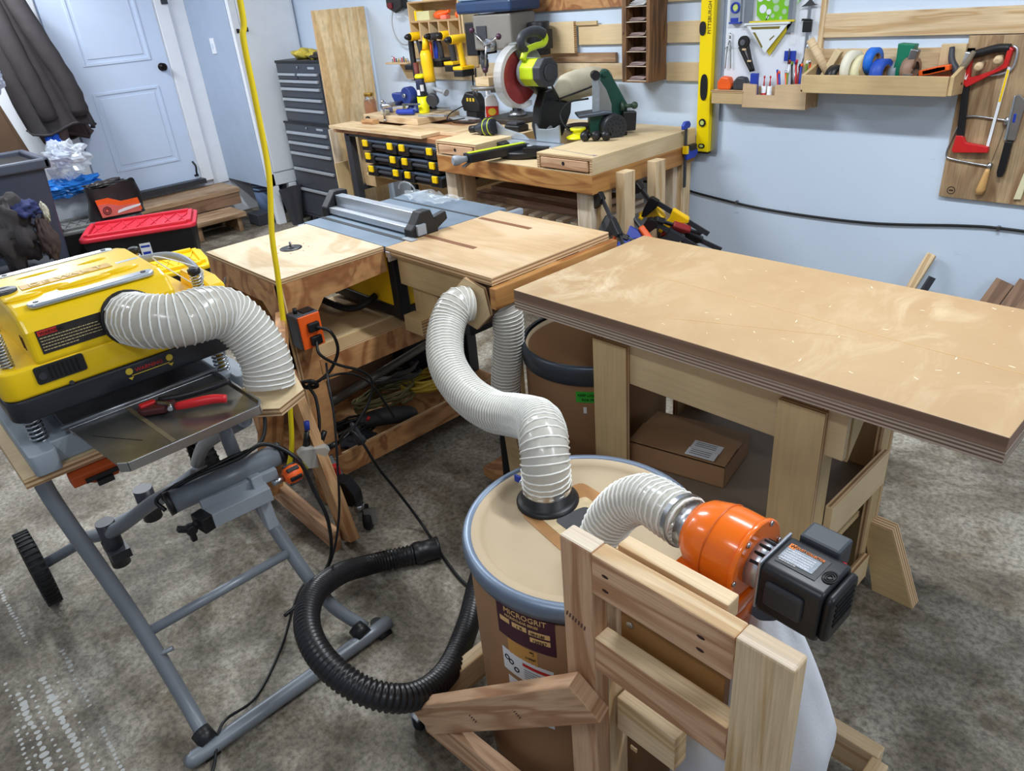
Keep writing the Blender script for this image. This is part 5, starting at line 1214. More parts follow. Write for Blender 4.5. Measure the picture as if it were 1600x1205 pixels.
# spray bottle etc
t = thing('spray_bottle', 'white spray cleaner bottle with red and yellow label behind the drill press column', 'spray bottle', (-3.62, 3.20, .938))
sx_, sy_ = -3.70, 3.26; t.location = (sx_, sy_, .937); FR[t] = Matrix.Translation(Vector((sx_, sy_, .937)))
b = MB(); b.prism([(-.045, .937), (.045, .937), (.045, 1.05), (.03, 1.09), (.016, 1.105), (-.016, 1.105), (-.04, 1.085)], (sx_, sy_+.025, 0), (.66, .75, 0), (0, 0, 1), .045); bt = b.build('bottle', WHITE_P, t, bevel=.006)
b = MB(); b.prism([(-.04, .95), (.04, .95), (.04, 1.035), (-.04, 1.04)], (sx_+.034, sy_-.005, 0), (.66, .75, 0), (0, 0, 1), .0015); lbb = b.build('label', mat('label_red', (206, 50, 40), .5, var=.05), bt)
b = MB(); b.prism([(.026*math.cos(k*PI/8), 1.005+.022*math.sin(k*PI/8)) for k in range(16)], (sx_+.0355, sy_-.0065, 0), (.66, .75, 0), (0, 0, 1), .001); b.build('label_oval', YINK, lbb)
b = MB(); b.cyl((sx_, sy_, 1.10), (sx_, sy_, 1.135), .012, seg=12); b.obox((sx_-.01, sy_-.01, 1.145), (.06, .022, .022)); b.build('trigger_head', WHITE_P, t, bevel=.003)
t = thing('nail_gun', 'black and yellow boxed tool with a looped cord behind the spray bottle', 'tool', (-3.9, 3.3, .937))
b = MB(); b.prism([(0, .0), (.16, 0), (.17, .05), (.12, .11), (.03, .12), (-.02, .06)], (-3.98, 3.35, .99), (1, 0, 0), (0, 0, 1), .07); bb = b.build('tool_body', BLACKP, t, bevel=.01)
b = MB()
for k in range(3): b.box(-3.93+.03*k, -3.915+.03*k, 3.275, 3.28, 1.055, 1.075)
b.build('yellow_mark', YINK, bb)
b = MB(); b.box(-3.95, -3.85, 3.28, 3.35, .938, .99); b.build('tool_foot', BLACKP, t)
b = MB(); b.tube([(-3.95, 3.27, 1.03), (-4.03, 3.22, .99), (-4.06, 3.2, .955), (-4.0, 3.18, .945), (-3.9, 3.22, .96)], .004); b.build('cord_loop', BCORD, t)
# ------------------------------------------------------------------ palm sander
t = thing('random_orbit_sander', 'black random orbit sander with lime rings lying on the left drawer box', 'sander', (-3.22, 2.80, .97))
c = Vector((-3.20, 2.80, 1.012)); a = Vector((.8, .15, .1)).normalized()
b = MB(); b.lathe(c-a*.085, c+a*.045, [(.018, 0), (.026, .15), (.03, .3), (.042, .5), (.044, .7), (.044, .85), (.04, 1)], 28); b.build('body', mat('sander_navy', (36, 42, 54), .45, var=.1), t)
for u in (-.01, .025):
    b = MB(); b.lathe(c+a*u, c+a*(u+.005), [(.044, 0), (.0465, .5), (.044, 1)], 28, caps=False); b.build('lime_ring', LIME, t)
b = MB(); b.cyl(c-a*.125, c-a*.08, .02, seg=16); b.build('dust_cap', BLACKP, t)
b = MB(); b.box(-3.235, -3.225, 2.77, 2.85, .970, .978); b.build('rest', BLACKP, t)
t = thing('battery_pack', 'dark tool battery on the left drawer box behind the palm sander', 'battery', (-3.26, 2.93, .97))
b = MB(); b.box(-3.20, -3.08, 2.92, 3.0, .971, 1.005); b.build('pack', BLACKP, t, bevel=.008)
b = MB(); b.box(-3.18, -3.10, 2.925, 2.995, 1.005, 1.02); b.build('pack_top', DKGREY, t, bevel=.004)
# ------------------------------------------------------------------ miter saw
t = thing('miter_saw', 'lime green and grey miter saw with red blade raised on the middle of the bench', 'miter saw', (-2.93, 2.8, .897))
CM = mat('saw_cast_grey', (178, 186, 196), .4, metal=.6, var=.06)
b = MB(); b.lathe((-2.88, 2.78, .90), (-2.88, 2.78, .935), [(.15, 0), (.155, .3), (.155, .8), (.145, 1)], 44); b.build('turntable_base', BLACKP, t, bevel=.003)
b = MB(); b.prism([(-3.08, 2.74), (-2.66, 2.74), (-2.66, 2.84), (-2.75, 2.88), (-3.0, 2.88), (-3.08, 2.84)], (0, 0, .925), (1, 0, 0), (0, 1, 0), .03); b.build('base_table', CM, t, bevel=.005)
b = MB(); b.prism([(-3.06, 2.72), (-2.97, 2.70), (-2.97, 2.74), (-3.06, 2.80)], (0, 0, .915), (1, 0, 0), (0, 1, 0), .042); b.build('table_wing', BLACKP, t, bevel=.004); b = MB(); b.prism([(-2.79, 2.66), (-2.68, 2.72), (-2.68, 2.76), (-2.79, 2.74)], (0, 0, .915), (1, 0, 0), (0, 1, 0), .042); b.build('table_wing', BLACKP, t, bevel=.004)
b = MB(); b.prism([(-.045, 0), (.045, 0), (.034, .34), (-.034, .34)], (-2.88, 2.76, .915), (1, 0, 0), (-.22, -1, 0), -.045 if False else .045); 
arm_ = b; arm_.v = [Vector((v.x, v.y, v.z if v.z > .9 else v.z)) for v in arm_.v]
arm_.v = [Vector((v.x, v.y, .915+(.915-v.z))) if v.z < .914 else v for v in arm_.v]
am = arm_.build('miter_arm', BLACKP, t, bevel=.005)
b = MB(); p0, p1 = Vector((-2.88, 2.76, .961)), Vector((-2.952, 2.435, .961)); b.beam(p0, p1, .03, .003); b.build('kerf_plate', LIME, am)
b = MB(); b.lathe((-2.955, 2.425, .935), (-2.975, 2.35, .935), [(.014, 0), (.016, .3), (.024, .6), (.026, .9), (.018, 1)], 18); b.build('miter_knob', LGREY, am)
b = MB(); b.beam((-2.95, 2.44, .915), (-2.93, 2.38, .905), .02, .008); b.build('detent_lever', STEEL, am)
for poly in ([(-3.163, .957), (-2.905, .957), (-2.96, .985), (-3.10, 1.005), (-3.165, 1.04)], [(-2.855, .957), (-2.685, .957), (-2.69, 1.045), (-2.72, 1.03), (-2.78, 1.02), (-2.84, 1.02), (-2.86, 1.045)]):
    b = MB(); b.prism(poly, (0, 2.84, 0), (1, 0, 0), (0, 0, 1), .012); b.build('fence', CM, t, bevel=.002)
b = MB(); b.prism([(3.02, .955), (2.86, .955), (2.84, 1.03), (2.86, 1.12), (2.90, 1.19), (2.97, 1.20), (3.01, 1.13), (3.10, 1.12), (3.09, 1.06)], (-2.90, 0, 0), (0, 1, 0), (0, 0, 1), .06); b.build('pivot_arm', BLACKP, t, bevel=.008)
b = MB(); b.lathe((-2.87, 2.90, .95), (-2.87, 2.93, 1.02), [(.05, 0), (.045, .6), (.03, 1)], 24); b.build('bevel_pivot', CM, t)
bc = Vector((-2.925, 2.80, 1.275))
b = MB(); b.cyl(bc-Vector((.0012, 0, 0)), bc+Vector((.0012, 0, 0)), .132, seg=64); bl = b.build('saw_blade', mat('red_blade', (170, 70, 72), .3, metal=.4, var=.15, vs=20), t)
b = MB()
for k in range(60):
    q = 2*PI*k/60; b.obox(bc+Vector((0, math.cos(q)*.132, math.sin(q)*.132)), (.003, .006, .004), rot=Matrix.Rotation(q, 3, 'X'))
b.build('blade_teeth', STEEL, bl)
b = MB()
gp = [(.152*math.cos(R(q)), .152*math.sin(R(q))) for q in range(75, 300, 9)]+[(.132*math.cos(R(q)), .132*math.sin(R(q))) for q in range(295, 70, -9)]
b.prism(gp, bc-Vector((.028, 0, 0)), (0, 1, 0), (0, 0, 1), .056); b.build('lower_guard', mat('translucent_guard', (206, 206, 206), .25, var=0, alpha=.5), t)
b = MB()
gp = [(.160*math.cos(R(q)), .160*math.sin(R(q))) for q in range(-40, 112, 8)]+[(.02, .05), (.05, -.05)]
b.prism(gp, bc-Vector((.03, 0, 0)), (0, 1, 0), (0, 0, 1), .06); b.build('upper_guard', mat('guard_grey', (122, 126, 122), .45, var=.1), t, bevel=.008)
b = MB(); b.cyl(bc+Vector((.03, .02, .02)), bc+Vector((.05, .02, .02)), .07, seg=30); b.build('gear_case', LGREY, t, bevel=.006)
mc = bc+Vector((.045, .02, .02))
b = MB(); b.prism([(.07*math.cos(R(22.5+45*k)), .07*math.sin(R(22.5+45*k))) for k in range(8)], mc, (0, 1, 0), (0, 0, 1), .10); mm = b.build('motor_housing', LIME, t, bevel=.008)
lettering('RYOBI', .026, mc+Vector((.01, -.03, .0675)), (1, 0, 0), (0, 1, 0), WINK, mm)
b = MB(); b.prism([(.072*math.cos(R(22.5+45*k)), .072*math.sin(R(22.5+45*k))) for k in range(8)], mc+Vector((.10, 0, 0)), (0, 1, 0), (0, 0, 1), .05); b.cyl(mc+Vector((.15, 0, 0)), mc+Vector((.16, 0, 0)), .04, seg=20); b.build('motor_end', DKGREY, t, bevel=.006)
hc = mc+Vector((.02, 0, 0))
b = MB(); b.tube([hc+Vector((0, -.05, .06)), hc+Vector((0, -.02, .10)), hc+Vector((0, .05, .115)), hc+Vector((0, .10, .12)), hc+Vector((0, .12, .14)), hc+Vector((0, .11, .165))], .016, seg=12); b.build('handle_bracket', LIME, t)
b = MB(); b.tube([hc+Vector((0, .105, .165)), hc+Vector((0, .06, .182)), hc+Vector((0, .0, .180)), hc+Vector((0, -.05, .160)), hc+Vector((0, -.05, .125)), hc+Vector((0, -.025, .10))], lambda u: .026-.008*u, seg=14); b.build('d_handle', DKGREY, t)
b = MB(); b.tube([bc+Vector((.03, .06, -.02)), bc+Vector((.02, .12, -.06)), bc+Vector((.02, .17, -.13))], .035, seg=14); b.build('head_arm', BLACKP, t)
b = MB(); b.tube([bc+Vector((.15, .06, -.02)), bc+Vector((.16, .12, -.12)), bc+Vector((.1, .18, -.13)), bc+Vector((.2, .30, -.09)), bc+Vector((.24, .38, -.06))], .005, seg=8); b.build('power_cord', BCORD, t)
b = MB(); b.tube([(-2.87, 3.0, 1.155), (-2.86, 3.06, 1.175), (-2.84, 3.14, 1.195), (-2.81, 3.25, 1.20), (-2.79, 3.33, 1.19)], lambda u: .018+.056*min(1, u*3.2)-.018*max(0, u-.7)/.3, seg=18, smooth=8); b.build('dust_bag', mat('beige_bag_cloth', (196, 188, 166), .9, var=.1, vs=8, bump=.4), t)
# dish, suction cup, knobs
t = thing('shallow_dish', 'shallow dark metal dish with a blue-grey bottom behind the miter saw arm', 'dish', (-2.98, 3.15, .971))
b = MB(); b.lathe((-2.80, 3.10, .971), (-2.80, 3.10, 1.0), [(.045, 0), (.062, .5), (.07, 1), (.066, 1), (.055, .3), (.001, .2)], 30, caps=False); b.build('dish_body', mat('dish_dark', (84, 76, 76), .4, metal=.5), t)
t = thing('yellow_suction_cup', 'bright yellow round suction cup on the bench left of the belt sander', 'suction cup', (-2.72, 2.87, .971))
b = MB(); b.lathe((-2.648, 2.925, .971), (-2.648, 2.925, 1.02), [(.062, 0), (.060, .12), (.036, .35), (.028, .5), (.028, .7), (.042, .8), (.040, 1)], 32); b.build('cup_body', YB, t)
for i, (x, y, a) in enumerate(((-2.545, 2.865, .2), (-2.50, 2.895, 1.0), (-2.455, 2.92, .6))):
    c = Vector((x, y, .996)); a_ = Vector((math.cos(a), math.sin(a), .25)).normalized()
    b = MB(); b.lathe(c-a_*.02, c+a_*.02, [(.018, 0), (.024, .2), (.024, .7), (.016, 1)], 20); b.cyl(c+a_*.02, c+a_*.034, .006, seg=8)
    b.build('star_knob', BLACKP, None, label=['black round knob nearest the yellow suction cup', 'black tilted knob in the middle of the three before the belt sander', 'black knob nearest the bench edge below the sander motor'][i], cat='knob', group='black knobs by the belt sander')
b = MB(); b.box(-2.53, -2.50, 2.565-.0, 2.60, .897, .94); 
# ------------------------------------------------------------------ belt sander
t = thing('belt_sander', 'dark green upright belt sander with black round motor at the right end of the bench', 'belt sander', (-2.6, 2.95, .97))
E_ = Vector((math.cos(yaw), math.sin(yaw), 0)); D_ = Vector((-math.sin(yaw), math.cos(yaw), 0)); A2 = Vector((-2.60, 2.97, 0))
def fp(poly, off, th, m, name, T, bevel=.004, side=None):
    """profile drawn in the vertical plane through the machine; off = distance behind it"""
    b = MB(); b.prism(poly, A2+D_*(off+th), E_, (0, 0, 1), th, side=side); return b.build(name, m, T, bevel=bevel)
fp([(-.005, .971), (.085, .971), (.09, 1.08), (-.005, 1.08)], -.02, .09, GREEN, 'lower_column', t)
fp([(.035, 1.09), (.06, 1.265), (.075, 1.285), (.10, 1.28), (.115, 1.255), (.195, 1.11), (.195, 1.04), (.12, 1.04), (.10, 1.08)], .03, .05, GREEN, 'belt_arm_cover', t, bevel=.008)
fp([(.03, 1.08), (.045, 1.25), (.085, 1.19), (.11, 1.12), (.11, 1.07)], .0, .03, mat('platen_grey', (150, 152, 150), .4, metal=.5), 'platen', t)
b = MB()
bp = [A2+E_*u+Vector((0, 0, z)) for u, z in [(.012, 1.06), (.02, 1.25), (.032, 1.275), (.048, 1.272), (.05, 1.25), (.04, 1.06)]]
for p, q in zip(bp, bp[1:]): b.beam(p, q, .03, .003, up=(E_.x, E_.y, .2))
b.build('abrasive_belt', mat('abrasive_grey', (150, 158, 166), .8, var=.1, vs=60), t)
fp([(.010, 1.085), (.014, 1.262), (.046, 1.262), (.044, 1.085)], -.012, .012, mat('abrasive_grey', (150, 158, 166)), 'belt_face', t, bevel=0)
b = MB(); c = A2+E_*.03+Vector((0, 0, 1.262)); b.cyl(c-D_*.02, c+D_*.03, .022, seg=22); b.build('idler_wheel', BLACKP, t)
c = A2+E_*.08+D_*.02+Vector((0, 0, 1.265))
b = MB(); b.cyl(c, c-D_*.012, .012, seg=14); b.build('bolt', GREEN, t)
fp([(-.07, 1.078), (-.06, 1.072), (.10, 1.082), (.105, 1.09), (.07, 1.096), (-.07, 1.088)], -.06, .14, mat('table_iron', (84, 92, 104), .4, metal=.5), 'work_rest', t, bevel=.003)
mdir = Vector((.75, -.45, 0)).normalized(); mc = A2+E_*.10+D_*.0+Vector((0, 0, 1.018))
b = MB(); b.lathe(mc-mdir*.05, mc+mdir*.085, [(.05, 0), (.062, .06), (.064, .2), (.064, .9), (.058, 1)], 34); mt = b.build('motor', mat('motor_charcoal', (44, 46, 50), .42, var=.08), t)
for ring, n_ in ((.022, 8), (.042, 14)):
    for k in range(n_):
        q = 2*PI*k/n_; s_ = mdir.cross(Vector((0, 0, 1))); p = mc+mdir*.0855+(s_*math.cos(q)+Vector((0, 0, 1))*math.sin(q))*ring
        b = MB(); b.cyl(p, p+mdir*.001, .004, seg=6); b.build('vent_hole', INK, mt)
fp([(.165, .985), (.23, .985), (.235, 1.075), (.165, 1.08)], -.01, .06, BLACKP, 'switch_box', t)
b = MB(); c = A2+E_*.165+D_*.0+Vector((0, 0, 1.105)); b.cyl(c, c+E_*.05, .009, seg=12); b.ball(c+E_*.06, .018, seg=14, rings=8); b.cyl(c-E_*.01, c+E_*.005, .022, seg=16); b.build('tension_knob', mat('knob_green', (56, 76, 62), .4), t)
for u, o in ((.02, -.03), (.17, -.03), (.17, .05), (.02, .05)):
    b = MB(); c = A2+E_*u+D_*o; b.cyl(c+Vector((0, 0, .9705)), c+Vector((0, 0, .985)), .012, seg=10); b.build('foot', BLACKR, t)
b = MB(); b.tube([A2+E_*.0+D_*.05+Vector((0, 0, 1.15)), A2-E_*.10+D_*.05+Vector((0, 0, 1.14)), A2-E_*.15+D_*.03+Vector((0, 0, 1.09)), A2-E_*.12+Vector((0, 0, 1.02)), A2-E_*.03+Vector((0, 0, .99))], .005, seg=8); b.build('power_cord', BCORD, t)
# clamp at the bench corner
t = thing('bar_clamp', 'blue and black quick bar clamp hanging from the bench corner by the wall', 'clamp', (-2.27, 3.28, .97))
b = MB(); b.beam((-2.228, 3.27, 1.015), (-2.228, 3.27, .69), .006, .018, up=(0, 1, 0)); b.build('bar', CHARC, t)
b = MB(); b.prism([(0, 0), (.05, .005), (.06, .02), (.045, .038), (.015, .038), (0, .02)], (-2.235, 3.235, .982), (0, 1, 0), (0, 0, 1), .02); b.build('fixed_jaw', BLUEP, t, bevel=.004)
b = MB(); b.prism([(0, 0), (.07, 0), (.10, .02), (.09, .05), (.03, .04), (.01, .07), (-.005, .05)], (-2.235, 3.265, .83), (0, 1, 0), (0, 0, 1), .022); b.build('sliding_grip', BLUEP, t, bevel=.005)
b = MB(); b.box(-2.236, -2.212, 3.285, 3.35, .868, .90); b.build('pad', BLACKP, t, bevel=.004)
b = MB(); b.box(-2.238, -2.21, 3.255, 3.275, .86, .90); b.build('release', YEL, t, bevel=.003)
# ------------------------------------------------------------------ clamp rack by the wall
t = thing('clamp_rack', 'clamp rack with two upright pale studs at the end of the miter bench', 'rack', (-2.1, 2.85, 0))
for y, h in ((2.665, .895), (2.90, .90)):
    b = MB(); b.box(-2.19, -2.135, y, y+.075, .42, h, grain=2); b.build('upright', PINE, t, bevel=.003)
b = MB(); b.box(-2.20, -2.13, 2.64, 3.0, .36, .42, grain=1); b.build('cross_bar', DARKW, t)
b = MB(); b.box(-2.20, -2.15, 2.66, 2.72, 0, .36); b.box(-2.20, -2.15, 2.92, 2.98, 0, .36); b.build('post', DARKW, t)
def pistol_clamp(label, p, ang, L, tilt, gripm, barm=CHARC, group='clamps hung in the rack by the wall'):
    """bar along +x, trigger grip on the bar; placed with a rotation"""
    t = thing('pistol_grip_clamp', label, 'clamp', p, group=group)
    t.rotation_euler = (tilt[0], tilt[1], ang)
    b = MB(); b.box(0, L, -.004, .004, -.012, .012); b.build('bar', barm, t, world=False)
    b = MB(); b.prism([(0, .015), (.04, .015), (.045, -.02), (.025, -.09), (.005, -.10), (-.005, -.06), (-.01, 0)], (0, .014, 0), (1, 0, 0), (0, 0, 1), .028); b.build('fixed_jaw', BLACKP, t, bevel=.005, world=False)
    b = MB(); b.prism([(0, .02), (.09, .02), (.10, 0), (.06, -.03), (.03, -.10), (.0, -.10), (.01, -.03)], (L*.35, .016, 0), (1, 0, 0), (0, 0, 1), .032); b.build('grip_body', gripm, t, bevel=.007, world=False)
    b = MB(); b.tube([(L*.35+.07, 0, -.02), (L*.35+.075, 0, -.06), (L*.35+.06, 0, -.095)], .008, seg=8); b.build('trigger', ORAP if gripm != YELD else BLACKP, t, world=False)
    b = MB(); b.box(-.004, .018, -.015, .015, -.115, -.10); b.box(L*.35+.0, L*.35+.02, -.015, .015, -.118, -.10); b.build('pad', ORAP if gripm == BLACKP else gripm, t, bevel=.003, world=False)
    return t
pistol_clamp('orange-marked black bar clamp slanting in front of the left rack upright', (-2.25, 2.62, .80), -.35, .42, (0, .75, 0), BLACKP)
pistol_clamp('black and orange clamp lying behind the left rack upright', (-2.08, 2.78, .66), .9, .30, (.3, .6, 0), CHARC)
pistol_clamp('black and red clamp lying lowest under the rack uprights', (-2.12, 2.62, .52), -.1, .30, (.9, .35, 0), mat('clamp_red', (150, 40, 40), .45))
pistol_clamp('big yellow pistol grip clamp on the right of the clamp pile', (-2.12, 2.84, .74), .50, .32, (.2, .55, 0), YELD)
pistol_clamp('blue gripped clamp half hidden under the left upright', (-2.24, 2.66, .68), .4, .30, (-.6, .5, 0), BLUEP)
pistol_clamp('yellow tipped clamp standing between the two rack uprights', (-2.22, 2.86, .80), .3, .35, (.5, .9, 0), YELD)
pistol_clamp('black clamp with a long bar reaching toward the wall', (-2.10, 2.93, .60), .55, .30, (.2, .45, 0), BLACKP)
pistol_clamp('dark clamp with a red jaw hanging under the yellow clamp', (-2.02, 2.88, .52), .3, .28, (1.2, .5, 0), mat('clamp_red', (150, 40, 40), .45))

pistol_clamp('black clamp with an orange grip in the middle of the clamp pile', (-2.18, 2.74, .70), -.1, .30, (.5, .7, 0), ORAP)
pistol_clamp('orange gripped clamp lying lowest beside the left rack upright', (-2.16, 2.66, .60), .5, .26, (1.0, .3, 0), ORAP)
pistol_clamp('small red gripped clamp below the big yellow pistol grip clamp', (-2.06, 2.80, .66), .9, .24, (.9, .4, 0), mat('clamp_red', (150, 40, 40)))
pistol_clamp('charcoal clamp hooked over the cross bar under the right upright', (-2.16, 2.92, .62), -.3, .28, (.1, .9, 0), CHARC)
# ------------------------------------------------------------------ wall boards
def slat(label, x0, x1, z0, z1, m=PINE, y=WY, th=.018, **k):
    b = MB(); b.box(x0, x1, y-th, y, z0, z1, grain=0); return b.build('mounting_slat', m, None, bevel=.002, label=label, cat='wall board', group='wooden mounting slats on the wall', **k)
slat('upper pale pine slat to the right of the white tool board', -1.635, .6, 1.375, 1.468)
slat('lower pine slat behind the tape shelf', -1.70, -1.02, 1.24, 1.33)
slat('upper plywood slat between the sandpaper rack and the yellow level', -2.45, -2.20, 1.367, 1.464, BIRCH)
slat('lower plywood slat between the sandpaper rack and the yellow level', -2.45, -2.20, 1.188, 1.276, BIRCH)
slat('upper plywood slat left of the sandpaper rack', -3.05, -2.63, 1.366, 1.465, BIRCH)
slat('lower plywood slat left of the sandpaper rack', -3.9, -2.63, 1.19, 1.272, TABLEPLY)
slat('weathered slat just above the lower slat behind the dust bag', -3.6, -2.785, 1.276, 1.325, STEPW, th=.02)
slat('top orange-brown slat above the miter saw', -3.62, -2.64, 1.545, 1.64, mat('x2', (0, 0, 0)) if False else FIRAGED)
slat('top slat between the sandpaper rack and the yellow level', -2.45, -2.20, 1.553, 1.64, BIRCH)
b = MB(); b.box(-3.33, -3.06, WY-.045, WY-.02, 1.326, 1.488, grain=0, side={0: 1, 2: 1}); b.build('plywood_square', [BIRCH, PLYE], None, bevel=.002, label='square piece of plywood fixed over the slats behind the miter saw', cat='board')
b = MB(); b.box(-3.06, -2.905, WY-.03, WY-.018, 1.466, 1.485, grain=0); b.build('small_cleat', BIRCHD, None, label='short thin cleat above the slat right of the plywood square', cat='wall board')
slat('plywood slat piece left behind the tool cubby shelf', -4.62, -4.30, 1.30, 1.40, BIRCHD)
slat('long lower plywood backing under the hanging drills', -4.72, -3.82, 1.165, 1.262, TABLEPLY, th=.016)
# sandpaper rack
t = thing('sandpaper_rack', 'tall barn-wood rack with narrow shelves of sandpaper sheets', 'rack', (-2.54, 3.34, 1.19))
x0, x1, yf = -2.628, -2.452, 3.26
b = MB(); b.box(x0, x0+.028, yf, 3.40, 1.195, 2.0, grain=2); b.build('side_board', BARN, t, bevel=.002)
b = MB(); b.box(x1-.022, x1, yf, 3.40, 1.195, 2.0, grain=2); b.build('side_board', BARN, t, bevel=.002)
b = MB(); b.box(x0, x1, 3.395, 3.402, 1.195, 2.0); b.build('back', DARKW, t)
for k in range(9):
    z = 1.205+.0685*k; b = MB(); b.box(x0+.028, x1-.022, yf+.002, 3.395, z-.003, z, side={1: 0}); b.build('shelf', WHITEW, t)
b = MB(); b.box(x0+.028, x1-.022, yf, 3.395, 1.195, 1.202); b.build('bottom', BARN, t)
b = MB(); b.ball((x1-.022, yf-.001, 1.43), 1, sc=(.004, .003, .008), seg=8, rings=6); b.ball((x0+.01, yf-.001, 1.43), 1, sc=(.004, .003, .008), seg=8, rings=6); b.build('knot', DARKW, t)
SANDP = mat('sandpaper_mauve', (168, 146, 144), .8, var=.1)
for k in range(7):
    z = 1.206+.0685*k; w_ = PAPER if k == 5 else SANDP
    for j in range(5 if k == 5 else 3):
        b = MB(); b.obox(((x0+x1)/2+.004*(j-1), 3.325, z+.003+.005*j), (.10-.008*j, .11, .0022), rot=Matrix.Rotation(.05*(j-1), 3, 'Y') @ Matrix.Rotation(.06*j-.05, 3, 'Z'))
        b.build('sandpaper_sheet', w_, None, cat='sandpaper', group='sandpaper sheets stacked in the rack', label='%s sandpaper sheet%s on rack shelf %s from the bottom' % (('lowest', 'second', 'third', 'fourth', 'topmost')[j], ' (pale)' if k == 5 else '', ('one', 'two', 'three', 'four', 'five', 'six', 'seven')[k]))
# ------------------------------------------------------------------ yellow level and straightedge
t = thing('spirit_level', 'long yellow spirit level hanging vertically on the wall', 'level', (-2.20, 3.39, .85))
b = MB(); b.box(-2.238, -2.166, 3.375, 3.405, .853, 1.90); lv = b.build('level_frame', mat('level_yellow', (250, 220, 0), .35, var=.01), t, bevel=.003)
b = MB(); b.box(-2.239, -2.165, 3.374, 3.406, .845, .853); b.build('end_cap', BLACKP, t)
def oval(a, c, n=24, p=2.6): return [(math.copysign(abs(math.cos(2*PI*i/n))**(2/p), math.cos(2*PI*i/n))*a, math.copysign(abs(math.sin(2*PI*i/n))**(2/p), math.sin(2*PI*i/n))*c) for i in range(n)]
for z, a, c in ((1.165, .016, .057), (1.43, .013, .027)):
    off = -.202 if z < 1.3 else -.228
    b = MB(); b.prism([(x, y) for x, y in oval(a+.004, c+.004)], (-2.202 if z < 1.3 else -2.222, 3.3745, z), (1, 0, 0), (0, 0, 1), .004); g = b.build('hand_hole_rim', BLACKP, lv)
    b = MB(); b.prism([(x, y) for x, y in oval(a-.003, c-.003)], (-2.202 if z < 1.3 else -2.222, 3.3725, z), (1, 0, 0), (0, 0, 1), .001); b.build('hand_hole', LGREY, g)
b = MB(); b.cyl((-2.202, 3.3745, .997), (-2.202, 3.369, .997), .019, seg=26); g = b.build('vial_rim', BLACKP, lv)
b = MB(); b.cyl((-2.202, 3.369, .997), (-2.202, 3.3675, .997), .011, seg=20); b.build('vial', mat('vial_lime', (200, 214, 120), .2, var=.05), g)
b = MB(); b.prism(oval(.018, .011), (-2.202, 3.3745, .883), (1, 0, 0), (0, 0, 1), .004); g = b.build('end_vial_rim', BLACKP, lv)
b = MB(); b.prism(oval(.011, .006), (-2.202, 3.3695, .883), (1, 0, 0), (0, 0, 1), .001); b.build('end_vial', mat('vial_lime', (200, 214, 120)), g)
lettering('PITTSBURGH', .026, (-2.178, 3.3745, 1.405), (0, 0, 1), (-1, 0, 0), INK, lv, squash=.95)
b = MB(); b.box(-2.165, -2.128, 3.402, 3.408, .845, 1.9); b.build('steel_straightedge', mat('brushed_steel_ruler', (170, 178, 188), .35, metal=.7, var=.1), None, label='long steel straightedge hanging just right of the yellow level', cat='ruler')
# ------------------------------------------------------------------ white board of measuring tools
t = thing('tool_board', 'white board on the wall carrying measuring and layout tools', 'tool board', (-1.88, 3.41, 1.1))
b = MB(); b.box(-2.115, -1.635, 3.408, WY, 1.09, 1.75); b.build('board', mat('melamine_white', (226, 232, 242), .35, var=.01), t)
b = MB(); b.box(-1.652, -1.632, 3.398, WY, 1.09, 1.75, grain=2); b.build('edge_strip', PINE, t)
YF = 3.398
t = thing('torpedo_level', 'silver and blue torpedo level hanging at the top left of the white board', 'level', (-2.05, YF, 1.45))
b = MB(); b.box(-2.086, -2.030, YF-.014, YF+.006, 1.447, 1.72); tb = b.build('frame', ALU, t, bevel=.002)
b = MB(); b.lathe((-2.056, YF-.014, 1.512), (-2.056, YF-.020, 1.512), [(.024, 0), (.024, 1), (.017, 1), (.017, 0)], 26, caps=False); b.build('vial_ring', BLUEP, tb)
b = MB(); b.cyl((-2.056, YF-.014, 1.512), (-2.056, YF-.017, 1.512), .013, seg=18); b.build('vial', mat('vial_lime', (200, 214, 120)), tb)
b = MB(); b.box(-2.088, -2.028, YF-.017, YF+.006, 1.444, 1.452); b.box(-2.078, -2.04, YF-.018, YF-.014, 1.452, 1.47); b.build('blue_end', BLUEP, tb, bevel=.002)
t = thing('steel_square_ruler', 'wide brushed steel ruler hanging beside the torpedo level', 'ruler', (-2.0, YF, 1.45))
b = MB(); b.box(-2.018, -1.975, YF, YF+.003, 1.447, 1.72); b.build('blade', mat('brushed_steel_dark', (142, 150, 160), .4, metal=.7, var=.15), t)
t = thing('circle_template', 'green plastic circle template hanging upper middle of the white board', 'template', (-1.87, YF, 1.44))
gt = mat('green_template', (120, 190, 40), .35, var=.03)
b = MB(); b.prism([(-1.965, 1.72), (-1.955, 1.475), (-1.925, 1.448), (-1.80, 1.448), (-1.73, 1.56), (-1.73, 1.72)], (0, YF+.003, 0), (1, 0, 0), (0, 0, 1), .002); sh = b.build('sheet', gt, t)
for (x, z, r) in ((-1.925, 1.50, .018), (-1.94, 1.545, .016), (-1.895, 1.487, .012), (-1.90, 1.465, .007), (-1.875, 1.47, .009), (-1.86, 1.50, .014), (-1.865, 1.535, .017), (-1.835, 1.46, .008), (-1.82, 1.485, .011), (-1.81, 1.52, .014), (-1.90, 1.545, .015), (-1.77, 1.53, .012), (-1.785, 1.555, .01)):
    b = MB(); b.cyl((x, YF+.0005, z), (x, YF+.0002, z), r, seg=18); b.build('template_hole', mat('melamine_white', (226, 232, 242)) if x < -1.88 else mat('pale_green', (170, 200, 170), .4, var=.1), sh)
b = MB(); b.beam((-1.91, YF, 1.445), (-1.895, YF, 1.475), .002, .003); b.build('slot', INK, sh)
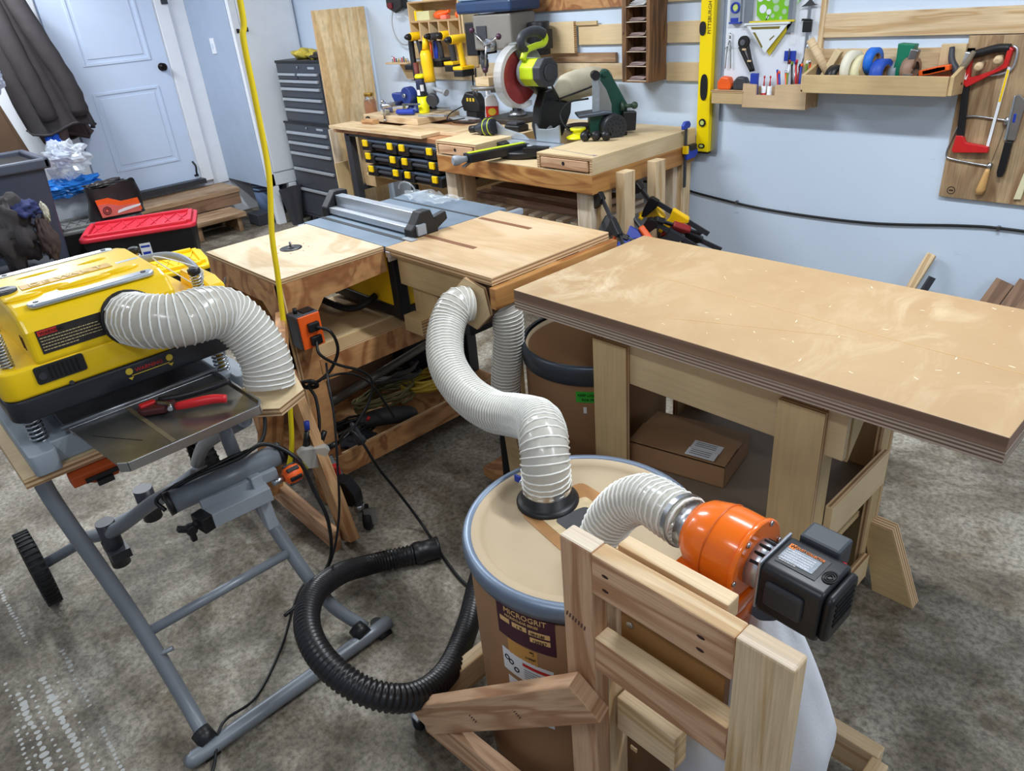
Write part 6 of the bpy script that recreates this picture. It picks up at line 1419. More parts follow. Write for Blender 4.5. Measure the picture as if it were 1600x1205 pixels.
def tri(label, pts, m, y, th, holes, hm, hook=None):
    t = thing('speed_square', label, 'square', (-1.88, y, 1.33), group='triangular speed squares on the white board')
    b = MB(); b.prism(pts, (0, y+th, 0), (1, 0, 0), (0, 0, 1), th); o = b.build('triangle_plate', m, t, bevel=.001)
    for h in holes:
        b = MB(); b.prism(h, (0, y, 0), (1, 0, 0), (0, 0, 1), .001); b.build('cutout', hm, o)
    b = MB(); b.box(min(p[0] for p in pts), max(p[0] for p in pts), y-.006, y+th+.004, max(p[1] for p in pts)-.008, max(p[1] for p in pts)); b.build('lip', m, t)
tri('yellow speed square behind the white one on the board', [(-1.875, 1.305), (-1.985, 1.44), (-1.765, 1.452)], mat('square_yellow', (210, 190, 50), .45), YF-.002, .003, [], INK)
tri('white aluminium speed square hanging in the middle of the white board', [(-1.892, 1.318), (-2.005, 1.445), (-1.782, 1.445)], mat('square_white', (226, 232, 238), .4, var=.02), YF-.014, .004, [[(-1.972, 1.428), (-1.965, 1.418), (-1.83, 1.418), (-1.825, 1.428)], [(-1.962, 1.405), (-1.955, 1.40), (-1.91, 1.338), (-1.905, 1.345), (-1.948, 1.406)], [(-1.872, 1.37), (-1.85, 1.388), (-1.853, 1.392), (-1.875, 1.375)]], mat('cutout_ochre', (120, 108, 40), .7))
t = thing('divider_compass', 'thin steel divider compass hanging left on the white board', 'compass', (-2.09, YF, 1.25))
b = MB(); b.tube([(-2.085, YF, 1.385), (-2.098, YF, 1.33), (-2.103, YF, 1.25)], .003, seg=6); b.build('leg', STEEL, t)
b = MB(); b.tube([(-2.085, YF, 1.385), (-2.078, YF, 1.33), (-2.073, YF, 1.25)], .003, seg=6); b.build('leg', STEEL, t)
b = MB(); b.cyl((-2.085, YF, 1.38), (-2.085, YF, 1.405), .004, seg=8); b.tube([(-2.11, YF, 1.335), (-2.09, YF-.004, 1.35), (-2.07, YF, 1.345)], .002, seg=6); b.build('head', STEEL, t)
t = thing('strap_wrench', 'black strap wrench with folded legs hanging on the white board', 'wrench', (-1.98, YF, 1.25))
b = MB(); b.cyl((-2.005, YF, 1.365), (-2.005, YF-.018, 1.365), .028, seg=26); h_ = b.build('round_head', BLACKR, t, bevel=.003)
b = MB(); b.cyl((-2.005, YF-.018, 1.365), (-2.005, YF-.022, 1.365), .013, seg=18); b.build('hub', STEELD, h_)
b = MB(); b.tube([(-2.025, YF-.008, 1.345), (-1.985, YF-.01, 1.285), (-1.955, YF-.01, 1.24)], .009, seg=8); b.build('leg', BLACKR, t)
b = MB(); b.tube([(-1.985, YF-.008, 1.35), (-1.965, YF-.01, 1.29), (-1.945, YF-.01, 1.24)], .008, seg=8); b.build('leg', BLACKR, t)
b = MB(); b.obox((-1.995, YF-.02, 1.335), (.02, .004, .008)); b.obox((-1.965, YF-.02, 1.285), (.018, .004, .008)); b.build('band', PINE, t)
t = thing('clear_ruler', 'clear and grey steel rulers hanging right of the speed squares', 'ruler', (-1.79, YF, 1.36))
b = MB(); b.box(-1.80, -1.765, YF-.002, YF+.002, 1.40, 1.72); b.build('grey_blade', mat('brushed_steel_dark', (142, 150, 160)), t)
b = MB(); b.box(-1.778, -1.752, YF-.004, YF-.002, 1.355, 1.72); b.build('clear_blade', CLEARP, t)
t = thing('caliper', 'steel caliper with black thumb slide hanging near the right edge of the white board', 'caliper', (-1.70, YF, 1.4))
b = MB(); b.box(-1.708, -1.694, YF-.004, YF, 1.30, 1.72); b.build('beam', STEEL, t)
b = MB(); b.box(-1.722, -1.682, YF-.014, YF, 1.40, 1.445); b.prism([(-1.735, 1.445), (-1.675, 1.445), (-1.69, 1.452), (-1.73, 1.455)], (0, YF-.002, 0), (1, 0, 0), (0, 0, 1), .006); b.build('slide', BLACKP, t, bevel=.003)
b = MB(); b.prism([(-1.74, 1.50), (-1.665, 1.505), (-1.68, 1.51), (-1.70, 1.53), (-1.72, 1.512)], (0, YF-.002, 0), (1, 0, 0), (0, 0, 1), .006); b.build('jaw', DKGREY, t)
t = thing('thin_pliers', 'thin long steel tweezers hanging below the caliper', 'tweezers', (-1.72, YF, 1.2))
b = MB(); b.tube([(-1.69, YF-.004, 1.36), (-1.712, YF-.006, 1.27), (-1.735, YF-.004, 1.19)], .004, seg=6); b.tube([(-1.69, YF-.004, 1.36), (-1.702, YF-.006, 1.27), (-1.72, YF-.004, 1.19)], .003, seg=6); b.build('arms', STEEL, t)
b = MB(); b.box(-1.80, -1.745, YF-.004, YF, 1.283, 1.325); b.build('blue_tag', BLUEP, None, label='blue plastic card hanging above the pencil box', cat='card')
b = MB(); b.cyl((-1.775, YF-.008, 1.335), (-1.775, YF-.008, 1.27), .003, seg=8); b.build('scriber', DKGREY, None, label='thin dark scriber hanging in front of the blue card', cat='scriber')
# ------------------------------------------------------------------ left tray and pencil box
t = thing('tape_measure_tray', 'small wooden wall tray with tape measures left of the pencil box', 'tray', (-2.04, 3.37, 1.1))
b = MB(); b.box(-2.125, -1.955, 3.33, 3.408, 1.10, 1.108, grain=0); b.build('bottom', BIRCHD, t)
b = MB(); b.box(-2.125, -1.955, 3.325, 3.333, 1.10, 1.155, grain=0); b.build('front', BIRCHD, t, bevel=.001)
b = MB(); b.box(-2.13, -1.955, 3.322, 3.408, 1.152, 1.160, grain=0, side={1: 1}); b.build('rim', [BIRCH, PLYE], t)
for i, (x, m, lab) in enumerate(((-2.075, ORAP, 'orange-red tape measure on the small wall tray'), (-1.99, DKGREY, 'dark grey tape measure on the small wall tray'))):
    t = thing('tape_measure', lab, 'tape measure', (x, 3.37, 1.16))
    b = MB(); b.prism([(-.035, 0), (.035, 0), (.04, .02), (.025, .055), (-.015, .06), (-.038, .035)], (x, 3.385, 1.1605), (1, 0, 0), (0, 0, 1), .04); b.build('case', m, t, bevel=.008)
    b = MB(); b.box(x+.0, x+.045, 3.352, 3.376, 1.161, 1.175); b.build('grip', BLACKP, t, bevel=.004)
t = thing('pencil_box', 'plywood pencil box with a notched front fixed to the wall', 'box', (-1.8, 3.36, 1.09))
b = MB(); b.prism([(-1.958, 1.088), (-1.640, 1.088), (-1.645, 1.197), (-1.795, 1.190), (-1.795, 1.145), (-1.888, 1.145), (-1.890, 1.190), (-1.958, 1.194)], (0, 3.335, 0), (1, 0, 0), (0, 0, 1), .010, side=1); b.build('front', [OUTPLY, PLYE], t, bevel=.001)
b = MB(); b.box(-1.958, -1.950, 3.335, 3.408, 1.088, 1.19); b.build('side', OUTPLY, t)
b = MB(); b.prism([(3.335, 1.088), (3.408, 1.11), (3.408, 1.19), (3.335, 1.195)], (-1.648, 0, 0), (0, 1, 0), (0, 0, 1), .010); b.build('side', OUTPLY, t)
b = MB(); b.box(-1.95, -1.645, 3.335, 3.408, 1.088, 1.096); b.build('bottom', OUTPLY, t)
b = MB(); b.box(-1.95, -1.645, 3.385, 3.390, 1.096, 1.175); b.build('divider', OUTPLY, t)
rd = random.Random(4)
pc = [('red', REDP), ('blue', BLUEP), ('white', WHITE_P), ('green', mat('pen_green', (110, 140, 40), .5)), ('orange', ORAP), ('steel', STEEL), ('black', BLACKP), ('dark red', mat('pen_dred', (130, 40, 40), .5))]
for i in range(13):
    nm, m = pc[i % 8]; x = -1.79+.0105*i; h = 1.225+rd.random()*.06; a = rd.uniform(-.02, .025)
    t = thing('pen', '%s pen or marker standing %s in the pencil box' % (nm, ('at the left end', 'second', 'third', 'fourth', 'fifth', 'sixth', 'in the middle', 'eighth', 'ninth', 'tenth', 'eleventh', 'twelfth', 'at the right end')[i]), 'pen', (x, 3.36, 1.10), group='pens in the pencil box')
    b = MB(); b.cyl((x, 3.362, 1.10), (x+a, 3.358+rd.uniform(-.01, .01), h), .0045, seg=8); b.build('barrel', m, t)
    b = MB(); b.cyl((x+a, 3.358, h-.004), (x+a*1.2, 3.358, h+.012), .005, seg=8); b.build('cap', pc[(i*3+1) % 8][1], t)
for i, (x, m, lab) in enumerate(((-1.87, REDP, 'small glue stick with red band in the notch of the pencil box'), (-1.84, WHITE_P, 'white glue stick beside the red one in the pencil box notch'))):
    t = thing('glue_stick', lab, 'glue stick', (x, 3.36, 1.10))
    b = MB(); b.cyl((x, 3.36, 1.097), (x, 3.36, 1.18), .011, seg=14); b.build('tube', WHITE_P, t); b = MB(); b.cyl((x, 3.36, 1.12), (x, 3.36, 1.15), .0116, seg=14); b.build('band', m, t)
    b = MB(); b.cyl((x, 3.36, 1.18), (x, 3.36, 1.215), .004, .002, seg=8); b.cyl((x, 3.36, 1.214), (x, 3.36, 1.224), .004, seg=8); b.build('tip', RINK, t)
b = MB(); b.box(-1.935, -1.90, 3.345, 3.365, 1.097, 1.235); b.build('blue_box', BLUEP, None, bevel=.002, label='slim blue box standing at the left of the pencil box', cat='box')
b = MB(); b.obox((-1.625, 3.37, 1.225), (.022, .02, .10), rot=Matrix.Rotation(.5, 3, 'Y')); b.build('dark_file_case', DKGREY, None, bevel=.002, label='dark slim case leaning at the left end of the tape shelf', cat='case')
# ------------------------------------------------------------------ tape shelf
t = thing('tape_shelf', 'long shallow wooden wall shelf holding rolls of tape', 'shelf', (-1.38, 3.35, 1.14))
b = MB(); b.box(-1.624, -1.046, 3.245, 3.258, 1.172, 1.244, grain=0); b.build('front_board', SAWB if False else BIRCHD, t, bevel=.002)
b = MB(); b.prism([(-.144, .008), (.0, 0), (.0, .12), (-.144, .078)], (-1.031, 3.402, 1.165), (0, 1, 0), (0, 0, 1), -.015); b.build('end_board', BIRCHD, t, bevel=.002)
b = MB(); b.prism([(-.144, .008), (.0, 0), (.0, .12), (-.144, .078)], (-1.624, 3.402, 1.165), (0, 1, 0), (0, 0, 1), -.015); b.build('end_board', BIRCHD, t, bevel=.002)
b = MB(); b.box(-1.639, -1.046, 3.258, 3.402, 1.172, 1.182, grain=0); b.build('bottom', BIRCHD, t)
b = MB(); b.box(-1.70, -1.62, 3.385, 3.402, 1.158, 1.335, grain=2); b.build('back_cleat', BIRCH, t, bevel=.002)
b = MB(); b.box(-1.14, -1.05, 3.385, 3.402, 1.226, 1.345, grain=2); b.build('back_cleat', BIRCH, t, bevel=.002)
b = MB(); b.cyl((-1.545, 3.36, 1.20), (-1.66, 3.345, 1.375), .017, seg=18); b.build('dowel_peg', PINE, t)
b = MB(); b.beam((-1.60, 3.36, 1.20), (-1.53, 3.36, 1.33), .03, .03, up=(1, 0, 0)); b.build('brace_block', BIRCH, t, bevel=.003)
def tape(label, x, z, r, w, m, inner=.6, core=KRAFT, tilt=0.0, yaw_=0.0, y=3.355, cat='tape roll'):
    t = thing('tape_roll', label, cat, (x, y, z-r))
    a = Vector((math.cos(yaw_), math.sin(yaw_), tilt)).normalized(); c = Vector((x, y, z))
    b = MB(); b.lathe(c-a*w/2, c+a*w/2, [(r*inner, 0), (r, 0), (r, 1), (r*inner, 1)], 32, caps=False); b.build('roll', m, t)
    b = MB(); b.lathe(c-a*w/2, c+a*w/2, [(r*inner, 1), (r*inner*.93, 1), (r*inner*.93, 0), (r*inner, 0)], 32, caps=False); b.build('core', core, t)
    return t
tape('black tape roll beside the wooden peg on the tape shelf', -1.515, 1.230, .046, .045, BLACKP, yaw_=-.3, y=3.32)
tape('wide white masking tape roll on the tape shelf', -1.455, 1.262, .070, .030, mat('tape_cream', (232, 226, 206), .6, var=.02), yaw_=-.12, y=3.33)
tape('cream tape roll standing right behind the white one', -1.415, 1.250, .064, .028, mat('tape_pale_yellow', (230, 222, 180), .6), yaw_=-.12, y=3.33)
b = MB(); b.prism([(.05*math.cos(R(60*k)), .075*math.sin(R(60*k))) for k in range(6)], (-1.392, 3.33, 1.26), (.35, .94, 0), (0, 0, 1), .012); b.build('hex_spacer', BIRCHD, None, bevel=.002, label='hexagonal plywood piece standing between cream and blue tape', cat='board')
tape('tall bright blue painters tape roll on the tape shelf', -1.372, 1.290, .052, .030, mat('tape_blue', (30, 110, 214), .5, var=.03), yaw_=-.12, y=3.33)
tape('darker blue tape roll lying in front of the green holder', -1.325, 1.246, .055, .045, mat('tape_blue_dark', (40, 80, 180), .5, var=.04), yaw_=-.1, y=3.31)
tape('grey tape roll behind the blue rolls', -1.285, 1.240, .046, .03, LGREY, yaw_=-.2, y=3.37)
lift = set(COL.objects)
t = thing('tape_gun', 'green and steel tape dispenser gun standing on the tape shelf', 'tape dispenser', (-1.26, 3.35, 1.16))
b = MB(); b.prism([(0, 0), (.07, 0), (.065, .03), (.045, .05), (.05, .07), (.07, .085), (.075, .12), (.01, .125), (.012, .07)], (-1.295, 3.38, 1.205), (1, 0, 0), (0, 0, 1), .05); b.build('green_frame', mat('gun_green', (20, 120, 90), .4, var=.05), t, bevel=.004)
b = MB(); b.lathe((-1.24, 3.33, 1.235), (-1.20, 3.325, 1.235), [(.030, 0), (.045, 0), (.045, 1), (.030, 1)], 26, caps=False); b.build('tape_wheel', mat('tape_brown', (150, 120, 100), .5), t)
b = MB(); b.obox((-1.215, 3.32, 1.275), (.03, .03, .07), rot=Matrix.Rotation(.2, 3, 'Y')); b.build('brake_plate', STEELD, t, bevel=.003)
b = MB(); b.tube([(-1.21, 3.305, 1.24), (-1.215, 3.29, 1.215), (-1.205, 3.28, 1.185)], .009, seg=8); b.box(-1.23, -1.19, 3.278, 3.290, 1.19, 1.225); b.build('cutter', STEEL, t)
t = thing('orange_shims', 'stack of orange plastic shims on the right end of the tape shelf', 'shims', (-1.14, 3.35, 1.158))
for k in range(6):
    b = MB(); b.obox((-1.16+.012*k, 3.345, 1.225+.003*k), (.05, .05, .02), rot=Matrix.Rotation(-.15, 3, 'Y')); b.build('shim', ORAP, t, bevel=.003)
b = MB(); b.box(-1.18, -1.08, 3.33, 3.37, 1.158, 1.21); b.build('shim_base', ORAP, t, bevel=.002)
for o in COL.objects:
    if o not in lift and o.parent is None: o.location.z += .024
t = thing('dark_pliers', 'worn dark pliers with open jaws between the tape shelf and the saw board', 'pliers', (-1.05, 3.36, 1.2))
b = MB(); b.tube([(-1.095, 3.37, 1.335), (-1.085, 3.36, 1.29), (-1.06, 3.355, 1.25), (-1.045, 3.35, 1.20)], lambda u: .010+.008*u, seg=10); b.build('handle', DKGREY, t)
b = MB(); b.tube([(-1.015, 3.37, 1.32), (-1.03, 3.36, 1.28), (-1.05, 3.355, 1.25), (-1.06, 3.35, 1.215)], lambda u: .009+.008*u, seg=10); b.build('handle', mat('worn_tan', (120, 108, 90), .6, var=.2), t)
# ------------------------------------------------------------------ saw board
t = thing('saw_board', 'weathered plywood board on the wall holding hand saws', 'tool board', (-.85, 3.40, .76))
b = MB(); b.box(-1.052, -.55, 3.402, WY, .757, 1.372, grain=2, side={0: 1}); b.build('board', [SAWB, PLYE], t, bevel=.002)
b = MB(); b.lathe((-1.008, 3.402, .787), (-1.008, 3.4012, .787), [(.016, 0), (.016, 1), (.013, 1), (.013, 0)], 20, caps=False); b.box(-1.016, -1.0, 3.401, 3.402, .784, .79); b.build('burned_seal', mat('burn_brown', (60, 36, 24), .8), t)
for x, z in ((-.985, 1.275), (-.925, 1.298)):
    b = MB(); b.lathe((x, 3.402, z), (x, 3.345, z-.01), [(.010, 0), (.010, .5), (.016, .7), (.014, .95), (.006, 1)], 16); b.build('peg', PINE, t)
t = thing('hacksaw', 'red and black hacksaw hanging from pegs on the saw board', 'hacksaw', (-.97, 3.38, .94))
HS = 3.385
def pw(poly, m, name, T, th=.02, y=HS, bevel=.003, par=None):
    b = MB(); b.prism(poly, (0, y+th/2, 0), (1, 0, 0), (0, 0, 1), th); return b.build(name, m, par or T, bevel=bevel)
RH = mat('hacksaw_red', (204, 38, 40), .35, var=.03)
pw([(-1.035, 1.205), (-1.02, 1.19), (-.945, 1.235), (-.895, 1.262), (-.888, 1.325), (-.905, 1.335), (-.91, 1.275), (-.945, 1.25), (-1.015, 1.225), (-1.022, 1.30), (-1.045, 1.318), (-1.048, 1.26)], RH, 'handle_frame', t, th=.026)
b = MB(); b.tube([(-1.025, 3.385, 1.305), (-.98, 3.385, 1.318), (-.94, 3.385, 1.328), (-.90, 3.385, 1.328)], .015, seg=14); b.build('grip', BLACKP, t)
pw([(-1.052, 1.26), (-1.034, 1.26), (-1.028, 1.315), (-1.045, 1.318)], ALU, 'front_plate', t, th=.03)
pw([(-1.037, 1.205), (-1.012, 1.197), (-.995, 1.006), (-1.022, 1.006)], BLACKP, 'frame_bar', t, th=.016)
pw([(-1.022, 1.010), (-.998, 1.010), (-.982, .985), (-.90, .975), (-.897, .952), (-1.02, .943), (-1.028, .95)], RH, 'toe', t, th=.022)
pw([(-.896, 1.265), (-.886, 1.262), (-.901, .955), (-.911, .957)], WHITE_P, 'blade', t, th=.002, bevel=0)
pw([(-.8955, 1.255), (-.8875, 1.253), (-.893, 1.14), (-.901, 1.14)], YEL, 'blade_label', t, th=.0028, bevel=0)
b = MB(); b.tube([(-.955, 3.39, 1.232), (-.91, 3.39, 1.24), (-.88, 3.39, 1.262), (-.878, 3.39, 1.32), (-.895, 3.39, 1.335)], .005, seg=8); b.build('blade_holder', ALU, t)
b = MB(); b.prism([(-1.038, 1.235), (-1.03, 1.245), (-1.028, 1.225), (-1.02, 1.24), (-1.024, 1.218), (-1.034, 1.222)], (0, 3.3715, 0), (1, 0, 0), (0, 0, 1), .001); b.build('white_mark', WINK, t)
t = thing('coping_saw', 'coping saw with wire frame and turned wooden handle behind the hacksaw', 'coping saw', (-.95, 3.396, .78))
b = MB(); b.tube([(-.86, 3.396, 1.072), (-.92, 3.396, 1.078), (-.99, 3.396, 1.082), (-1.02, 3.396, 1.06), (-1.045, 3.396, .97), (-1.05, 3.396, .93), (-1.035, 3.396, .915), (-.96, 3.396, .905), (-.885, 3.396, .898)], .004, seg=8); b.build('wire_frame', STEEL, t)
b = MB(); b.tube([(-.862, 3.396, 1.07), (-.87, 3.396, 1.0), (-.884, 3.396, .90)], .001, seg=5); b.build('saw_wire', STEELD, t)
b = MB(); b.cyl((-.858, 3.396, 1.085), (-.866, 3.396, 1.055), .009, seg=10); b.cyl((-.884, 3.396, .91), (-.888, 3.396, .885), .009, seg=10); b.build('tension_nut', STEEL, t)
b = MB(); b.lathe((-.888, 3.393, .888), (-.900, 3.393, .785), [(.008, 0), (.010, .15), (.014, .5), (.017, .8), (.012, 1)], 16); b.build('handle', mat('turned_handle', (212, 166, 104), .4, var=.08), t)
t = thing('pull_saw', 'narrow pull saw in a grey sheath with black handle on the saw board', 'hand saw', (-.83, 3.39, .86))
pw([(-.85, 1.165), (-.838, 1.168), (-.812, 1.145), (-.818, 1.0), (-.848, 1.0)], mat('sheath_grey', (128, 122, 118), .5, metal=.4), 'sheath', t, th=.006, y=3.396)
pw([(-.856, 1.16), (-.849, 1.165), (-.848, 1.0), (-.857, 1.0)], ALU, 'spine', t, th=.01, y=3.394)
pw([(-.849, .998), (-.823, .998), (-.826, .885), (-.833, .862), (-.848, .862), (-.853, .88)], BLACKP, 'handle', t, th=.022, y=3.39)
pw([(-.843, 1.065), (-.832, 1.065), (-.832, 1.10), (-.843, 1.10)], BLUEP, 'sheath_mark', t, th=.008, y=3.396)
b = MB(); b.prism([(-.777, .78), (-.752, .782), (-.735, .98), (-.75, .98)], (0, 3.401, 0), (1, 0, 0), (0, 0, 1), .01); b.build('ribbed_handle', mat('cream_grip', (226, 220, 180), .6, var=.05), None, bevel=.002, label='cream ribbed tool handle at the right edge of the saw board', cat='tool handle')
# ------------------------------------------------------------------ wall cable and offcuts
cord('black_cable', [(-2.6, 3.414, .65), (-2.447, 3.413, .645), (-2.362, 3.413, .644), (-2.198, 3.413, .621), (-1.823, 3.413, .593), (-1.344, 3.413, .598), (-.949, 3.413, .643), (-.808, 3.413, .654), (-.55, 3.413, .655)], .006, BCORD, 'black cable stapled low along the grey-blue wall', cat='cable')
for i, (x, z) in enumerate(((-2.0, .607), (-.808, .654))):
    b = MB(); b.box(x-.006, x+.006, 3.402, 3.42, z-.010, z+.010); b.build('cable_staple', STEELD, None, bevel=.002, label=('cable clip on the wall cable below the yellow level', 'cable clip near the right end of the wall cable')[i], cat='clip')
for i, (x, z, w, lab) in enumerate(((-1.03, .51, .04, 'rounded wood offcut leaning on the wall behind the large bench'), (-.735, .445, .07, 'short board offcut leaning on the wall at the right'), (-.64, .455, .10, 'wider board offcut at the right edge leaning on the wall'))):
    b = MB(); b.beam((x-.14, 3.18, 0), (x, 3.395, z), w, .016 if i else .02, up=(0, -1, .5)); b.build('wood_offcut', [PINE, DARKW, DARKW][i], None, bevel=.006 if i == 0 else .001, label=lab, cat='board', group='offcuts leaning on the wall')
b = MB(); b.beam((-1.12, 3.2, 0), (-1.0, 3.36, .42), .012, .03); b.build('dark_strip', DKGREY, None, label='thin dark strip leaning beside the rounded wood offcut', cat='strip')
# ------------------------------------------------------------------ cubby shelf with cordless tools
before = set(COL.objects)
t = thing('tool_cubby_shelf', 'plywood cubby shelf on the wall with five slots for cordless drills', 'shelf', (-4.3, 3.35, 1.43))
x0, x1 = -4.60, -4.09
ys = 3.27
for (a0, a1, z0, z1) in ((x0, x1, 1.645, 1.655), (x0, x1, 1.530, 1.540)):
    b = MB(); b.box(a0, a1, ys, 3.405, z0, z1, side={1: 1}); b.build('shelf_board', [BIRCH, PLYE], t, bevel=.001)
for k, x in enumerate((x0, x0+.10, x0+.20, x0+.30, x0+.40, x1)):
    b = MB(); b.box(x-.006, x+.006, ys, 3.405, 1.42, 1.655 if k in (0, 5) else 1.53, side={1: 1}, grain=2); b.build('divider', [BIRCH, PLYE], t, bevel=.001)
for k in range(5):
    b = MB(); b.box(x0+.10*k+.006, x0+.10*k+.035, ys, 3.405, 1.42, 1.43); b.box(x0+.10*k+.068, x0+.10*k+.096, ys, 3.405, 1.42, 1.43); b.build('slot_ledge', BIRCH, t)
b = MB(); b.box(x0, x1, 3.395, 3.405, 1.25, 1.66); b.build('back', BIRCHD, t)
b = MB(); b.prism([(0, 0), (.13, 0), (.13, .26), (0, .26)], (x1+.02, 3.275, 1.40), (0, 1, 0), (0, 0, 1), .012); b.build('side_panel', BIRCH, t, bevel=.002)
t = thing('battery_charger_box', 'yellow and grey boxed bits on top of the cubby shelf', 'box', (-4.52, 3.33, 1.54))
b = MB(); b.box(-4.56, -4.41, 3.29, 3.36, 1.541, 1.595); b.build('box_body', mat('box_pale', (206, 200, 150), .5, var=.1), t, bevel=.002)
b = MB(); b.box(-4.562, -4.545, 3.286, 3.36, 1.541, 1.60); b.build('yellow_end', YEL, t)
t = thing('orange_tool', 'orange-red hand tool lying on the upper cubby shelf', 'tool', (-4.3, 3.33, 1.54))
b = MB(); b.tube([(-4.38, 3.32, 1.565), (-4.30, 3.31, 1.57), (-4.22, 3.31, 1.585)], lambda u: .018+.008*math.sin(u*5), seg=12); b.build('body', ORAP, t)
b = MB(); b.box(-4.30, -4.24, 3.29, 3.33, 1.541, 1.565); b.build('foot', mat('pale_orange', (240, 120, 100), .5), t, bevel=.004)
b = MB(); b.ball((-4.15, 3.32, 1.562), .022, seg=14); b.build('orange_gadget', ORAP, None, label='round orange object at the right of the upper cubby shelf', cat='tool')
def hung_drill(label, x, m, battery=True, z=1.42, yb=3.25, s=1.0, hm=None):
    t = thing('cordless_drill', label, 'drill', (x, yb, z-.2), group='tools hanging in the cubby slots')
    b = MB(); b.cyl((x, yb-.03, z+.03*s), (x, yb+.10, z+.03*s), .026*s, seg=16); b.build('motor_barrel', m, t, bevel=.004)
    b = MB(); b.lathe((x, yb-.03, z+.03), (x, yb-.07, z+.03), [(.022*s, 0), (.018*s, .6), (.008, 1)], 14); b.build('chuck', BLACKP, t)
    b = MB(); b.tube([(x, yb+.04, z+.01), (x+.008, yb+.045, z-.06*s), (x+.012, yb+.05, z-.13*s)], .020*s, seg=12); b.build('handle', hm or m, t)
    if battery:
        b = MB(); b.box(x-.035, x+.055, yb-.0, yb+.10, z-.185*s, z-.145*s); b.build('battery', BLACKP, t, bevel=.006)
        b = MB(); b.box(x-.036, x+.056, yb-.002, yb+.102, z-.145*s, z-.125*s); b.build('battery_collar', m, t, bevel=.004)
    return t
hung_drill('yellow and black drill in the first cubby slot', -4.555, YELD, battery=False, hm=DKGREY)
hung_drill('small dark drill with yellow mark in the third cubby slot', -4.345, DKGREY, s=.85)
hung_drill('dark handled drill with a black battery in the fourth cubby slot', -4.225, YELD, hm=DKGREY)
hung_drill('yellow handled drill with a long battery foot at the right of the cubby shelf', -4.04, YELD, z=1.40, hm=YELD, yb=3.17)
t = thing('reciprocating_tool', 'black pistol-handled tool hanging at the left of the cubby shelf', 'tool', (-4.62, 3.25, 1.2))
b = MB(); b.tube([(-4.60, 3.26, 1.45), (-4.59, 3.25, 1.32), (-4.56, 3.24, 1.18)], .02, seg=12); b.build('handle', BLACKP, t)
b = MB(); b.box(-4.66, -4.58, 3.22, 3.28, 1.245, 1.28); b.build('foot', BLACKP, t, bevel=.006)
b = MB(); b.tube([(-4.555, 3.24, 1.29), (-4.54, 3.235, 1.16)], .018, seg=10); b.build('red_grip', mat('brick_grip', (120, 60, 50), .6), t)
t = thing('angle_grinder', 'yellow angle grinder hanging head down below the cubby shelf', 'grinder', (-4.42, 3.22, 1.1))
gx, gy = -4.37, 3.20
b = MB(); b.lathe((gx-.01, gy, 1.37), (gx+.005, gy, 1.18), [(.026, 0), (.038, .12), (.04, .4), (.036, .75), (.04, 1)], 22); b.build('body', YELD, t)
b = MB(); b.lathe((gx+.005, gy, 1.18), (gx+.03, gy-.01, 1.09), [(.036, 0), (.034, .4), (.024, 1)], 18); b.build('gear_head', LGREY, t)
b = MB(); b.cyl((gx+.045, gy-.02, 1.075), (gx+.055, gy-.045, 1.065), .042, seg=26); b.build('disc', DKGREY, t)
b = MB(); b.cyl((gx+.04, gy-.01, 1.14), (gx+.155, gy-.0, 1.115), .013, seg=14); b.cyl((gx+.15, gy, 1.117), (gx+.165, gy, 1.113), .022, seg=16); b.build('side_handle', LGREY, t)
b = MB(); b.tube([(gx-.01, gy, 1.37), (gx-.012, gy+.02, 1.45)], .02, seg=10); b.build('tail', YELD, t)
for i, (x, m) in enumerate(((-4.462, REDP), (-4.437, ORAP))):
    b = MB(); b.cyl((x, 3.30, 1.29), (x-.006, 3.30, 1.41), .008, seg=10); b.build('marker', m, None, label=('red marker hanging behind the yellow grinder', 'orange marker hanging behind the yellow grinder')[i], cat='marker', group='markers behind the grinder')
b = MB(); b.cyl((-4.405, 3.25, 1.27), (-4.405, 3.25, 1.42), .010, seg=12); b.build('yellow_bar', YELD, None, label='yellow bar hanging right behind the grinder', cat='tool')
t = thing('blue_pliers', 'blue handled pliers hanging in the middle of the cubby shelf', 'pliers', (-4.37, 3.3, 1.27))
b = MB(); b.tube([(-4.385, 3.29, 1.42), (-4.38, 3.28, 1.34), (-4.375, 3.28, 1.27)], .010, seg=8); b.tube([(-4.365, 3.29, 1.42), (-4.36, 3.28, 1.34), (-4.36, 3.28, 1.27)], .009, seg=8); b.build('handles', BLUEP, t)
for i, x in enumerate((-4.04, -4.01)):
    b = MB(); b.tube([(x, 3.30, 1.25), (x+.04, 3.26, 1.18), (x+.085, 3.22, 1.10)], .006, seg=8); b.build('steel_rod', CHARC, None, label=('left thin dark rod hanging below the yellow handled drill', 'right thin dark rod hanging below the yellow handled drill')[i], cat='rod', group='thin rods under the drills')
for o in COL.objects:
    if o not in before and o.parent is None: o.location.x += .17
before = set(COL.objects)
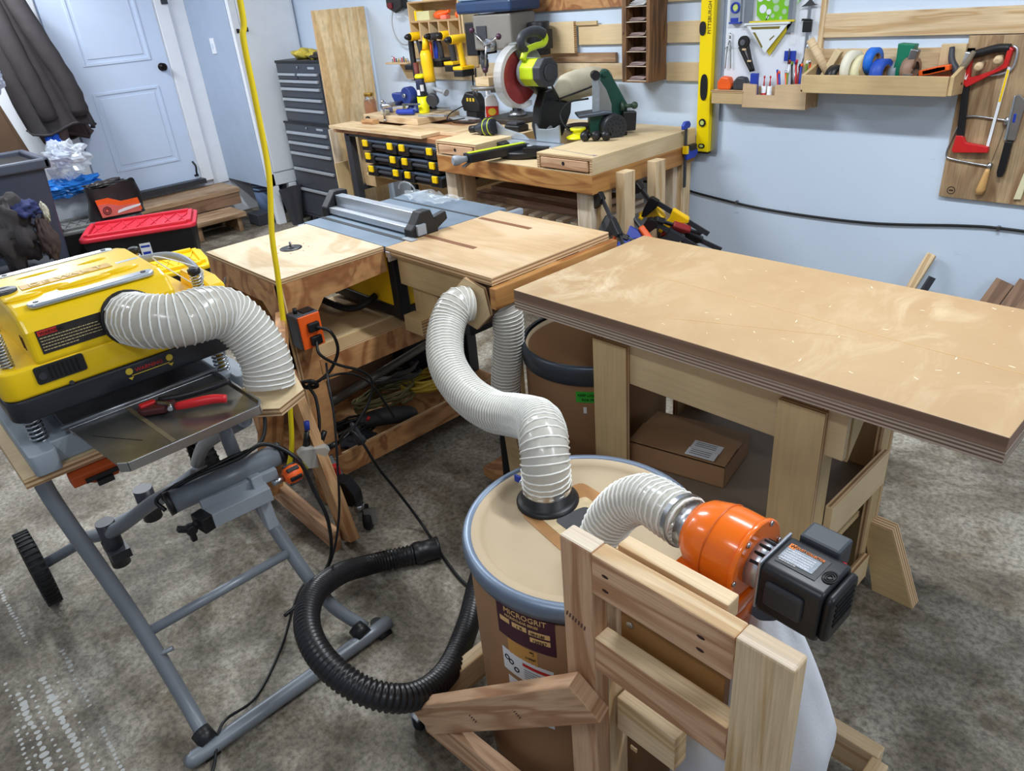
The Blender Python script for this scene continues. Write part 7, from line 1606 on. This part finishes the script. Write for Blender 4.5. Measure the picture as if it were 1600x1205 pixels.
# left shelf with bits
t = thing('small_corner_shelf', 'small plywood shelf with slanted brackets left of the hanging tools', 'shelf', (-4.78, 3.34, 1.17))
b = MB(); b.box(-4.88, -4.62, 3.28, 3.405, 1.275, 1.285, side={1: 1}); b.build('shelf_board', [BIRCH, PLYE], t, bevel=.001)
b = MB(); b.prism([(-4.87, 1.275), (-4.62, 1.275), (-4.62, 1.165), (-4.79, 1.165)], (0, 3.402, 0), (1, 0, 0), (0, 0, 1), .012); b.build('bracket', BIRCHD, t)
rd = random.Random(8)
for i in range(9):
    x = -4.84+.023*i; m = (STEEL, REDP, DKGREY, BRASS)[i % 4]; b = MB(); b.cyl((x, 3.32, 1.286), (x+rd.uniform(-.005, .005), 3.32, 1.305+rd.random()*.02), .005, seg=8)
    b.build('drill_bit', m, None, label='%s bit, %s in the row on the small corner shelf' % (('steel', 'red', 'dark', 'brass')[i % 4], ('first from the left', 'second from the left', 'third from the left', 'fourth from the left', 'in the middle', 'fourth from the right', 'third from the right', 'second from the right', 'rightmost')[i]), cat='drill bit', group='bits on the corner shelf')
t = thing('clear_face_shield', 'clear round plastic face shield hanging left of the cubby shelf', 'face shield', (-4.72, 3.33, 1.45))
b = MB()
b.grid(lambda u, v: (-4.74+.13*math.cos(2*PI*u)*math.sin(v*PI/2), 3.38-.07*math.cos(v*PI/2), 1.52+.13*math.sin(2*PI*u)*math.sin(v*PI/2)), 24, 8); b.build('shield', CLEARP, t)
b = MB(); b.tube([(-4.74+.13*math.cos(a*PI/12), 3.38, 1.52+.13*math.sin(a*PI/12)) for a in range(25)], .004, seg=6, smooth=1); b.build('shield_rim', LGREY, t)
t = thing('dark_red_tool', 'dark red and black tool hanging above the face shield at the top edge', 'tool', (-4.72, 3.33, 1.62))
b = MB(); b.prism([(-.08, 0), (.02, -.04), (.10, -.01), (.11, .06), (-.08, .06)], (-4.75, 3.38, 1.63), (1, 0, 0), (0, 0, 1), .06); b.build('body', BLACKP, t, bevel=.012)
b = MB(); b.box(-4.80, -4.75, 3.31, 3.322, 1.625, 1.66); b.build('red_panel', mat('maroon', (110, 20, 30), .5), t, bevel=.004)
b = MB(); b.cyl((-4.66, 3.36, 1.40), (-4.54, 3.30, 1.30), .005, seg=8); b.build('white_rod', WHITE_P, None, label='thin white rod slanting beside the face shield', cat='rod')

for o in COL.objects:
    if o not in before and o.parent is None: o.location.x += .08
# ------------------------------------------------------------------ black hose on the floor
t = thing('vacuum_hose', 'black ribbed vacuum hose curled on the floor beside the fibre drum', 'vacuum hose', (-1.4, .75, 0))
def ribhose(T, pts, r, m, pitch=.0135, nm='hose_body'):
    P = resample(catmull(pts, 14), pitch/4); fr = frames(P); seg = 22; vs = []; fs = []
    for i, (p, (tt, a, b_)) in enumerate(zip(P, fr)):
        rr = r*(1.0, 1.0, .87, .87)[i % 4]
        for k in range(seg):
            th = 2*PI*k/seg; vs.append(p+(a*math.cos(th)+b_*math.sin(th))*rr)
    for i in range(len(P)-1):
        for k in range(seg): k2 = (k+1) % seg; fs.append((i*seg+k, i*seg+k2, (i+1)*seg+k2, (i+1)*seg+k))
    b = MB(); b.add(vs, fs, 0, None, True); return b.build(nm, m, T)
ribhose(t, [(-1.673, .985, .038), (-1.715, .90, .042), (-1.708, .80, .085), (-1.635, .690, .175), (-1.515, .558, .270), (-1.382, .470, .315), (-1.25, .440, .315), (-1.135, .470, .28), (-1.085, .555, .225), (-1.135, .69, .150), (-1.275, .87, .075), (-1.417, 1.033, .040), (-1.52, 1.18, .037), (-1.62, 1.32, .037)], .0335, mat('hose_black', (30, 30, 33), .35, var=.05))
b = MB(); p0 = Vector((-1.673, .985, .038)); d = Vector((.42, .9, 0)).normalized(); b.lathe(p0-d*.01, p0+d*.075, [(.036, 0), (.038, .1), (.038, .3), (.035, .35), (.035, .85), (.038, .9), (.038, 1), (.030, 1), (.030, .6)], 24, caps=False); b.build('hose_cuff', BLACKP, t)
# ------------------------------------------------------------------ outlet box and cords at the router table
t = thing('switched_outlet_box', 'grey and orange power outlet box screwed to the router table leg', 'outlet box', (-2.14, 1.0, .65))
b = MB(); b.box(-2.179, -2.115, .955, 1.040, .665, .785); bx = b.build('box_body', mat('outlet_grey', (74, 78, 84), .5), t, bevel=.005)
b = MB(); b.box(-2.116, -2.108, .960, 1.038, .668, .782); fo = b.build('orange_face', ORAP, t, bevel=.002)
for z in (.740, .693):
    b = MB(); b.box(-2.109, -2.094, .985, 1.025, z-.016, z+.016); b.build('plug', BLACKP, fo, bevel=.004)
b = MB(); b.cyl((-2.15, .975, .785), (-2.15, .975, .803), .007, seg=12); b.box(-2.165, -2.125, .99, 1.03, .784, .789); b.build('breaker_button', BLACKP, bx)
cord('black_power_cord', [(-2.095, 1.01, .74), (-2.06, 1.04, .72), (-2.065, 1.055, .65), (-2.09, 1.03, .58), (-2.10, .98, .55), (-2.11, .945, .545), (-2.09, .95, .50), (-2.06, .93, .43), (-2.045, .905, .375)], .0055, BCORD, 'thick black cord looping from the upper plug of the orange outlet box')
cord('black_power_cord', [(-2.095, 1.0, .693), (-2.07, .99, .655), (-2.06, 1.04, .60), (-2.05, 1.12, .545), (-2.05, 1.15, .49), (-2.05, 1.12, .42), (-2.04, 1.04, .36), (-2.03, .96, .335)], .005, BCORD, 'black cord from the lower plug swinging right before the shelf')
cord('black_power_cord', [(-2.11, .95, .545), (-2.08, 1.02, .56), (-2.09, 1.10, .53), (-2.12, 1.18, .45), (-2.14, 1.24, .33), (-2.16, 1.28, .24)], .0045, BCORD, 'thin black cord draped from the cord bundle into the bottom shelf')
b = MB(); b.tube([(-2.12, .925, .56), (-2.09, .95, .565), (-2.09, .965, .54), (-2.12, .94, .535), (-2.12, .925, .56)], .007, smooth=5); b.build('cord_tie', BLACKR, None, label='black tie gathering the cords on the router table leg', cat='cord tie')
t = thing('triple_tap', 'clear three-way extension cord tap hanging in front of the router table leg', 'extension cord', (-2.04, .88, .3))
b = MB(); b.prism([(-.02, -.045), (.02, -.045), (.055, .02), (.04, .035), (-.04, .035), (-.055, .02)], (-2.045, .875, .335), (.35, .9, -.15), (.1, .1, 1), .026); cb = b.build('clear_body', mat('clear_tap', (214, 218, 214), .15, var=.0, alpha=.55), t, bevel=.004)
b = MB(); b.ball((-2.028, .885, .33), .009, seg=12); b.build('red_light', mat('neon_red', (250, 80, 70), .3, emit=.6, var=0), cb)
b = MB(); b.obox((-2.07, .845, .29), (.02, .03, .03)); b.tube([(-2.065, .86, .30), (-2.075, .83, .275), (-2.09, .80, .255)], .009, seg=10); b.build('yellow_plug', mat('pale_yellow_plug', (224, 220, 90), .35), t, bevel=.003)
for i, (p, q) in enumerate((((-2.05, .86, .37), (-2.05, .875, .42)), ((-2.04, .905, .365), (-2.035, .93, .40)), ((-2.035, .925, .335), (-2.02, .96, .345)))):
    b = MB(); b.cyl(p, q, .012, .009, seg=12); b.build('plug', BLACKP, t)
b = MB(); b.cyl((-2.05, .877, .425), (-2.052, .882, .455), .0095, seg=12); b.build('blue_tape', BLUEP, t)
t = thing('yellow_extension_cord', 'bright yellow extension cord hanging from the ceiling past the router table', 'extension cord', (-2.08, .9, .25))
b = MB(); b.tube([(-2.085, 1.0, 2.745), (-2.08, 1.0, 2.2), (-2.08, .993, 1.692), (-2.08, .978, 1.60), (-2.08, .973, 1.456), (-2.08, .967, 1.30), (-2.075, .955, 1.214), (-2.08, .928, 1.069), (-2.08, .914, .93), (-2.08, .885, .703), (-2.085, .853, .508), (-2.09, .825, .36), (-2.11, .79, .255), (-2.10, .785, .245), (-2.09, .80, .255)], .0085, seg=14, smooth=8); b.build('cord_run', YCORD, t)
cord('floor_cord', [(-2.02, .96, .345), (-1.97, .985, .40), (-1.93, 1.0, .37), (-1.89, 1.02, .27), (-1.86, 1.06, .16), (-1.82, 1.09, .06), (-1.75, 1.09, .006), (-1.585, 1.041, .006), (-1.467, 1.018, .006), (-1.35, 1.02, .006)], .005, BCORD, 'black cord running from the tap across the floor toward the fibre drum')
cord('long_floor_cord', [(-2.06, 1.0, .62), (-1.95, .94, .60), (-1.90, .91, .52), (-1.86, .87, .40), (-1.84, .82, .2), (-1.83, .74, .05), (-1.86, .646, .006), (-1.684, .484, .006), (-1.571, .345, .006), (-1.515, .236, .052), (-1.451, .173, .008), (-1.40, .12, .006)], .004, BCORD, 'thin black cord hanging from the outlet box and running over the stand foot')
cord('draped_cord', [(-2.0, .62, .82), (-1.88, .655, .80), (-1.80, .66, .70), (-1.715, .60, .652), (-1.70, .50, .655), (-1.71, .40, .645), (-1.76, .325, .60), (-1.74, .33, .57)], .0055, BCORD, 'black planer cord wrapped over the grey beam of the stand')
cord('draped_cord', [(-1.76, .36, .57), (-1.755, .34, .60), (-1.70, .40, .648), (-1.685, .52, .652), (-1.69, .60, .655), (-1.64, .655, .60), (-1.62, .67, .50), (-1.60, .68, .40), (-1.64, .68, .25), (-1.72, .66, .12), (-1.78, .62, .03), (-1.80, .60, .006), (-1.79, .55, .006)], .0055, BCORD, 'black planer cord dropping from the beam end to the floor')
cord('white_string', [(-1.80, .585, 1.09), (-1.79, .60, 1.12), (-1.86, .52, 1.16), (-1.80, .60, 1.06)], .0016, WHITE_P, 'thin white string tied at the right corner post of the planer', cat='string')
cord('hanging_wire', [(-2.55, .93, .84), (-2.57, .925, .80), (-2.55, .93, .77), (-2.52, .935, .70), (-2.50, .94, .62)], .003, LGREY, 'thin grey wire hanging on the front of the router table', cat='wire')
# caster of the router table
t = thing('swivel_caster', 'black caster on a red-tipped lever bracket by the router table brace', 'caster', (-1.98, 1.0, 0))
b = MB(); b.lathe((-1.965, .965, .038), (-1.945, .99, .038), [(.030, 0), (.037, .2), (.037, .8), (.030, 1)], 26); b.build('caster_wheel', BLACKR, t)
b = MB(); b.obox((-1.975, .975, .06), (.004, .045, .07), rot=Matrix.Rotation(-.6, 3, 'Z')); b.obox((-1.935, .98, .06), (.004, .045, .07), rot=Matrix.Rotation(-.6, 3, 'Z')); b.cyl((-1.97, .96, .085), (-1.97, .96, .11), .02, seg=14); b.build('fork', STEEL, t)
b = MB(); b.prism([(0, 0), (.05, 0), (.05, .05), (.02, .10), (-.02, .11), (-.02, .03)], (-2.03, .97, .10), (.8, .4, 0), (0, 0, 1), .05); b.beam((-2.04, .95, .20), (-2.10, .95, .26), .03, .015); b.build('lever_bracket', BLACKP, t, bevel=.004)
b = MB(); b.obox((-2.04, .94, .235), (.03, .02, .035)); b.build('red_pedal', REDP, t, bevel=.003)
# ------------------------------------------------------------------ things on the bottom shelf
SH = .119
def coil(name, label, c, R0, r, n, m, cat='extension cord', sq=1.0, seed=1, group=None):
    rd = random.Random(seed); pts = []
    for i in range(n*14):
        a = 2*PI*i/14; k = i/(n*14.0)
        pts.append((c[0]+(R0+rd.uniform(-.006, .006)-.02*k)*math.cos(a)*sq, c[1]+(R0+rd.uniform(-.012, .012)+.02*math.sin(i*.4))*math.sin(a), c[2]+r+.055*abs(math.sin(k*9))*rd.uniform(.6, 1)+.03*math.cos(a)))
    b = MB(); b.tube(pts, r, seg=6, smooth=2); return b.build(name, m, None, label=label, cat=cat, group=group)
DY = mat('dusty_yellow_cord', (196, 168, 60), .6, var=.2)
coil('coiled_extension_cord', 'dusty yellow extension cord coiled at the right of the bottom shelf', (-2.40, 1.66, SH+.03), .135, .0065, 9, DY, seed=2)
coil('coiled_extension_cord', 'dusty yellow and black cord coil in the middle of the bottom shelf', (-2.44, 1.42, SH+.03), .12, .006, 7, mat('olive_cord', (110, 104, 66), .6, var=.2), seed=5)
coil('coiled_extension_cord', 'dark grey cord coil behind the yellow coils on the bottom shelf', (-2.55, 1.56, SH+.04), .10, .007, 6, mat('grey_cord', (84, 82, 78), .6), seed=7)
coil('coiled_extension_cord', 'black cord heap at the left end of the bottom shelf', (-2.36, 1.18, SH+.01), .10, .006, 7, BCORD, seed=11)
b = MB(); b.cyl((-2.36, 1.10, .30), (-2.42, 1.86, .37), .017, seg=14); b.build('grey_pipe', mat('dusty_pipe', (104, 100, 92), .5, metal=.3), None, label='long grey pipe lying across the cords on the bottom shelf', cat='pipe')
t = thing('corded_tool', 'black corded power tool lying on the bottom shelf before the cords', 'power tool', (-2.26, 1.30, .12))
b = MB(); b.tube([(-2.30, 1.20, .20), (-2.27, 1.28, .205), (-2.25, 1.38, .18), (-2.245, 1.42, .16)], lambda u: .028+.008*math.sin(u*3), seg=14); b.build('tool_body', mat('dusty_black', (44, 42, 42), .6, var=.2), t)
b = MB(); b.cyl((-2.27, 1.22, .218), (-2.26, 1.225, .232), .006, seg=10); b.build('red_switch', REDP, t)
b = MB(); rumple(b, -2.27, 1.16, .155, .06, .07, .035, 13); b.build('dark_bag', mat('black_cloth', (34, 34, 38), .9, var=.2), None, label='small black cloth pouch at the left of the bottom shelf', cat='pouch')
b = MB(); b.cyl((-2.24, 1.03, .13), (-2.25, 1.05, .19), .022, seg=14); b.build('teal_spool', mat('teal', (50, 110, 120), .5), None, label='small teal cylinder at the left end of the bottom shelf', cat='spool')
t = thing('black_plug', 'ribbed black plug end hanging over the edge of the bottom shelf', 'plug', (-2.19, 1.12, .2))
b = MB(); b.lathe((-2.17, 1.10, .30), (-2.16, 1.12, .21), [(.006, 0), (.013, .2), (.011, .3), (.014, .4), (.014, .7), (.020, .8), (.020, 1)], 14); b.build('plug_body', DKGREY, t)
t = thing('black_tool_case', 'black hard case standing at the back of the bottom shelf under the saw', 'case', (-2.55, 1.78, .12))
b = MB(); b.box(-2.66, -2.56, 1.62, 1.90, SH, .44); cs = b.build('case_body', BLACKP, t, bevel=.008)
b = MB(); b.box(-2.56, -2.545, 1.72, 1.80, .34, .37); b.build('handle', DKGREY, cs, bevel=.003)
b = MB(); b.beam((-2.5585, 1.68, .40), (-2.5585, 1.71, .385), .004, .002); b.beam((-2.5585, 1.72, .40), (-2.5585, 1.74, .385), .004, .002); b.build('white_mark', WINK, cs)
b = MB(); b.box(-2.60, -2.40, 1.86, 1.915, SH, .40); b.build('dark_carton', CHARC, None, bevel=.004, label='dark carton at the right end of the bottom shelf', cat='box')
# ------------------------------------------------------------------ under the large bench
t = thing('green_box', 'green and tan printed box standing at the right end under the bench', 'box', (-.66, 1.62, .0))
b = MB(); b.box(-.72, -.60, 1.50, 1.63, .0, .30); gb = b.build('carton', mat('box_tan', (176, 140, 96), .7), t, bevel=.002)
b = MB(); b.box(-.5995, -.5985, 1.502, 1.628, .18, .298); b.build('green_panel', mat('box_green', (20, 84, 70), .5), gb)
lettering('RO', .05, (-.598, 1.505, .20), (0, 1, 0), (0, 0, 1), mat('box_cream', (190, 180, 140), .6), gb)
b = MB(); b.box(-.5995, -.5985, 1.502, 1.628, .02, .12); b.build('black_panel', INK, gb)
b = MB(); b.beam((-.66, 1.66, .002), (-.64, 1.72, .31), .10, .006, up=(1, 0, 0)); b.build('clear_blister', mat('brown_blister', (120, 100, 84), .3, alpha=.6), None, label='clear plastic blister leaning beside the green box under the bench', cat='packaging')
b = MB(); b.box(-1.1, -.74, 1.50, 1.80, .0, .20); b.build('dark_bin', CHARC, None, bevel=.006, label='dark bin on the floor under the bench shelf', cat='bin')
# ------------------------------------------------------------------ left corner: bins, totes, coats
t = thing('wheeled_trash_bin', 'large dark blue-grey trash bin at the left edge', 'trash bin', (-5.9, .8, 0))
BIN = mat('bin_blue_grey', (64, 70, 88), .5, var=.05)
def taperbox(b, x0, x1, y0, y1, z0, z1, k, m=0):
    cx, cy = (x0+x1)/2, (y0+y1)/2; b.obox((cx, cy, (z0+z1)/2), (x1-x0, y1-y0, z1-z0), m=m)
    vs = b.v[-8:]
    for v in vs:
        if v.z < (z0+z1)/2: v.x = cx+(v.x-cx)*k; v.y = cy+(v.y-cy)*k
b = MB(); taperbox(b, -6.20, -5.60, .48, 1.11, 0, .93, .82); bb = b.build('bin_body', BIN, t, bevel=.03, bseg=3)
b = MB()
for (x0, x1, y0, y1) in ((-5.61, -5.57, .45, 1.14), (-6.23, -6.19, .45, 1.14), (-6.23, -5.57, .45, .49), (-6.23, -5.57, 1.10, 1.14)): b.box(x0, x1, y0, y1, .90, .965)
b.build('rim', mat('bin_rim', (76, 82, 98), .45), t, bevel=.012)
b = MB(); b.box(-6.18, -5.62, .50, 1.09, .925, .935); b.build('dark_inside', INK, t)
b = MB(); b.prism([(.50, .42), (1.02, .42), (1.06, .80), (.98, .80), (.95, .52), (.62, .52), (.62, .80), (.50, .80)], (-5.645, 0, 0), (0, 1, 0), (0, 0, 1), .03); b.build('front_relief', BIN, bb, bevel=.01)
b = MB(); b.box(-5.62, -5.612, .74, .90, .84, .87); b.build('sticker', PAPER, bb)
b = MB(); b.cyl((-5.58, .78, .34), (-5.58, .90, .34), .015, seg=12); b.build('catch_bar', LGREY, t)
# hanging jacket at the very left
for (nm, lab, c, s_, m, sd) in (('dark_jacket', 'dark jacket bundle hanging over the bin at the left edge', (-5.05, .70, .68), (.16, .14, .20), CLOTHD, 21), ('navy_glove', 'navy blue glove lying on the jacket bundle at the left edge', (-5.0, .80, .78), (.09, .09, .05), mat('navy_cloth', (40, 48, 92), .85, var=.2), 22), ('brown_glove', 'brown glove hanging from the jacket bundle at the left edge', (-4.95, .86, .60), (.05, .05, .12), CLOTHB, 23), ('pale_glove', 'pale cuffed glove end beside the navy glove', (-4.98, .90, .75), (.03, .02, .06), mat('pale_cuff', (190, 186, 170), .8), 24)):
    b = MB(); rumple(b, *c, *s_, sd, amp=.35); b.build(nm, m, None, label=lab, cat='clothing' if 'jacket' in nm else 'glove')
b = MB(); taperbox(b, -5.25, -4.9, .50, .88, 0, .45, .8); b.build('low_bin', CHARC, None, bevel=.01, label='low dark bin under the jacket bundle at the left edge', cat='bin')
# totes
def tote(name, label, c, rz, L, W, H, body, lidm, lidh=.05):
    t = thing(name, label, 'storage tote', (c[0], c[1], 0), rz)
    b = MB(); taperbox(b, -W/2+.02, W/2-.02, -L/2+.02, L/2-.02, .001, H-lidh+.005, .88); bd = b.build('tote_body', body, t, bevel=.015, world=False)
    b = MB(); b.prism(rrect(-W/2, W/2, -L/2, L/2, .05), (0, 0, H-lidh), (1, 0, 0), (0, 1, 0), lidh*.6, smooth=True); ld = b.build('lid', lidm, t, bevel=.008, world=False)
    b = MB()
    for (x0, x1, y0, y1) in ((-W/2+.03, -W/2+.06, -L/2+.06, L/2-.06), (W/2-.06, W/2-.03, -L/2+.06, L/2-.06), (-W/2+.06, W/2-.06, -L/2+.03, -L/2+.06), (-W/2+.06, W/2-.06, L/2-.06, L/2-.03)): b.box(x0, x1, y0, y1, H-lidh*.4, H)
    b.build('lid_ridge', lidm, ld, bevel=.004, world=False)
    b = MB()
    for k in range(7):
        y = -L/2+.10+k*(L-.2)/6; b.beam((-W/2+.07, y-.04, H-lidh*.35), (W/2-.07, y+.04, H-lidh*.35), .008, .008)
        b.beam((-W/2+.07, y+.04, H-lidh*.35), (W/2-.07, y-.04, H-lidh*.35), .008, .008)
    b.build('lid_lattice', lidm, ld, world=False)
    return t, bd
t, bd = tote('red_lid_tote', 'black storage tote with a red ribbed lid behind the planer', (-5.65, 1.575), R(-24), .76, .46, .43, BLACKP, REDT)
b = MB(); b.box(.205, .209, -.02, .05, .22, .32); l = b.build('white_label', PAPER, bd, world=False)
b = MB(); b.box(.2091, .2096, -.01, .04, .235, .26); b.box(.2091, .2096, -.015, .045, .29, .305); b.build('blue_print', BLUEP, l, world=False)
tote('yellow_lid_tote', 'black storage tote with a yellow lid between the red lid tote and router table', (-4.82, 1.36), R(-12), .60, .44, .34, BLACKP, YEL)
t, bd = tote('grey_lid_tote', 'dark tote with a dusty grey lid behind the red lid tote', (-6.25, 1.45), R(-8), .62, .42, .40, BLACKP, mat('dusty_grey_lid', (112, 114, 112), .6, var=.15))
b = MB(); b.box(-6.80, -6.50, 1.20, 1.50, .0, .56); b.build('white_box', mat('white_carton', (206, 212, 222), .6), None, bevel=.004, label='plain white carton under the blue plastic bags by the door', cat='box')
# charcoal bag
t = thing('charcoal_bag', 'black and orange paper bag with an open crumpled top standing on the totes', 'bag', (-6.15, 1.58, .41))
def bagf2(u, v):
    a = 2*PI*u; k = 1-.10*v+.03*math.sin(7*v+3*a); w = 1+.04*math.sin(3*a+4*v)
    return (-6.12+.075*k*w*math.cos(a), 1.58+.20*k*w*math.copysign(abs(math.sin(a))**.7, math.sin(a)), .405+.235*v+.012*math.sin(4*a)*v)
b = MB(); b.grid(bagf2, 36, 12); b.build('bag_body', mat('bag_black', (40, 38, 40), .4, var=.25, vs=12), t)
b = MB(); b.prism([(-.14, .03), (.15, .02), (.14, .11), (.02, .11), (-.06, .15), (-.15, .15)], (-6.038, 1.58, .41), (0, 1, 0), (-.05, 0, 1), .004); pnl = b.build('orange_panel', ORAP, t)
b = MB(); b.prism([(-.14, .02), (.14, .01), (.12, .07), (.0, .08), (-.07, .11), (-.145, .115)], (-6.034, 1.58, .41), (0, 1, 0), (-.05, 0, 1), .003); b.build('salmon_panel', mat('bag_salmon', (214, 106, 96), .5), pnl)
b = MB()
for q in (.030, .018): b.lathe((-6.031, 1.485, .475), (-6.029, 1.485, .475), [(q, 0), (q, 1), (q-.006, 1), (q-.006, 0)], 20, caps=False)
b.build('round_emblem', mat('emblem_maroon', (90, 30, 40), .6), pnl)
b = MB(); b.prism([(-.05, .03), (.12, .05), (.13, .065), (.02, .06), (-.04, .05)], (-6.030, 1.60, .41), (0, 1, 0), (-.05, 0, 1), .001); b.build('white_swash', WINK, pnl)
b = MB(); rumple(b, -6.13, 1.56, .645, .06, .15, .028, 31, amp=.4); b.build('crumpled_top', mat('bag_black', (40, 38, 40)), t)
# plastic bags
for (nm, lab, c, s_, m, sd) in (('blue_plastic_bag', 'bright blue plastic bag hanging under the jackets by the door', (-6.60, 1.44, .88), (.05, .08, .15), mat('blue_film', (20, 84, 196), .25, var=.15), 41), ('blue_plastic_bag', 'light blue plastic bag lying on the white carton', (-6.45, 1.40, .635), (.12, .20, .075), mat('blue_film2', (40, 120, 206), .25, var=.2), 42)):
    b = MB(); rumple(b, *c, *s_, sd, n=30, amp=.3); b.build(nm, m, None, label=lab, cat='plastic bag')
b = MB(); rumple(b, -6.38, 1.41, .83, .09, .16, .13, 43, n=36, amp=.35); b.build('clear_plastic_bag', mat('clear_film', (214, 222, 232), .12, var=.1, vs=16, alpha=.55), None, label='crumpled clear plastic bag on top of the light blue bag', cat='plastic bag')
# jackets
def coat(name, lab, cy, cx, w, z0, z1, m, ph, depth=.10, lean=.18, cat='jacket'):
    def f(u, v):
        a = 2*PI*u; z = z1+(z0-z1)*v
        ww = w*(.32+.68*min(1, v*1.15)**.8); fold = 1+.10*math.sin(6*a+ph+2*v)+.05*math.sin(11*a-ph)
        return (cx+depth*(.5+.5*v)*math.cos(a)*fold, cy+lean*v+ww*.5*math.sin(a)*fold, z+.03*math.sin(3*a+ph)*v)
    t = thing(name, lab, cat, (cx, cy, z0))
    b = MB(); b.grid(f, 64, 20); b.add([], []); b.build('coat_body', m, t)
    b = MB(); f0 = [f(i/24, 1) for i in range(25)]; b.tube(f0, .010, seg=6, smooth=1); b.build('hem', m, t)
    return t
t = coat('dark_work_jacket', 'long dark work jacket hanging left of the white door', 1.30, -6.64, .46, 1.02, 2.30, CLOTHD, .4, lean=.22)
b = MB(); b.tube([(-6.62, 1.33, 2.0), (-6.57, 1.37, 1.6), (-6.55, 1.42, 1.25), (-6.56, 1.44, 1.10)], lambda u: .07-.012*u+.004*math.sin(u*40), seg=16); b.build('sleeve', CLOTHD, t)
b = MB(); b.tube([(-6.62, 1.46, 2.0), (-6.56, 1.56, 1.6), (-6.54, 1.64, 1.30), (-6.55, 1.66, 1.10)], lambda u: .07-.010*u+.004*math.sin(u*36), seg=16); b.build('sleeve', CLOTHD, t)
t = coat('brown_work_jacket', 'dark brown jacket hanging under the long dark jacket', 1.30, -6.88, .34, .93, 1.9, CLOTHB, 2.0, lean=.30, depth=.07)
b = MB(); b.tube([(-6.64, 1.50, 1.35), (-6.60, 1.50, 1.1), (-6.60, 1.49, .90)], lambda u: .055-.012*u, seg=14); b.build('sleeve', CLOTHB, t)
coat('brown_shop_coat', 'brown canvas coat hanging behind the trash bin at the left edge', 1.02, -6.75, .36, .70, 1.7, mat('brown_canvas', (108, 84, 64), .85, var=.1), 1.0, lean=.08, depth=.06)
b = MB(); b.box(-6.4, -6.25, 1.0, 1.20, 1.50, 1.72); b.build('paper_bag', mat('tan_paper', (190, 156, 112), .8, var=.08), None, bevel=.01, label='tan paper bag hanging at the top left edge', cat='bag')
b = MB(); rumple(b, -6.32, 1.12, 1.42, .05, .08, .09, 51, amp=.3); b.build('pale_bag', mat('pale_film', (190, 204, 226), .3, var=.1), None, label='pale plastic bag under the tan paper bag at the left edge', cat='plastic bag')
# bucket and black bag under the white cabinet
t = thing('blue_grey_bucket', 'blue-grey bucket with dark bands under the grey closet side', 'bucket', (-6.62, 3.0, 0))
b = MB(); b.lathe((-6.62, 3.02, .001), (-6.62, 3.02, .30), [(.11, 0), (.135, 1)], 32); b.build('bucket_body', mat('bucket_blue', (110, 132, 168), .5, var=.05), t)
for z in (.24, .27, .295):
    b = MB(); b.lathe((-6.62, 3.02, z), (-6.62, 3.02, z+.012), [(.134, 0), (.142, .5), (.136, 1)], 32, caps=False); b.build('rim_band', mat('bucket_dark', (50, 56, 70), .5), t)
b = MB(); b.grid(lambda u, v: (-6.06+(.05+.05*v)*(1+.1*math.sin(5*2*PI*u))*math.cos(2*PI*u), 2.97+(.05+.06*v)*(1+.08*math.sin(4*2*PI*u))*math.sin(2*PI*u), .001+.32*v+.03*math.cos(2*PI*u)*v), 30, 10); b.build('black_bag', mat('bag_charcoal', (58, 58, 64), .8, var=.15), None, label='upright black bag between the white cabinet post and the tool chest', cat='bag')
b = MB(); b.box(-6.5, -6.3, 2.72, 2.86, .001, .10); b.build('dark_crate', CHARC, None, bevel=.006, label='small dark crate on the floor by the foot of the steps', cat='crate')
